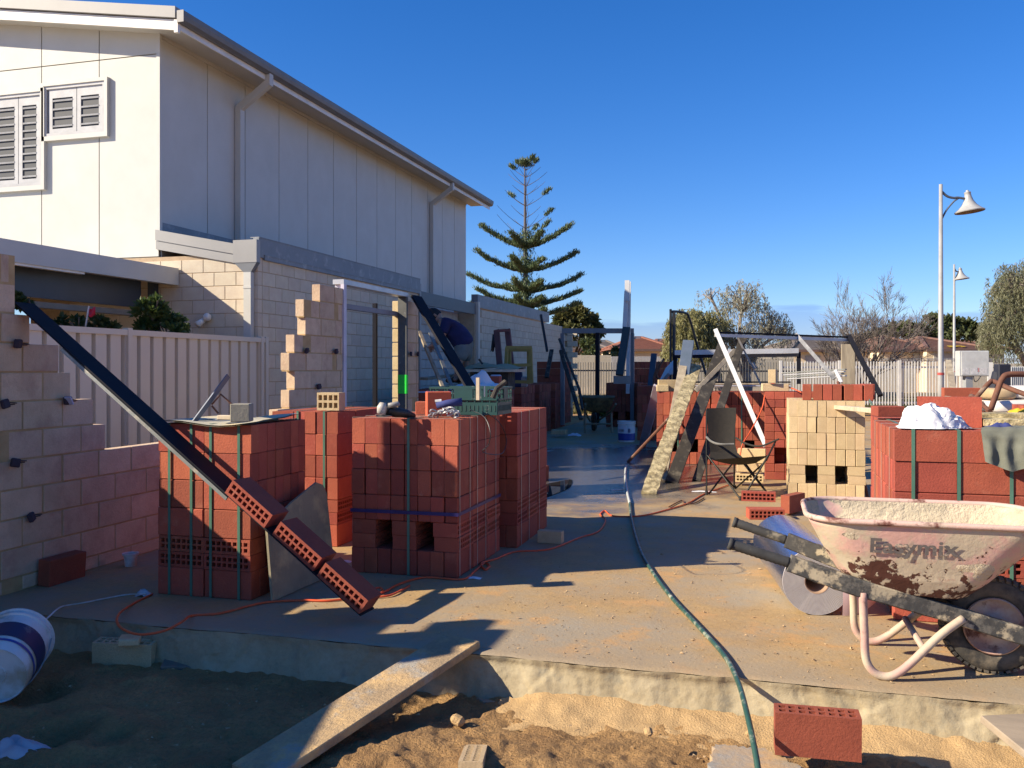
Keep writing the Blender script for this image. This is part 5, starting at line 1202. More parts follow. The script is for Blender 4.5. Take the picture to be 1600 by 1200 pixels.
plank('short red brown rail joining two leaning boards', P(776, 517, 15.45), P(797, 516, 15.45), .05, .05, REDT, 'board', up=(0, 0, 1), cat='board')
crumpled('black_bag', 'dark bag hanging beside the red brown boards', 'bag', *P(773, 525, 15.6)[:2], 1.6, .06, .06, .45, BLACKP, 3, n=10)
for nm, lab, px, py, dd, col, sz in (('blue_tub', 'dark blue tub behind the yellow trestle', 803, 588, 15.0, (.02, .03, .09), (.28, .25, .26)), ('grey_box', 'pale grey box under the yellow trestle', 815, 590, 15.0, (.38, .35, .32), (.20, .25, .18)), ('paper_bag', 'pale torn bag in front of the yellow trestle', 775, 598, 13.4, (.55, .53, .60), (.16, .2, .22))):
    p = P(px, py, dd); box_thing(nm, lab, nm.split('_')[1], sz, T(p.x, p.y, 1.0+sz[2]/2) @ E3(0, 0, 12), M(nm, col, None, 6, .8, .1), .02)
# hoops of bent black pipe at the far right of the shaded packs
mb = MB(); mb.tube(bez([P(1036, 650, 17), P(1024, 610, 17), P(1022, 590, 17), P(1030, 565, 17)], 4), .025, 6); mb.tube(bez([P(1040, 600, 17), P(1026, 588, 17), P(1030, 575, 17), P(1038, 560, 17)], 4), .025, 6); tag(mb.build('bent_pipe', RUST), 'bent rusty pipe hoops in shade left of the tube frame', 'pipe')
plank('dark blue post leaning in shade at the far right packs', P(1010, 660, 18), P(1022, 553, 18.5), .12, .07, NAVY, 'post', cat='post')
# ------------------------------------------------------------------ far barrow, bucket, small cream stack
ob = thing('wheelbarrow', 'old rusty wheelbarrow facing us at the far end of the slab', 'wheelbarrow', G(935, 678))
bo = Vector(ob.location)
def ol(x, y, z): return bo+V(x*CS-y*SN, x*SN+y*CS, z)
rings = []
for z, hx, y0, y1 in ((.74, .36, -.10, .85), (.60, .32, -.05, .78), (.46, .24, .05, .66), (.42, .12, .15, .5)):
    rings.append([ol(sx_*hx*q, y, z) for sx_, y, q in ((-1, y0, .85), (0, y0-.02, 1), (1, y0, .85), (1, (y0+y1)/2, 1), (.8, y1, .8), (0, y1+.03, 1), (-.8, y1, .8), (-1, (y0+y1)/2, 1))])
mb = MB(); n = 8
for r_ in rings: mb.v += [tuple(p) for p in r_]
for i in range(3):
    for j in range(8): mb.f.append((i*8+j, i*8+(j+1) % 8, (i+1)*8+(j+1) % 8, (i+1)*8+j)); mb.m.append(0)
mb.f.append(tuple(range(24, 32))); mb.m.append(0)
mb.build('tray', M('old_tray', (.12, .075, .03), (.07, .05, .03), 9, .9, .4, dirt=(.22, .15, .06), ds=8, dth=.5), ob)
mb = MB(); mb.tube(rings[0]+[rings[0][0]], .015, 6, 0, False); mb.build('rim', M('old_rim', (.22, .19, .12), None, 9, .8, .2), ob)
mb = MB(); mb.v = [tuple(p-V(0, 0, .07)) for p in rings[0]]; mb.f = [tuple(range(8))]; mb.m = [0]; mb.build('mortar_load', M('barrow_mortar', (.2, .18, .12), None, 9, .95, .6), ob)
OT = M('old_tube', (.30, .24, .15), None, 9, .8, .2)
for s in (-1, 1):
    mb = MB(); mb.tube([ol(s*.27, .1, .42), ol(s*.27, .0, .02)], .022, 6); mb.build('leg', OT, ob)
    mb = MB(); mb.tube([ol(s*.30, -.45, .62), ol(s*.26, .1, .44), ol(s*.08, 1.0, .2)], .022, 6); mb.build('shaft', OT, ob)
mb = MB(); mb.tube([ol(-.27, .03, .2), ol(.27, .03, .2)], .02, 6); mb.build('brace', OT, ob)
mb = MB(); mb.lathe([(.08, -.05), (.17, -.05), (.2, -.02), (.2, .02), (.17, .05), (.08, .05)], 20, 0, frame(ol(0, .95, .2), (0, 0, 1), z=(CS, SN, 0))); mb.build('wheel', RUBBER, ob)
def bucket(label, base, axis, r0, r1, h, bands, name='bucket'):
    o = thing(name, label, 'bucket', base); z = Vector(axis).normalized(); m = frame(base, z.orthogonal() if abs(z.z) > .9 else V(0, 0, 1), z=z)
    x = V(1, 0, 0) if abs(z.x) < .9 else V(0, 1, 0); y = z.cross(x).normalized(); x = y.cross(z)
    m = Matrix.Identity(4)
    for i in range(3): m[i][0] = x[i]; m[i][1] = y[i]; m[i][2] = z[i]; m[i][3] = base[i]
    mb = MB(); mb.lathe([(0, .004), (r0*.30, .004), (r0*.31, .0), (r0*.33, .0), (r0*.34, .004), (r0*.93, .004), (r0*.97, -.004), (r0, .004), (r0+(r1-r0)*.86, h*.86), (r1+.007, h*.87), (r1+.007, h*.90), (r1+.001, h*.91), (r1+.001, h*.97), (r1+.009, h*.98), (r1+.009, h), (r1-.004, h), (r0-.004, .01)], 44, 0, m); mb.build('shell', WPLAST, o, smooth=True, flat_deg=35)
    for (ha, hb, a0, a1, mat) in bands:
        mb = MB(); s_ = 360/44; k0, k1 = round(a0/s_), round(a1/s_); mb.lathe([(r0+(r1-r0)*ha+.0025, h*ha), (r0+(r1-r0)*hb+.0025, h*hb)], k1-k0, 0, m, R(k0*s_), R(k1*s_)); mb.build('label', mat, o, smooth=True)
    return o, m
bk_, _ = bucket('white bucket with blue label at the far end of the slab', G(979, 690), (0, 0, 1), .145, .16, .37, ((.08, .42, 180, 360, BLUEP), (.42, .72, 180, 360, M('label_white', (.7, .7, .75), None, 5, .5, 0)), (.5, .62, 215, 262, M('label_grey', (.2, .2, .25), None, 5, .5, 0)), (.46, .66, 285, 310, BLUEP)))
for i, (px, py, rz) in enumerate(((866, 684, 4), (876, 684, -3))):
    p = G(px, py); brick_at(['cream brick on the wet slab, left of a pair', 'cream brick on the wet slab, right of a pair'][i], T(p.x, p.y+.15, .10) @ E3(90, 0, rz) @ Matrix.Diagonal((.5, 1, 1.2, 1)), CSB)
p = G(898, 681); crumpled('white_rag', 'small white rag on the wet slab by the cream bricks', 'rag', p.x, p.y, .0, .13, .08, .05, CLOTHW, 6, n=12)
# ------------------------------------------------------------------ things on the near right pack
p = P(1443, 640, 5.0); m = frame(V(P(1397, 668, 5.05).x+.03, 5.40, 1.0), V(.33, -.03, .0), z=(0, 0, 1))
brick_at('red brick standing upright behind the white cloth', T(1.00-.02, 5.43, .99+.082) @ E3(0, 0, -8) @ Matrix.Diagonal((1.06, 1, 1.03, 1)), cored_brick('red_brick_side_cored', BL, BW, BH, RED))
mb = MB(); mb.cbox(.17, .12, .065, .004, 0, T(*P(1387, 627, 5.7)[:2], 1.04) @ E3(0, 0, 14)); tag(mb.build('brick_offcut', RED), 'red offcut at the left corner of the near right pack', 'offcut')
A = []
n = 34; rw = random.Random(5)
for i in range(n):
    row = []
    for j in range(n):
        u, v = i/(n-1), j/(n-1)
        # a stiff sheet with a peak and hard creases, running out to a point on the right
        x = .69+.35*u+.02*mnoise.noise(V(u*4, v*4, 8)); y = 5.05+.24*v
        ang = math.atan2(v-.5, u-.46); dist = math.hypot((u-.46)/.50, (v-.5)/.62)*(1+.22*math.sin(ang*5+1)+.12*math.sin(ang*9))
        pk_ = max(0, 1-dist)**.95; pl = max(0, 1-math.hypot((u-.15)/.17, (v-.62)/.4))
        cre = abs(mnoise.noise(V(u*5.5, v*4, 2.2)))+.6*abs(mnoise.noise(V(u*11+3, v*9, 7)))+.35*abs(mnoise.noise(V(u*23, v*20, 1)))
        ed = min(1, 7*min(u, 1-u, v, 1-v)); z = .998+(.125*pk_+.05*pl+.022*cre)*ed
        y2 = 5.17+(y-5.17)*(1 if u < .55 else max(.10, 1-(u-.55)*2.1)); x2 = x-.05*(1-v)*(1-u)*.3
        row.append((x2+.006*rw.uniform(-1, 1), y2+.006*rw.uniform(-1, 1), z))
    A.append(row)
mb = MB(); mb.grid(np.array(A)); tag(mb.build('white_cloth', CLOTHW, smooth=True, flat_deg=38), 'bright white crumpled bag peaked on the near right pack', 'bag')
crumpled('blue_rag', 'dark blue rag beside the white bag on the near right pack', 'rag', 1.17, 5.13, .995, .08, .06, .035, CLOTHB, 12, n=18)
# grey shirt: lies on top and hangs over the front edge
A = []; n, m_ = 46, 34
for i in range(n):
    u = i/(n-1); row = []
    for j in range(m_):
        v = j/(m_-1)                                   # 0 at back of the top, 1 at the hem
        xw = 1.05+.52*u+(.10*(1-v) if u > .5 else .22*(.45-v)*(1-u) if v < .45 else 0)
        fold = .013*math.sin(u*34+3*mnoise.noise(V(u*4, v*2, 1)))*min(1, max(0, (v-.3)*2.5))+.012*mnoise.noise(V(u*9, v*6, 3))
        if v < .42: row.append((xw, 5.24-.215*v/.42, 1.004+.012*abs(mnoise.noise(V(u*6, v*6, 5)))+.006))
        else:
            t = (v-.42)/.58; hem = .19+.025*math.sin(u*6+1)+.02*mnoise.noise(V(u*5, 1, 1))-(.05*max(0, .25-u)/.25)
            row.append((xw+.03*t*(.5-u), 5.024-.020*min(1, t*5)-.012-fold*.9-.018*t, 1.004-hem*t+.0))
    A.append(row)
mb = MB(); mb.grid(np.array(A)); tag(mb.build('grey_shirt', CLOTHG, smooth=True), 'grey green shirt hung over the front of the near right pack', 'shirt')
crusty('mortar covered board lying behind the grey shirt', V(1.14, 5.38, 1.02), V(1.85, 5.30, 1.02), .13, .035, MOSST, 'board', 'board', .012, up=(0, 0, 1), n=24, seed=4)
crusty('thicker mortar covered board lying further back on the pack', V(1.15, 5.72, 1.03), V(2.0, 5.6, 1.03), .16, .05, MATS['mortar_crusted_timber'], 'board', 'board', .012, up=(0, 0, 1), n=24, seed=8)
plank('pale board bridging from the cream pack to the red one', P(1311, 638, 8.9)+V(0, 0, .01), P(1400, 645, 6.6), .10, .04, PALET, 'board', up=(0, 0, 1), cat='board')
mb = MB(); mb.beam(P(1358, 625, 6.6), P(1374, 655, 6.15), .018, .004, up=(1, 0, 0)); tag(mb.build('loose_strap', STRAP), 'loose end of green strap sticking up at the pack corner', 'strap')
# overturned rusty barrow frame
bf = thing('barrow_frame', 'rusty bent tube barrow frame lying upturned on the right pack', 'barrow frame', P(1550, 640, 6.0))
def rt(pts, r=.016): 
    mb = MB(); mb.tube(bez(pts, 6), r, 8); return mb.build('tube', RUST, bf, smooth=True)
rt([P(1507, 643, 5.9), P(1528, 618, 5.9), P(1546, 598, 5.9), P(1553, 596, 5.9), P(1575, 606, 5.75), P(1612, 620, 5.6)])
rt([P(1548, 640, 5.5), P(1558, 612, 5.5), P(1566, 592, 5.5), P(1577, 585, 5.5), P(1615, 585, 5.5)], .018)
rt([P(1503, 645, 6.1), P(1515, 622, 6.1), P(1519, 619, 6.1), P(1532, 630, 5.9), P(1546, 642, 5.7)], .014)
mb = MB(); mb.beam(P(1545, 640, 5.6), P(1547, 650, 5.6), .03, .03); mb.build('lug', RUST, bf)
mb = MB(); mb.beam(P(1482, 566, 9.0), P(1491, 622, 8.0), .05, .05); tag(mb.build('timber_stake', TIMBER), 'grey timber stake standing behind the upright red brick', 'stake')
pack('dark red brick pack behind the rusty barrow frame', 2.15, 8.3, 3, 8, 'S', 'red packs far right', fullshell=True)
p = P(1501, 612, 8.0); brick_at('red brick on edge behind the rusty frame', T(p.x, p.y, 1.06) @ E3(0, 0, 5), RS)
brick_at('red brick lying under the one on edge behind the frame', T(p.x+.02, p.y, .945) @ E3(90, 0, 8), RS)
box_thing('brick_rubble', 'rough brown rubble block at the left of the rusty frame', 'block', (.25, .2, .09), T(*P(1505, 632, 6.8)[:2], 1.04) @ E3(3, 8, 20), M('rubble', (.24, .17, .12), None, 12, .95, .9, 30, dirt=(.4, .32, .22), ds=9, dth=.5), .02)
PBAG = M('printed_bag', (.60, .56, .52), (.55, .51, .47), 5, .6, .15, dirt=(.45, .07, .09), ds=9, dth=.64, dw=.02)
def bag(label, cx_, cy_, z, sx_, sy_, h, rz, mat):
    A = []
    for i in range(15):
        row = []
        for j in range(17):
            a = 2*math.pi*j/16; b = -math.pi/2+math.pi*i/14; f = lambda t: math.copysign(abs(t)**.45, t)
            q = V(f(math.cos(b))*f(math.cos(a))*sx_, f(math.cos(b))*f(math.sin(a))*sy_, f(math.sin(b))*h); q *= 1+.10*mnoise.noise(q*7+V(z, rz, 0)); q.rotate(Euler((0, 0, R(rz)))); row.append((cx_+q.x, cy_+q.y, z+q.z))
        A.append(row)
    mb = MB(); mb.grid(np.array(A)); return tag(mb.build('printed_bag', mat, smooth=True), label, 'bag')
p = P(1597, 640, 9.3)
bag('lower white printed bag with red marks behind the rusty frame', p.x, p.y, .92, .36, .22, .075, 5, PBAG); bag('upper white printed bag with red marks at the right edge', p.x+.1, p.y+.02, 1.065, .30, .20, .07, -8, PBAG); bag('tan paper bag left of the white printed bags', p.x-.24, p.y-.02, 1.05, .14, .18, .06, 12, M('tan_paper', (.5, .36, .2), None, 6, .8, .2))
crumpled('yellow_rag', 'bright yellow rag at the right edge behind the board', 'rag', *P(1594, 648, 5.6)[:2], 1.03, .07, .05, .04, BYEL, 9, n=12)
# ------------------------------------------------------------------ hose, cords, timber in the foreground
hp = [(1187, 1225, -.1), (1181, 1180, -.05), (1166, 1110, .02), (1152, 1062, .018), (1130, 1022, .013), (1088, 975, .013), (1040, 922, .013), (1003, 865, .013), (987, 812, .013), (984, 785, .013)]
mb = MB(); mb.tube(bez([G(*q) for q in hp], 8), .0112, 10); tag(mb.build('green_hose', HOSE, smooth=True), 'green hose running across the slab and over its edge', 'hose')
mb = MB(); mb.tube(bez([G(984, 786, .013), G(980, 768, .013), G(977, 745, .013), G(978, 728, .013)], 6), .014, 8); tag(mb.build('grey_hose', GREYH, smooth=True), 'grey hose end joined to the green hose', 'hose')
mb = MB(); mb.tube([G(954, 766, .02), G(975, 765, .02)], .008, 6); tag(mb.build('white_rod', WPLAST), 'thin white rod across the grey hose on the slab', 'rod')
cp = [(238, 928), (205, 945), (182, 962), (186, 978), (215, 990), (255, 985)]
cp2 = [(300, 962, .008), (345, 958, .008), (410, 942, .008), (470, 938, .008), (520, 938, .008), (590, 928, .008), (625, 912, .008), (665, 902, .008), (722, 905, .008), (742, 892, .008), (757, 880, .008), (765, 884, .008), (758, 890, .008), (752, 880, .008), (775, 873, .008), (805, 862, .008), (858, 858, .008), (905, 840, .008), (935, 830, .008), (946, 812, .008), (938, 804, .008), (945, 798, .008), (958, 806, .008), (1000, 806, .008), (1040, 797, .008), (1075, 786, .008), (1100, 772, .008), (1140, 757, .01)]
pts = [G(238, 928, .008), G(205, 945, .008)]+[PY(184, 962, 3.86), PY(188, 980, 3.80), PY(216, 991, 3.77), PY(255, 986, 3.79), PY(285, 971, 3.85)]+[G(*q) for q in cp2]
mb = MB(); mb.tube(bez(pts, 6), .0065, 7); tag(mb.build('orange_cord', ORANGE, smooth=True), 'orange extension cord winding across the slab to the chair', 'cord')
mb = MB(); mb.tube(bez([G(570, 925, .01), G(592, 918, .02), G(598, 925, .015), G(580, 932, .01), G(610, 930, .01), G(640, 915, .01)], 5), .006, 6); tag(mb.build('orange_cord', ORANGE, smooth=True), 'loose orange cord loops at the foot of the lintel', 'cord')
mb = MB(); mb.tube(bez([P(1195, 618, 10.6), P(1190, 640, 10.5), P(1172, 675, 10.3), P(1160, 695, 10.0), P(1155, 720, 9.9)], 6), .008, 6); mb.tube(bez([P(1195, 612, 10.7), P(1205, 600, 11.0), P(1235, 606, 10.6), P(1252, 613, 10.0)], 6), .008, 6); tag(mb.build('orange_cord', ORANGE, smooth=True), 'orange cord hanging over the cream bricks down to the chair', 'cord')
mb = MB(); mb.tube(bez([G(1045, 792, .01), G(1065, 782, .01), G(1070, 787, .01), G(1085, 786, .01), G(1100, 778, .01)], 6), .006, 6); tag(mb.build('electric_lead', RUST, smooth=True), 'second dull cord twisted round the orange one by the chair', 'cord')
mb = MB(); mb.tube(bez([G(228, 928, .02), G(200, 929, .006), G(170, 934, .006), G(130, 942, .006), G(100, 947, .004), PY(88, 953, 3.86), PY(76, 964, 3.78), PY(62, 975, 3.68)], 6), .0045, 6); tag(mb.build('power_lead', WPLAST, smooth=True), 'thin white cord running from the plug to the bucket', 'cord')
p = G(225, 931); crumpled('plug', 'clear plug joining the white and orange cords', 'plug', p.x, p.y, .0, .045, .03, .04, M('clear_plug', (.5, .55, .6), None, 9, .2, .1), 2, n=10)
mb = MB(); mb.beam(G(722, 1001, .022), G(392, 1212, -.155), .215, .036, up=(0, 0, 1), b=.004); pkm = mb.build('plank', PLANKM); tag(pkm, 'sandy wooden plank sloping from the slab edge down to the ground', 'plank')
q0 = G(1522, 1116, -.02); mb = MB(); mb.beam(V(q0.x+.10, q0.y-.02, -.015), V(q0.x+.32, q0.y-.55, -.09), .20, .03, up=(0, 0, 1), b=.004); tag(mb.build('plank', M('weathered_board', (.34, .27, .19), (.25, .20, .145), 10, .9, .5, 30, stretch=(.15, 1, 1), dirt=(.44, .36, .28), ds=6, dth=.6)), 'weathered grey board at the lower right corner', 'plank')
# lying bucket at lower left
bbk, bm = bucket('white bucket with blue band lying on its side in the sand', P(-8, 1056, 3.95), V(-.45, .85, .20), .135, .15, .33, ((.30, .66, -180, 180, M('band_blue', (.012, .022, .09), (.02, .025, .07), 7, .5, 0, dirt=(.35, .33, .3), ds=5, dth=.62)), (.18, .23, -180, 180, BLUEP), (.40, .56, 130, 200, M('band_logo', (.45, .5, .62), None, 5, .5, 0, dirt=(.03, .04, .15), ds=14, dth=.5))))
mb = MB(); pts = []
for k in range(15):
    a = math.pi*k/14; pts.append(bm @ V(.155*math.cos(a)*1.0, -.10*math.sin(a)*.2-.0+.165*math.sin(a), .29-.22*math.sin(a)))
mb.tube(pts, .003, 5); mb.build('bail', M('bail_wire', (.4, .4, .4), None, 5, .4, 0, metal=.6), bbk)
p = G(204, 884, 0); o, _ = bucket('small white plastic cup on the slab by the block wall', G(204, 884), (0, 0, 1), .035, .045, .085, (), 'cup'); o['category'] = 'cup'
p = G(25, 1185, -.2); crumpled('rag', 'pale rag with an orange corner in the shaded sand', 'rag', p.x, p.y, -.185, .14, .08, .07, M('rag', (.48, .45, .48), None, 6, .8, .2, dirt=(.5, .14, .08), ds=5, dth=.66, dw=.02), 7, n=14)
for px, py, lab, nm in ((538, 879, 'scrap of white plastic between the two left packs', 'scrap'), (740, 905, 'flattened pale scrap at the foot of the purple banded pack', 'scrap'), (1100, 769, 'white plastic strip lying under the camp chair', 'scrap')):
    p = G(px, py); crumpled('plastic_scrap', lab, 'scrap', p.x, p.y+.02, .002, .045 if px < 1000 else .13, .025, .012, CLOTHW, px % 13, n=9)
for px, py, z, s_ in ((440, 1033, -.19, .022), (515, 1053, -.2, .016), (1013, 1158, -.12, .02), (1170, 1161, -.13, .018), (715, 1140, -.2, .03)):
    p = G(px, py, z); mb = MB(); mb.cbox(s_*2, s_*1.6, s_*1.4, s_*.5, 0, T(p.x, p.y, z+.03+s_*.3) @ E3(10, 20, px)); tag(mb.build('sand_lump', SANDL), {440: 'tan mortar lump in shade at the foot of the riser', 515: 'small mortar lump in shade left of the plank', 1013: 'tan mortar lump on the sand bank near the hose', 1170: 'mortar lump between the hose and the bottom brick', 715: 'mortar lump in the dark triangle under the plank'}[px], 'lump', 'loose lumps of dried mortar')
# ------------------------------------------------------------------ person bending by the lintel
def skin(name, chain, mat, parent=None, sub=2, root=0):
    """chain: list of (pos, radius, parent index)"""
    me = bpy.data.meshes.new(name+'_tmp'); me.from_pydata([tuple(c_[0]) for c_ in chain], [(i, c_[2]) for i, c_ in enumerate(chain) if c_[2] is not None], [])
    o = bpy.data.objects.new(name+'_tmp', me); C.objects.link(o)
    sk = o.modifiers.new('s', 'SKIN'); sk.use_smooth_shade = True; ss = o.modifiers.new('u', 'SUBSURF'); ss.levels = sub; ss.render_levels = sub
    for i, c_ in enumerate(chain):
        r_ = c_[1]; me.skin_vertices[0].data[i].radius = (r_, r_) if not isinstance(r_, tuple) else r_
        me.skin_vertices[0].data[i].use_root = (i == root)
    bpy.context.view_layer.update(); dg = bpy.context.evaluated_depsgraph_get()
    m = bpy.data.meshes.new_from_object(o.evaluated_get(dg)); bpy.data.objects.remove(o); bpy.data.meshes.remove(me)
    mb = MB(); mb.v = [tuple(v.co) for v in m.vertices]; mb.f = [tuple(p.vertices) for p in m.polygons]; mb.m = [0]*len(mb.f)
    bpy.data.meshes.remove(m); return mb.build(name, mat, parent, smooth=True)
PD = 14.0
def pm(px, py, dd=0.0): return P(px, py, PD+dd)
per = thing('person', 'person in dark blue shirt and grey shorts bending over behind the lintel', 'person', pm(715, 594))
SKIN = M('skin', (.36, .21, .15), (.30, .17, .12), 9, .6, .05); SHIRT = M('blue_shirt', (.018, .02, .085), (.012, .014, .06), 8, .9, .2, 60); SHORTS = M('grey_shorts', (.16, .18, .17), (.12, .14, .13), 8, .9, .2, 60)
hip = pm(725, 537); ch1 = pm(714, 520); ch2 = pm(700, 508); nk = pm(688, 501); hd = pm(679, 494)
hl, hr_ = pm(721, 548, -.08), pm(730, 548, .12); kl, kr = pm(717, 568, -.12), pm(727, 568, .12); al, ar = pm(713, 590, -.08), pm(724, 590, .15)
sl_, sr_ = pm(697, 504, -.17), pm(699, 505, .17); el_, er_ = pm(692, 526, -.2), pm(698, 525, .2); wl_, wr_ = pm(678, 535, -.14), pm(683, 536, .12)
body = [(hip, .10, None), (ch1, .11, 0), (ch2, .11, 1), (nk, .06, 2), (pm(686, 496), .055, 3), (hl, .085, 0), (kl, .058, 5), (al, .042, 6), (hr_, .085, 0), (kr, .058, 8), (ar, .042, 9), (sl_, .06, 2), (el_, .045, 11), (wl_, .032, 12), (sr_, .06, 2), (er_, .045, 14), (wr_, .032, 15), (pm(711, 594, -.2), .035, 7), (pm(721, 594, .02), .035, 10)]
for sgn, w0, e0, dd in ((-1, 13, wl_, -.14), (1, 16, wr_, .12)):
    k = len(body); d = V(-.05, -.05, -.07)
    body.append((e0+d*.5, .036, w0))
    for j, (ln, off) in enumerate(((.085, -.03), (.095, -.01), (.09, .01), (.07, .03))):
        b0 = e0+d+V(off*.5, off, 0); body.append((b0, .011, k)); body.append((b0+V(-.03, 0, -.035)*(ln/.08), .010, len(body)-1)); body.append((b0+V(-.03, .01, -.07)*(ln/.08), .008, len(body)-1))
    body.append((e0+d*.5+V(.02, -.045*sgn, -.03), .011, k)); body.append((e0+d*.9+V(.015, -.06*sgn, -.05), .009, len(body)-1))
skin('body', body, SKIN, per)
# head with face looking down
hdir = (hd-nk).normalized(); face = (V(-.55, -.35, -.75)).normalized(); hm = frame(hd, face, z=hdir)
mb = MB(); n = 14
def hp_(th, ph):
    x, y, z = math.cos(ph)*math.cos(th), math.cos(ph)*math.sin(th), math.sin(ph); q = V(x*.098, y*.076, z*.118)
    if x > 0: q.z -= .02*x; q.x *= 1+.05*(z < 0)
    return q
A = [[tuple(hm @ hp_(2*math.pi*i/20, -math.pi/2+math.pi*j/12)) for j in range(13)] for i in range(21)]; mb.grid(np.array(A))
mb.add([(.094, -.014, .01), (.094, .014, .01), (.125, 0, -.022), (.10, -.018, -.03), (.10, .018, -.03)], [(0, 1, 2), (0, 2, 3), (1, 4, 2), (2, 4, 3)], 0, hm)
for s in (-1, 1):
    mb.cbox(.035, .018, .055, .006, 0, hm @ T(-.005, s*.078, -.005)); mb.cbox(.01, .026, .012, .003, 1, hm @ T(.090, s*.032, .018))
mb.cbox(.012, .046, .010, .003, 1, hm @ T(.092, 0, -.058))
mb.build('head', [SKIN, M('face_dark', (.06, .025, .02), None, 5, .6, 0)], per, smooth=True)
A = [[tuple(hm @ (hp_(2*math.pi*i/20, -.35+(math.pi/2+.35)*j/8)*1.09+V(-.016, 0, .008))) for j in range(9)] for i in range(3, 19)]
mb = MB(); mb.grid(np.array(A)); mb.build('hair', M('dark_hair', (.018, .012, .01), None, 30, .7, .4, 90), per, smooth=True)
skin('shirt', [(hip.lerp(ch1, -.45), .185, None), (hip.lerp(ch1, .3), .19, 0), (ch1, .185, 1), (ch2, .168, 2), (nk.lerp(ch2, .2), .085, 3), (sl_, .085, 3), (el_.lerp(sl_, .15), .075, 5), (sr_, .085, 3), (er_.lerp(sr_, .15), .075, 7)], SHIRT, per)
skin('shorts', [(hip.lerp(ch1, .15), .17, None), (hip.lerp(hl, .4), .165, 0), (hl, .12, 1), (kl.lerp(hl, .05), .10, 2), (hr_, .12, 1), (kr.lerp(hr_, .05), .10, 4)], SHORTS, per)
for a, s in ((al, -.2), (ar, .02)):
    skin('boot', [(a+V(0, 0, .02), .06, None), (a-V(0, 0, .03), .06, 0), (a+V(-.10, -.03, -.045), .045, 1), (a+V(-.17, -.05, -.05), .035, 2)], M('boot', (.05, .035, .025), None, 9, .8, .2), per, sub=1)

# ------------------------------------------------------------------ trees
def leafmat(name, col, col2, tr=.38):
    m = bpy.data.materials.new(name); m.use_nodes = True; t = m.node_tree; n = t.nodes; b = n['Principled BSDF']; b.inputs['Roughness'].default_value = .6
    g = n.new('ShaderNodeTexCoord'); q = n.new('ShaderNodeTexNoise'); q.inputs['Scale'].default_value = 1.1; q.inputs['Detail'].default_value = 6; q.inputs['Roughness'].default_value = .75; t.links.new(g.outputs['Object'], q.inputs['Vector'])
    r_ = n.new('ShaderNodeMapRange'); r_.inputs['From Min'].default_value = .36; r_.inputs['From Max'].default_value = .64; t.links.new(q.outputs['Fac'], r_.inputs['Value'])
    x = n.new('ShaderNodeMix'); x.data_type = 'RGBA'; x.inputs[6].default_value = (*col, 1); x.inputs[7].default_value = (*col2, 1); t.links.new(r_.outputs[0], x.inputs[0]); t.links.new(x.outputs[2], b.inputs['Base Color'])
    tl = n.new('ShaderNodeBsdfTranslucent'); t.links.new(x.outputs[2], tl.inputs['Color']); mx = n.new('ShaderNodeMixShader'); mx.inputs[0].default_value = tr
    t.links.new(b.outputs[0], mx.inputs[1]); t.links.new(tl.outputs[0], mx.inputs[2]); t.links.new(mx.outputs[0], n['Material Output'].inputs['Surface']); return m
def fast_build(name, Vx, quads, mat, parent):
    me = bpy.data.meshes.new(name); inv = np.array(wmat(parent).inverted()); Vx = Vx @ inv[:3, :3].T+inv[:3, 3]
    nq = len(quads); me.vertices.add(len(Vx)); me.vertices.foreach_set('co', Vx.astype(np.float32).ravel()); k = quads.shape[1]
    me.loops.add(nq*k); me.loops.foreach_set('vertex_index', quads.astype(np.int32).ravel()); me.polygons.add(nq); me.polygons.foreach_set('loop_start', np.arange(nq, dtype=np.int32)*k)
    me.update(calc_edges=True); me.validate(); me.materials.append(mat); o = bpy.data.objects.new(name, me); C.objects.link(o); o.parent = parent; WM[o.name] = wmat(parent).copy(); return o
def leaves(name, pts, dirs, ln, wd, mat, parent, rs):
    """one kite-shaped leaf at each point, along dirs"""
    n = len(pts); d = dirs/np.maximum(np.linalg.norm(dirs, axis=1, keepdims=True), 1e-6); r_ = rs.normal(size=(n, 3)); s = np.cross(d, r_); s /= np.maximum(np.linalg.norm(s, axis=1, keepdims=True), 1e-6)
    L_ = (ln*rs.uniform(.6, 1.3, n))[:, None]; W_ = (wd*rs.uniform(.6, 1.3, n))[:, None]
    Vx = np.stack([pts, pts+d*L_*.45+s*W_*.5, pts+d*L_, pts+d*L_*.45-s*W_*.5], 1).reshape(-1, 3)
    return fast_build(name, Vx, np.arange(4*n).reshape(-1, 4), mat, parent)
BARK = M('bark', (.13, .10, .075), (.08, .065, .05), 12, .95, .5, 20); PBARK = M('pale_bark', (.30, .25, .21), (.2, .17, .14), 10, .9, .4, 20); TWIG = M('bare_twigs', (.19, .16, .14), (.14, .12, .105), 6, .9, 0)
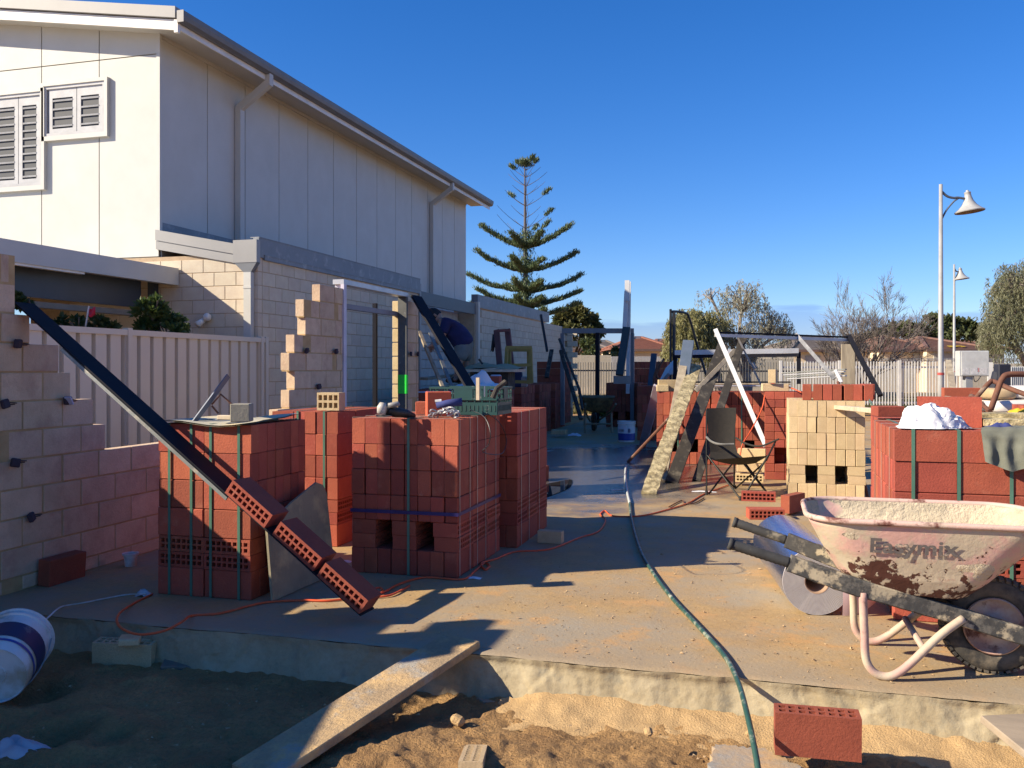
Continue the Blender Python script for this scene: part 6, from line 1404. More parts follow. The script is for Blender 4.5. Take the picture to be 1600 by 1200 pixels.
def limbs(mb, p, d, ln, r_, depth, spread, up, rng, tips, nseg=4, kids=(2, 4), shrink=.66, minr=.006):
    pts = [Vector(p)]; d = Vector(d).normalized(); rs_ = [r_]
    for i in range(nseg):
        d = (d+V(rng.gauss(0, .10), rng.gauss(0, .10), rng.gauss(0, .06)+up*.10)).normalized(); pts.append(pts[-1]+d*ln/nseg); rs_.append(max(minr*.7, r_*(1-.55*(i+1)/nseg)))
    mb.tube(pts, rs_, 6 if r_ > .04 else 4 if r_ > .015 else 3, 0, False)
    tips.append((pts[-1].copy(), d.copy(), depth))
    if depth <= 0: return
    for k in range(rng.randint(*kids)):
        t = rng.uniform(.35, 1); i = min(nseg-1, int(t*nseg)); q = pts[i].lerp(pts[i+1], t*nseg-i) if i < nseg else pts[-1]
        a = V(rng.gauss(0, 1), rng.gauss(0, 1), rng.gauss(0, .5)); a = (a-d*a.dot(d)).normalized(); nd = (d+a*spread*rng.uniform(.6, 1.3)).normalized()
        limbs(mb, q, nd, ln*shrink*rng.uniform(.75, 1.2), max(minr, rs_[i]*.62), depth-1, spread, up, rng, tips, max(2, nseg-1), kids, shrink, minr)
GRZ = -.16
# Norfolk pine
pine = thing('pine_tree', 'tall tiered pine with bare upper branches behind the boundary wall', 'tree', (*P(822, 576, 40)[:2], GRZ))
D_ = 40.0; pb = Vector(pine.location); rp = random.Random(4); rsn = np.random.RandomState(4)
PBK = M('pine_bark', (.13, .12, .125), (.09, .082, .085), 8, .95, .4, 20)
def pz(py): return EYE+(HY-py)/FPX*D_
mb = MB(); tr_ = [V(pb.x-.06*t, pb.y, GRZ+(pz(252)-GRZ)*t) for t in np.linspace(0, 1, 14)]; mb.tube(tr_, [.19-.165*t for t in np.linspace(0, 1, 14)], 8); mb.build('trunk', PBK, pine)
tiers = [(500, 26, 2.5, .7, 6, 1), (481, 22, 2.45, .72, 6, 1), (457, 26, 2.62, .76, 6, 1), (425, 30, 2.52, .85, 6, 1), (388, 38, 2.1, 1.0, 6, 1)]
br = MB(); FP = []; FDd = []
def addfol(p, d, n, spread, lenup):
    for _ in range(n):
        q = V(rp.gauss(0, spread), rp.gauss(0, spread), abs(rp.gauss(0, spread))*.9-.015); FP.append(tuple(p+q)); u = (V(0, 0, 1)*rp.uniform(.6, 1.3)+d*.7+V(rp.gauss(0, .5), rp.gauss(0, .5), 0)); FDd.append(tuple(u))
right_cam = V(CS, SN, 0); fwd_cam = V(-SN, CS, 0)
for (py, rise_px, rad, rise_, nb_, leafy) in tiers:
    z = pz(py); a0 = rp.uniform(-.12, .12)
    for k in range(nb_):
        a = a0+2*math.pi*k/nb_+rp.uniform(-.15, .15); hd_ = right_cam*math.cos(a)+fwd_cam*math.sin(a); rr_ = rad*rp.uniform(.88, 1.05) if abs(math.sin(a)) < .3 else rad*rp.uniform(.42, .62)
        pts = [V(pb.x, pb.y, z+rp.uniform(-.05, .05))+hd_*rr_*t+V(0, 0, rise_*(.22*t+.78*t*t)*(1 if abs(math.sin(a)) < .3 else .5)) for t in np.linspace(0, 1, 9)]
        br.tube(pts, [.035-.027*t for t in np.linspace(0, 1, 9)], 5)
        for s in range(46):
            t = (s+rp.random())/46
            if t < .05: continue
            i = min(7, int(t*8)); q = pts[i].lerp(pts[i+1], t*8-i); gap = .25 < (mnoise.noise(V(t*6, k*3.1, py*.1))*.5+.5)
            if gap or t > .92 : addfol(q, (pts[i+1]-pts[i]).normalized(), 46, .075+.05*max(0, .6-t), .2)
    for s in range(34): addfol(V(pb.x, pb.y, z+rp.uniform(-.3, .6)), V(0, 0, 1), 24, .17, .2)
bare = [(375, 1.3, .95, 5), (357, 1.15, .75, 5), (340, .75, .6, 4), (322, 1.0, .62, 5), (305, .95, .6, 5), (291, .8, .55, 5), (277, .68, .5, 5), (266, .45, .4, 5)]
for i, (py, rad, rise_, nb_) in enumerate(bare):
    z = pz(py); a0 = rp.uniform(-.3, .3)
    for k in range(nb_):
        a = a0+2*math.pi*k/nb_; hd_ = right_cam*math.cos(a)+fwd_cam*math.sin(a); rr_ = rad*rp.uniform(.6, 1.25); pts = [V(pb.x, pb.y, z)+hd_*rr_*t+V(0, 0, rise_*(.6*t+.4*t*t)*rr_/rad) for t in np.linspace(0, 1, 6)]
        br.tube(pts, [.016-.009*t for t in np.linspace(0, 1, 6)], 4)
        tuft = (i == 0 and k in (0, 1)) or (i == 1 and k == 0) or (i == 3 and k in (0,)) or i == 7 or (i == 6 and k == 2) or (i == 3 and k == 2)
        if tuft:
            for s in range(5): addfol(pts[-1]-(pts[-1]-pts[-2])*s*.3, (pts[-1]-pts[-2]).normalized(), 40, .055, .2)
for s in range(30): addfol(V(pb.x-.06+rp.gauss(0, .14), pb.y+rp.gauss(0, .14), pz(259)+rp.uniform(-.08, .16)), V(0, 0, 1), 14, .07, .2)
br.build('branches', PBK, pine)
leaves('crown', np.array(FP), np.array(FDd), .15, .035, leafmat('pine_green', (.06, .10, .045), (.13, .17, .07), .2), pine, rsn)
# broad crowns: clumps of small leaves on real limbs, with gaps
def tree(label, px, pyb, d, trunk_h, clumps, leaf, lm, bark, seed, n_each=900, hang=0.0, name='tree', droop=None, limbdepth=3, rtr=.16, group=None, dens=1.0, cat='tree'):
    """clumps: (px, py, rx_px, ry_px, depth offset m); leaf (length, width)"""
    base = P(px, pyb, d); base.z = GRZ; o = thing(name, label, cat, base, 0, group); rng = random.Random(seed); rs = np.random.RandomState(seed)
    mb = MB(); tips = []; top = base+V(0, 0, trunk_h); mb.tube([base, base+V(.03, 0, trunk_h*.5), top], [rtr, rtr*.8, rtr*.7], 8)
    PP = []; DD = []
    for (cx_, cy_, rx, ry, dd) in clumps:
        c0 = P(cx_, cy_, d+dd); sx_ = rx*d/FPX; sz = ry*d/FPX
        mid = top.lerp(c0, .5)+V(rng.uniform(-.2, .2), rng.uniform(-.2, .2), -.15*sz); mb.tube([top-V(0, 0, trunk_h*.2*rng.random()), mid, c0], [rtr*.45, rtr*.3, rtr*.14], 5)
        for _ in range(5): mb.tube([c0.lerp(mid, .3), c0+V(rng.uniform(-.8, .8)*sx_, rng.uniform(-.8, .8)*sx_, rng.uniform(-.2, .8)*sz)], [rtr*.12, .008], 4)
        n = int(n_each*dens); u = rs.normal(size=(n, 3)); u /= np.linalg.norm(u, axis=1, keepdims=True); r_ = rs.uniform(.45, 1.0, n)[:, None]**.6
        # break the clump up into sub-clumps
        k = max(6, n//70); cc = rs.normal(size=(k, 3)); cc /= np.linalg.norm(cc, axis=1, keepdims=True); cc *= rs.uniform(.5, .95, (k, 1)); ids = rs.randint(0, k, n)
        q = cc[ids]+rs.normal(size=(n, 3))*.17
        p = np.array(c0)+q*np.array([sx_, sx_, sz])
        PP.append(p); dv = q*.8+rs.normal(size=(n, 3))*.7; dv[:, 2] -= hang; DD.append(dv)
    mb.build('trunk', bark, o); leaves('crown', np.concatenate(PP), np.concatenate(DD), leaf[0], leaf[1], lm, o, rs); return o
OLIVE = leafmat('olive_leaf', (.20, .195, .07), (.30, .28, .12)); DGREEN = leafmat('dark_leaf', (.06, .085, .028), (.11, .125, .045)); GREYG = leafmat('grey_leaf', (.27, .26, .18), (.38, .36, .26)); BRONZE = leafmat('bronze_leaf', (.065, .085, .025), (.145, .135, .045)); MID = leafmat('mid_leaf', (.055, .085, .025), (.09, .115, .04))
tree('dense green tree touched with bronze behind the grey door frame', 895, 600, 52, 2.2, [(880, 500, 14, 15, 0), (905, 494, 16, 14, 0), (925, 505, 12, 14, .5), (890, 522, 20, 14, -.5), (874, 530, 12, 16, 0), (920, 527, 14, 15, -.3), (935, 515, 6, 8, 0)], (.28, .16), BRONZE, BARK, 21, 1500)
tree('low green tree in front of the grey roofs, right of the dense one', 922, 600, 50, 1.2, [(921, 545, 13, 16, 0), (926, 562, 12, 12, 0), (955, 562, 16, 10, 2), (966, 549, 10, 7, 3)], (.2, .12), MID, BARK, 22, 900)
# weeping tree: long hanging strands
def weeping(label, px, d, domes, seed, lm, ln, dens, trunk_px, name='tree', leafw=.05, group=None):
    base = P(px, 600, d); base.z = GRZ; o = thing(name, label, 'tree', base); rng = random.Random(seed); rs = np.random.RandomState(seed); mb = MB()
    top = base+V(0, 0, 1.4); mb.tube([base, base+V(.1, 0, .7), top], [.22, .19, .15], 8); PP = []; DD = []
    for (cx_, cy_, rx, ry, dd, n_str, slen, sparse) in domes:
        c0 = P(cx_, cy_, d+dd); sx_ = rx*d/FPX; sz = ry*d/FPX
        mb.tube(bez([top-V(0, 0, .5*rng.random()), top.lerp(c0, .5)+V(rng.uniform(-.3, .3), 0, .2), c0], 4), [.10-.006*i for i in range(9)], 5)
        for s in range(n_str):
            a = rng.uniform(0, 2*math.pi); e = math.asin(rng.uniform(-.25, 1)); r_ = rng.uniform(.55, 1.02)
            p = c0+V(math.cos(a)*math.cos(e)*sx_*r_, math.sin(a)*math.cos(e)*sx_*r_, math.sin(e)*sz*r_)
            if s % 5 == 0: mb.tube([c0.lerp(p, .05)-V(0, 0, sz*.3), c0.lerp(p, .6)+V(0, 0, .1), p], [.03, .018, .007], 3, 0, False)
            L_ = slen*rng.uniform(.5, 1.3); out = V(math.cos(a), math.sin(a), 0)*.35*rng.random()
            m = int(L_/.034*sparse); t = rs.uniform(0, 1, m); q = np.array(p)+np.outer(t*L_, np.array([out.x*.5, out.y*.5, 0]))+np.outer(t*t*L_, [0, 0, -1])*.95+rs.normal(size=(m, 3))*.035; PP.append(q); dv = rs.normal(size=(m, 3))*.45; dv[:, 2] -= .9; DD.append(dv)
    mb.build('trunk', PBARK, o); leaves('crown', np.concatenate(PP), np.concatenate(DD), ln, leafw, lm, o, rs); return o
wl = weeping('large olive weeping tree behind the thin tube frame', 1120, 36, [(1078, 520, 42, 42, 0, 330, 1.3, 1.0), (1105, 510, 40, 30, .5, 160, 1.2, .8), (1075, 548, 40, 22, -.6, 150, .9, .9)], 31, OLIVE, .17, 1, 1120, leafw=.042)
wl2 = weeping('grey green wispy weeping tree joined on the right of the olive one', 1165, 37, [(1160, 475, 42, 42, 0, 170, 1.25, .5), (1200, 515, 38, 40, .4, 150, 1.2, .5), (1150, 530, 50, 34, 0, 150, 1.1, .55), (1225, 520, 22, 24, 0, 60, .9, .45), (1110, 462, 24, 18, 0, 34, .8, .4)], 32, GREYG, .16, 1, 1165, leafw=.034)
wr2 = weeping('tall feathery grey green tree cut by the right edge', 1615, 27, [(1590, 455, 46, 50, 0, 300, 1.0, .9), (1625, 480, 80, 70, .6, 420, 1.1, .9), (1572, 510, 42, 50, -.2, 260, 1.0, .9), (1650, 440, 60, 60, 1, 260, 1.0, .8), (1560, 530, 26, 26, -.4, 110, .7, .8)], 33, leafmat('feathery_leaf', (.15, .165, .08), (.25, .245, .15)), .13, 1, 1600, leafw=.024)
# bare tree
bt = thing('bare_tree', 'leafless spreading tree in front of the brown roofed houses', 'tree', (*P(1338, 600, 30)[:2], GRZ)); rng = random.Random(12); mb = MB(); tips = []
b0 = Vector(bt.location)
for (px, py) in ((1285, 482), (1310, 495), (1335, 470), (1346, 455), (1372, 462), (1392, 455), (1416, 452), (1440, 474), (1298, 525), (1395, 500), (1330, 500), (1360, 480), (1425, 505), (1275, 510), (1380, 490), (1405, 478)):
    e = P(px, py, 30+rng.uniform(-1.2, 1.2)); d = e-(b0+V(0, 0, .8)); limbs(mb, b0+V(rng.uniform(-.1, .1), rng.uniform(-.1, .1), .5), d, d.length*.78, .036, 3, .5, .25, rng, tips, 7, (5, 8), .44, .0055)
mb.build('branches', TWIG, bt); mb = MB(); mb.tube([b0, b0+V(0, 0, .7)], [.14, .11], 8); mb.build('trunk', PBARK, bt)
for i, (lab, px, cl) in enumerate((('round dark green tree behind the brown roofs, left of the lamp post', 1395, [(1385, 525, 22, 14, 0), (1410, 520, 26, 14, 0), (1425, 515, 16, 10, 0), (1362, 530, 20, 10, 0)]), ('round dark green tree behind the brown roofs, at the lamp posts', 1470, [(1456, 513, 20, 20, 0), (1482, 508, 22, 18, 0), (1505, 516, 18, 16, 0), (1475, 525, 34, 14, 0)]), ('smaller green tree far behind between the lamp and the feathery tree', 1545, [(1540, 522, 18, 14, 0), (1560, 516, 18, 14, 0)]), ('low green hedge tree behind the brown roofs at centre right', 1255, [(1250, 545, 14, 9, 0), (1262, 552, 16, 7, 0)]))):
    tree(lab, px, 600, 78, 2.0, cl, (.42, .26), DGREEN if i < 2 else MID, BARK, 41+i, 1100)
# garden shrubs behind the metal fence
sh1 = tree('glossy green shrub with pale tip above the metal fence', 243, 560, 9.55, .9, [(236, 490, 20, 18, 0), (246, 478, 11, 14, 0), (256, 505, 26, 16, .1), (275, 516, 18, 8, 0), (225, 508, 14, 12, 0)], (.065, .04), leafmat('glossy_leaf', (.035, .075, .018), (.09, .13, .03)), BARK, 51, 420, name='shrub', rtr=.03, cat='shrub')
sh2 = tree('low leafy shrub behind the fence under the red cloth', 135, 560, 8.8, .9, [(120, 506, 22, 12, 0), (148, 508, 20, 12, 0), (100, 505, 12, 9, 0), (32, 470, 12, 8, 0), (170, 514, 12, 7, 0)], (.06, .035), leafmat('low_leaf', (.03, .06, .014), (.06, .09, .03)), BARK, 52, 380, name='shrub', rtr=.03, cat='shrub')
mb = MB(); mb.tube([P(133, 515, 8.7), P(139, 478, 8.7)], .008, 6, 1); A = [[tuple(P(139+10*u, 481+13*v+2*math.sin(u*5), 8.7+.03*math.sin(v*5+u*3))) for u in np.linspace(0, 1, 6)] for v in np.linspace(0, 1, 6)]; mb.grid(np.array(A)); tag(mb.build('red_flag', [M('red_cloth', (.6, .02, .05), None, 5, .8, .1), WPLAST]), 'small red and white cloth on a stick above the low shrub', 'flag')

# ------------------------------------------------------------------ far houses, fences, lamps
TILER = M('red_roof_tile', (.24, .095, .06), (.19, .075, .05), 3, .85, .2, 10); TILEB = M('brown_roof_tile', (.19, .10, .075), (.15, .08, .06), 3, .85, .2, 10); TILEG = M('grey_roof_tile', (.18, .15, .135), (.14, .12, .105), 3, .85, .2, 10)
HW = M('far_wall', (.70, .58, .40), (.66, .54, .37), 2, .9, .1); HW2 = M('far_wall_grey', (.45, .42, .36), None, 2, .9, .1); LICH = M('lichen', (.40, .28, .04), None, 20, .9, .2)
def far_house(label, pxl, pxr, d, eave_py, ridge_py, ridge_l, ridge_r, tile, depth=9, wall=HW, lichen=False, wins=()):
    """hip roof; the front runs across the view"""
    c0 = P((pxl+pxr)/2, 576, d); o = thing('house', label, 'house', (c0.x, c0.y, GRZ)); 
    l, r_ = P(pxl, eave_py, d), P(pxr, eave_py, d); bk = fwd_cam*depth; ov = 0.0
    m = MB(); z = l.z; a, b = P(pxl+6, eave_py, d), P(pxr-6, eave_py, d); q = [a+fwd_cam*.5, b+fwd_cam*.5, b+bk, a+bk]
    m.add([(v.x, v.y, GRZ) for v in q]+[(v.x, v.y, z-.02) for v in q], [(0, 1, 5, 4), (1, 2, 6, 5), (2, 3, 7, 6), (3, 0, 4, 7)]); m.build('wall', wall, o)
    rl, rr_ = P(ridge_l, ridge_py, d)+fwd_cam*depth*.5, P(ridge_r, ridge_py, d)+fwd_cam*depth*.5; zr = EYE+(HY-ridge_py)/FPX*d; rl.z = rr_.z = zr
    m = MB()
    def slope(p0, p1, t0, t1, n=11):
        # overlapping tile courses, each a step proud
        for i in range(n):
            f0, f1 = i/n, (i+1)/n; A_ = p0.lerp(t0, f0); B_ = p1.lerp(t1, f0); C_ = p1.lerp(t1, f1); D2 = p0.lerp(t0, f1); u = V(0, 0, .07)
            m.add([A_+u, B_+u, C_+u*.2, D2+u*.2, A_, B_], [(0, 1, 2, 3), (4, 5, 1, 0)])
    lb, rb = l+bk, r_+bk
    slope(l, r_, rl, rr_); slope(r_, rb, rr_, rr_); slope(lb, l, rl, rl); slope(rb, lb, rr_, rl)
    m.build('roof', tile, o)
    m = MB(); up_ = V(0, 0, .09)
    for s0, s1 in ((l, rl), (r_, rr_), (rl, rr_), (lb, rl), (rb, rr_)): m.beam(s0+up_, s1+up_, .22, .10)
    m.build('ridge_cap', tile, o)
    m = MB(); m.beam(l-V(0, 0, .05), r_-V(0, 0, .05), .12, .16); m.build('gutter', M('far_gutter', (.16, .10, .08), None, 3, .7, 0), o)
    for (x0, x1, y0, y1, mat) in wins:
        m = MB(); A_, B_ = P(x0, y0, d), P(x1, y1, d); A_ += fwd_cam*.44; B_ += fwd_cam*.44; h = A_.z-B_.z
        m.beam(V(A_.x, A_.y, B_.z+h/2), V(B_.x, B_.y, B_.z+h/2), .08, h, up=(0, 0, 1)); m.build('window', mat, o)
    if lichen:
        m = MB(); rng = random.Random(2)
        for i in range(46):
            f = rng.uniform(.06, .18); t = rng.uniform(.38, .62); p = l.lerp(r_, t).lerp(rl.lerp(rr_, t), f)+V(0, 0, .09); m.box(tuple(p-V(.09, .09, 0)), tuple(p+V(.09, .09, .02)))
        tag(m.build('lichen', LICH, o), kind='stuff')
GLS = M('far_window', (.05, .055, .06), None, 2, .2, 0); SHUT = M('roller_shutter', (.36, .35, .33), None, 2, .6, 0)
far_house('grey roofed house left behind the pale fence', 852, 925, 58, 546, 526, 872, 884, TILEG)
far_house('grey roofed house further back beside the dense green tree', 885, 962, 72, 549, 524, 905, 912, TILEG, 12)
far_house('small grey roof peeking behind the low green tree', 930, 975, 85, 545, 531, 945, 955, TILEG)
far_house('red tiled house at centre behind the white metal lengths', 955, 1058, 60, 546, 525, 1005, 1018, TILER, 9)
far_house('red tiled roof further back behind the tube frame', 1020, 1090, 75, 549, 529, 1040, 1050, TILER, 9)
far_house('grey brown roofed house behind the bare tree', 1235, 1385, 58, 547, 524, 1290, 1325, TILEG, 10, HW, False, ((1262, 1285, 556, 575, SHUT), (1300, 1322, 553, 580, HW2)))
far_house('brown tiled house with cream wall left of the lamp post', 1372, 1472, 56, 547, 523, 1430, 1434, TILEB, 10, HW, False, ((1432, 1460, 551, 574, SHUT),))
far_house('brown tiled house with yellow lichen right of the lamp post', 1448, 1556, 55, 546, 524, 1495, 1499, TILEB, 10, HW, True, ((1464, 1535, 549, 560, HW2),))
far_house('small brown roof behind the feathery tree', 1520, 1580, 80, 545, 531, 1540, 1550, TILEB)
# pale boundary fences far off: separate posts, rails and pickets
PICK = M('cream_picket', (.52, .465, .36), (.47, .42, .32), 3, .6, .05); WHT = M('white_picket', (.58, .57, .55), None, 3, .55, .05); DKM = M('dark_bars', (.09, .09, .09), None, 3, .6, 0)
def bar_fence(label, pa, pb_, d0, d1, ytop, ybot, n, mat, w_, rails, posts_=0, name='bar_fence', group=None, rh=.05, cap=300):
    a, b = P(pa, 576, d0), P(pb_, 576, d1); o = thing(name, label, 'fence', ((a.x+b.x)/2, (a.y+b.y)/2, GRZ), 0, group); zt_ = EYE+(HY-ytop)/FPX*d0; zb_ = max(GRZ, EYE+(HY-ybot)/FPX*d0); d = (b-a); ux = d.normalized()
    m0 = mesh_of(MB().cbox(w_, .025, zt_-zb_, .004), 'bar_mesh', [mat]); ang = math.atan2(ux.y, ux.x)
    for i in range(n):
        p = a.lerp(b, (i+.5)/n); inst('picket', m0, T(p.x, p.y, (zt_+zb_)/2) @ Matrix.Rotation(ang, 4, 'Z'), o)
    for ry in rails:
        z = EYE+(HY-ry)/FPX*d0; m = MB(); m.beam(V(a.x, a.y, z)+fwd_cam*.03, V(b.x, b.y, z)+fwd_cam*.03, .035, rh); m.build('rail', mat, o)
    for i in range(posts_):
        p = a.lerp(b, i/(posts_-1)); m = MB(); m.cbox(.09, .09, zt_-GRZ+.06, .006, 0, T(p.x, p.y, (zt_+GRZ)/2) @ Matrix.Rotation(ang, 4, 'Z')); m.build('post', mat, o)
    return o
def board_fence(label, pa, pb_, d, ytop, n, mat, name='board_fence'):
    a, b = P(pa, ytop, d), P(pb_, ytop, d); o = thing(name, label, 'fence', ((a.x+b.x)/2, (a.y+b.y)/2, GRZ)); w_ = (b-a).length/n; zt_ = a.z; ang = math.atan2(b.y-a.y, b.x-a.x)
    m0 = mesh_of(MB().cbox(w_*.86, .02, zt_-GRZ, .003), 'board_mesh', [mat])
    for i in range(n):
        p = a.lerp(b, (i+.5)/n); inst('board', m0, T(p.x, p.y, (zt_+GRZ)/2) @ Matrix.Rotation(ang, 4, 'Z'), o)
    m = MB(); m.beam(V(a.x, a.y, zt_-.06)+fwd_cam*.03, V(b.x, b.y, zt_-.06)+fwd_cam*.03, .04, .07); m.beam(V(a.x, a.y, zt_-.9)+fwd_cam*.05, V(b.x, b.y, zt_-.9)+fwd_cam*.05, .02, 1.5); m.build('backing_rail', mat, o); return o
board_fence('pale cream board fence in front of the grey roofed houses', 862, 955, 46, 555, 40, PICK)
board_fence('pale grey board fence behind the white metal lengths', 955, 1060, 47, 557, 44, M('grey_board', (.46, .44, .42), None, 3, .8, .1))
board_fence('cream board fence shaded by the weeping tree', 1060, 1240, 45, 556, 76, PICK)
board_fence('cream board fence in front of the brown tiled houses', 1240, 1432, 46, 567, 80, PICK)
board_fence('cream board fence behind the metal box', 1500, 1620, 46, 568, 50, PICK)
bar_fence('dark slim bar fence along the verge at the left', 885, 1062, 30, 30, 566, 640, 44, DKM, .02, (579, 632), 0, 'bar_fence')
bar_fence('dark slim bar fence behind the silver sliding frame', 1050, 1250, 31, 31, 566, 600, 46, DKM, .018, (580,), 0)
bar_fence('white picket fence along the verge at the right', 1220, 1502, 28, 27, 565, 632, 62, WHT, .032, (574, 628), 4, 'picket_fence', rh=.06)
bar_fence('thin grey wire top fence behind the white pickets', 1340, 1610, 40, 40, 560, 590, 26, M('thin_grey', (.34, .33, .32), None, 3, .6, 0), .02, (561, 564), 0)
# white post right of the metal box, dark and corrugated panels at the edge
mb = MB(); mb.beam(P(1547, 566, 20), P(1547, 640, 20), .10, .09, up=(0, -1, 0)); tag(mb.build('white_post', WHT), 'white square post right of the grey metal box', 'post')
a, b = P(1578, 573, 19), P(1640, 573, 19); mb = MB(); A = []
for i in range(81):
    t = i/80; q = a.lerp(b, t)+fwd_cam*.018*math.sin(i*1.57); A.append([(q.x, q.y, GRZ), (q.x, q.y, a.z)])
mb.grid(np.array(A)); tag(mb.build('corrugated_fence', M('grey_corrugated', (.40, .42, .45), None, 2, .5, 0)), 'grey corrugated panel fence at the right edge', 'fence')
p = P(1566, 576, 17); mb = MB(); mb.cbox(.24, .2, 1.55, .02, 0, T(p.x, p.y, GRZ+.78) @ Matrix.Rotation(YAW, 4, 'Z')); mb.cbox(.14, .16, .5, .05, 0, T(p.x-.14, p.y, GRZ+1.2) @ E3(0, 14, 20)); tag(mb.build('dark_cover', M('navy_cover', (.015, .018, .035), None, 5, .7, .2)), 'navy covered upright box left of the corrugated fence', 'cover')
# street lamps with bell shades
def lamp(label, px, py_top, d, out=1.0):
    b = P(px, 600, d); b.z = GRZ; o = thing('street_lamp', label, 'street lamp', b, 0, 'bell shaded street lamps'); zt_ = EYE+(HY-py_top)/FPX*d; s = d/FPX
    LP = M('lamp_grey', (.36, .36, .355), None, 3, .5, .05, 10); LD = M('lamp_bracket', (.10, .12, .15), None, 3, .5, 0); LS = M('lamp_shade_grey', (.42, .42, .405), None, 4, .4, .03, 20)
    mb = MB(); mb.tube([V(b.x, b.y, GRZ), V(b.x, b.y, GRZ+1.3), V(b.x, b.y, GRZ+1.35), V(b.x, b.y, zt_)], [.085, .085, .075, .048], 12); mb.build('pole', LP, o, smooth=True)
    mb = MB(); mb.tube([V(b.x, b.y, GRZ+1.29), V(b.x, b.y, GRZ+1.36)], .09, 12); mb.build('band', M('red_band', (.42, .07, .06), None, 4, .6, 0), o)
    e = right_cam*out
    def q(dx, dy): return V(b.x, b.y, zt_)+e*dx*.018-V(0, 0, dy*.018)
    mb = MB(); mb.tube(bez([q(1, 11), q(10, 18.5), q(20, 21), q(26, 20.5), q(36, 22), q(43, 24)], 5), .035, 7); mb.tube(bez([q(1, 55), q(9, 40), q(20, 27), q(27, 22)], 5), .025, 7); mb.build('bracket', LD, o, smooth=True)
    c0 = q(45, 43); m = T(*c0) @ Matrix.Rotation(R(-6), 4, 'Y'); k = .018
    mb = MB(); mb.lathe([(21.5*k, 0), (22*k, 1.5*k), (17*k, 5*k), (11*k, 11*k), (7*k, 18*k), (5*k, 25*k), (4.6*k, 29*k), (5*k, 29.5*k), (5*k, 31*k), (2.6*k, 31.5*k), (2.2*k, 34*k), (0, 34.5*k)], 28, 0, m); mb.build('shade', LS, o, smooth=True, flat_deg=50)
    mb = MB(); mb.lathe([(21*k, .3*k), (18*k, 2.5*k), (0, 4*k)], 28, 0, m); mb.build('reflector', M('lamp_inside', (.20, .14, .11), None, 4, .6, 0), o)
    mb = MB(); mb.tube(bez([q(43, 24), q(46.5, 30), q(47, 38)], 4), .045, 6); mb.build('shade_strap', M('strap_olive', (.14, .14, .11), None, 4, .6, 0), o)
    return o
lamp('near street lamp, the taller bell shaded one at right', 1470, 288, 25)
lamp('far street lamp, the smaller bell shaded one behind the near pole', 1491, 413, 46, .45)
# grey metal box on a post, with small notices
D_ = 15.5; bx = thing('meter_box', 'weathered grey metal box with notices on a square post', 'meter box', (*P(1517, 600, D_)[:2], GRZ))
a, b = P(1500, 548, D_), P(1544, 588, D_); cc = (a+b)/2; mm = T(cc.x, cc.y, cc.z) @ Matrix.Rotation(YAW-.12, 4, 'Z'); wd, ht = (a-b).xy.length, a.z-b.z
GB_ = M('box_grey', (.42, .43, .42), (.36, .37, .37), 5, .55, .05, dirt=(.52, .53, .52), ds=3.5, dth=.52, dw=.15)
mb = MB(); mb.cbox(wd, .20, ht, .008, 0, mm @ T(0, .1, 0)); mb.build('case', GB_, bx)
mb = MB(); mb.cbox(wd*.92, .012, ht*.94, .004, 0, mm @ T(wd*.03, -.007, 0)); mb.build('door', GB_, bx)
for (u, v, w_, h, col) in ((-.30, -.30, .14, .16, (.60, .60, .60)), (0, -.30, .15, .16, (.55, .55, .56)), (.30, -.30, .15, .15, (.58, .57, .57)), (.13, -.25, .04, .10, (.55, .25, .25))):
    nm = 'notice'; mb = MB(); mb.box((u*wd-w_/2*1.0*wd*1.6, -.0155, v*ht-h/2*ht*1.6), (u*wd+w_/2*wd*1.6, -.0135, v*ht+h/2*ht*1.6), 0, mm); mb.build(nm, M('notice_%d' % int(u*100+v*1000), col, tuple(x*.72 for x in col), 26, .6, 0), bx)
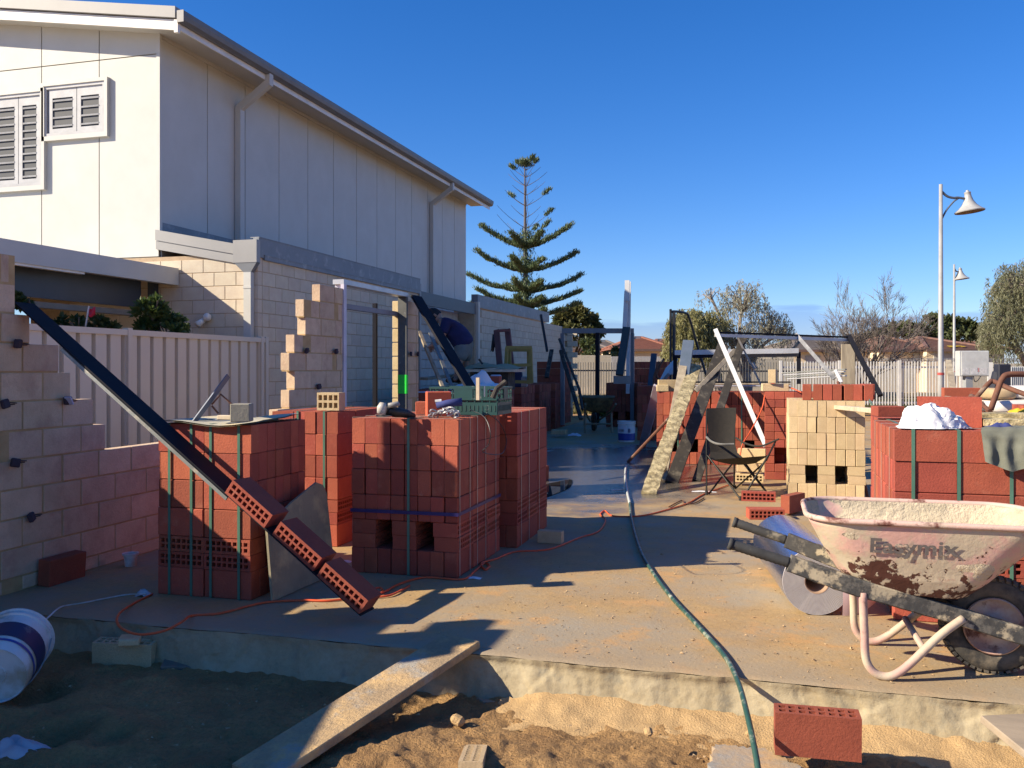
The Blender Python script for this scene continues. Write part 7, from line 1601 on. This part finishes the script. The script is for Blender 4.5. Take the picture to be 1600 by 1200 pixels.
mb = MB(); q = P(1514, 600, D_); mb.box((-.06, -.06, 0), (.06, .06, cc.z-ht/2-GRZ), 0, T(q.x, q.y+.1, GRZ) @ Matrix.Rotation(YAW, 4, 'Z')); mb.build('post', M('post_grey', (.34, .35, .36), None, 4, .6, 0), bx)
mb = MB(); mb.tube(bez([P(1521, 588, D_), P(1523, 596, D_), P(1528, 594, D_), P(1532, 588, D_)], 4), .008, 5); mb.build('cable', BLACKP, bx)
# verge plants behind the fence
tree('yellow green roadside shrub seen through the far door frame', 950, 620, 27, .3, [(950, 625, 9, 16, 0), (938, 640, 7, 10, 0)], (.12, .06), leafmat('yellow_leaf', (.12, .13, .02), (.2, .18, .04)), BARK, 61, 500, name='shrub', rtr=.03, cat='shrub')
GRASSM = leafmat('verge_grass', (.10, .12, .035), (.22, .18, .08)); rs = np.random.RandomState(9); n = 26000
u = rs.uniform(0, 1, n); dd = rs.uniform(29, 44, n); kx = rs.uniform(860, 1640, n); xr = (kx-CX)/FPX*dd; pts = np.stack([xr*CS-dd*SN, xr*SN+dd*CS, np.full(n, GRZ)], 1)
e = bpy.data.objects.new('verge_grass', None); 
go = fast_build('verge_grass', *(lambda P0: (P0, np.arange(3*n).reshape(-1, 3)))(np.stack([pts+rs.normal(size=(n, 3))*[.03, .03, 0], pts+np.array([.05, .02, 0]), pts+np.stack([rs.normal(size=n)*.08, rs.normal(size=n)*.08, rs.uniform(.12, .32, n)], 1)], 1).reshape(-1, 3)), GRASSM, None)
bpy.data.objects.remove(e); tag(go, kind='stuff')
# limestone edging beyond the verge
mb = MB()
for i in range(38):
    for r_ in range(2):
        p = P(1060+11*i+5*r_, 600, 38+.1*r_); mb.cbox(.42, .3, .22, .03, 0, T(p.x, p.y, GRZ+.12+.24*r_) @ Matrix.Rotation(YAW+.02, 4, 'Z'))
tag(mb.build('retaining_wall', M('limestone', (.42, .33, .21), (.32, .25, .16), 4, .95, .4, dirt=(.2, .2, .1), ds=3, dth=.58)), 'low rough limestone wall across the verge behind the fences', 'wall')
print('objects', len(bpy.data.objects), 'tris', sum(len(o.data.loop_triangles) if o.data.loop_triangles else sum(len(p.vertices)-2 for p in o.data.polygons) for o in bpy.data.objects if o.type == 'MESH' and len(o.data.polygons) > 2000))
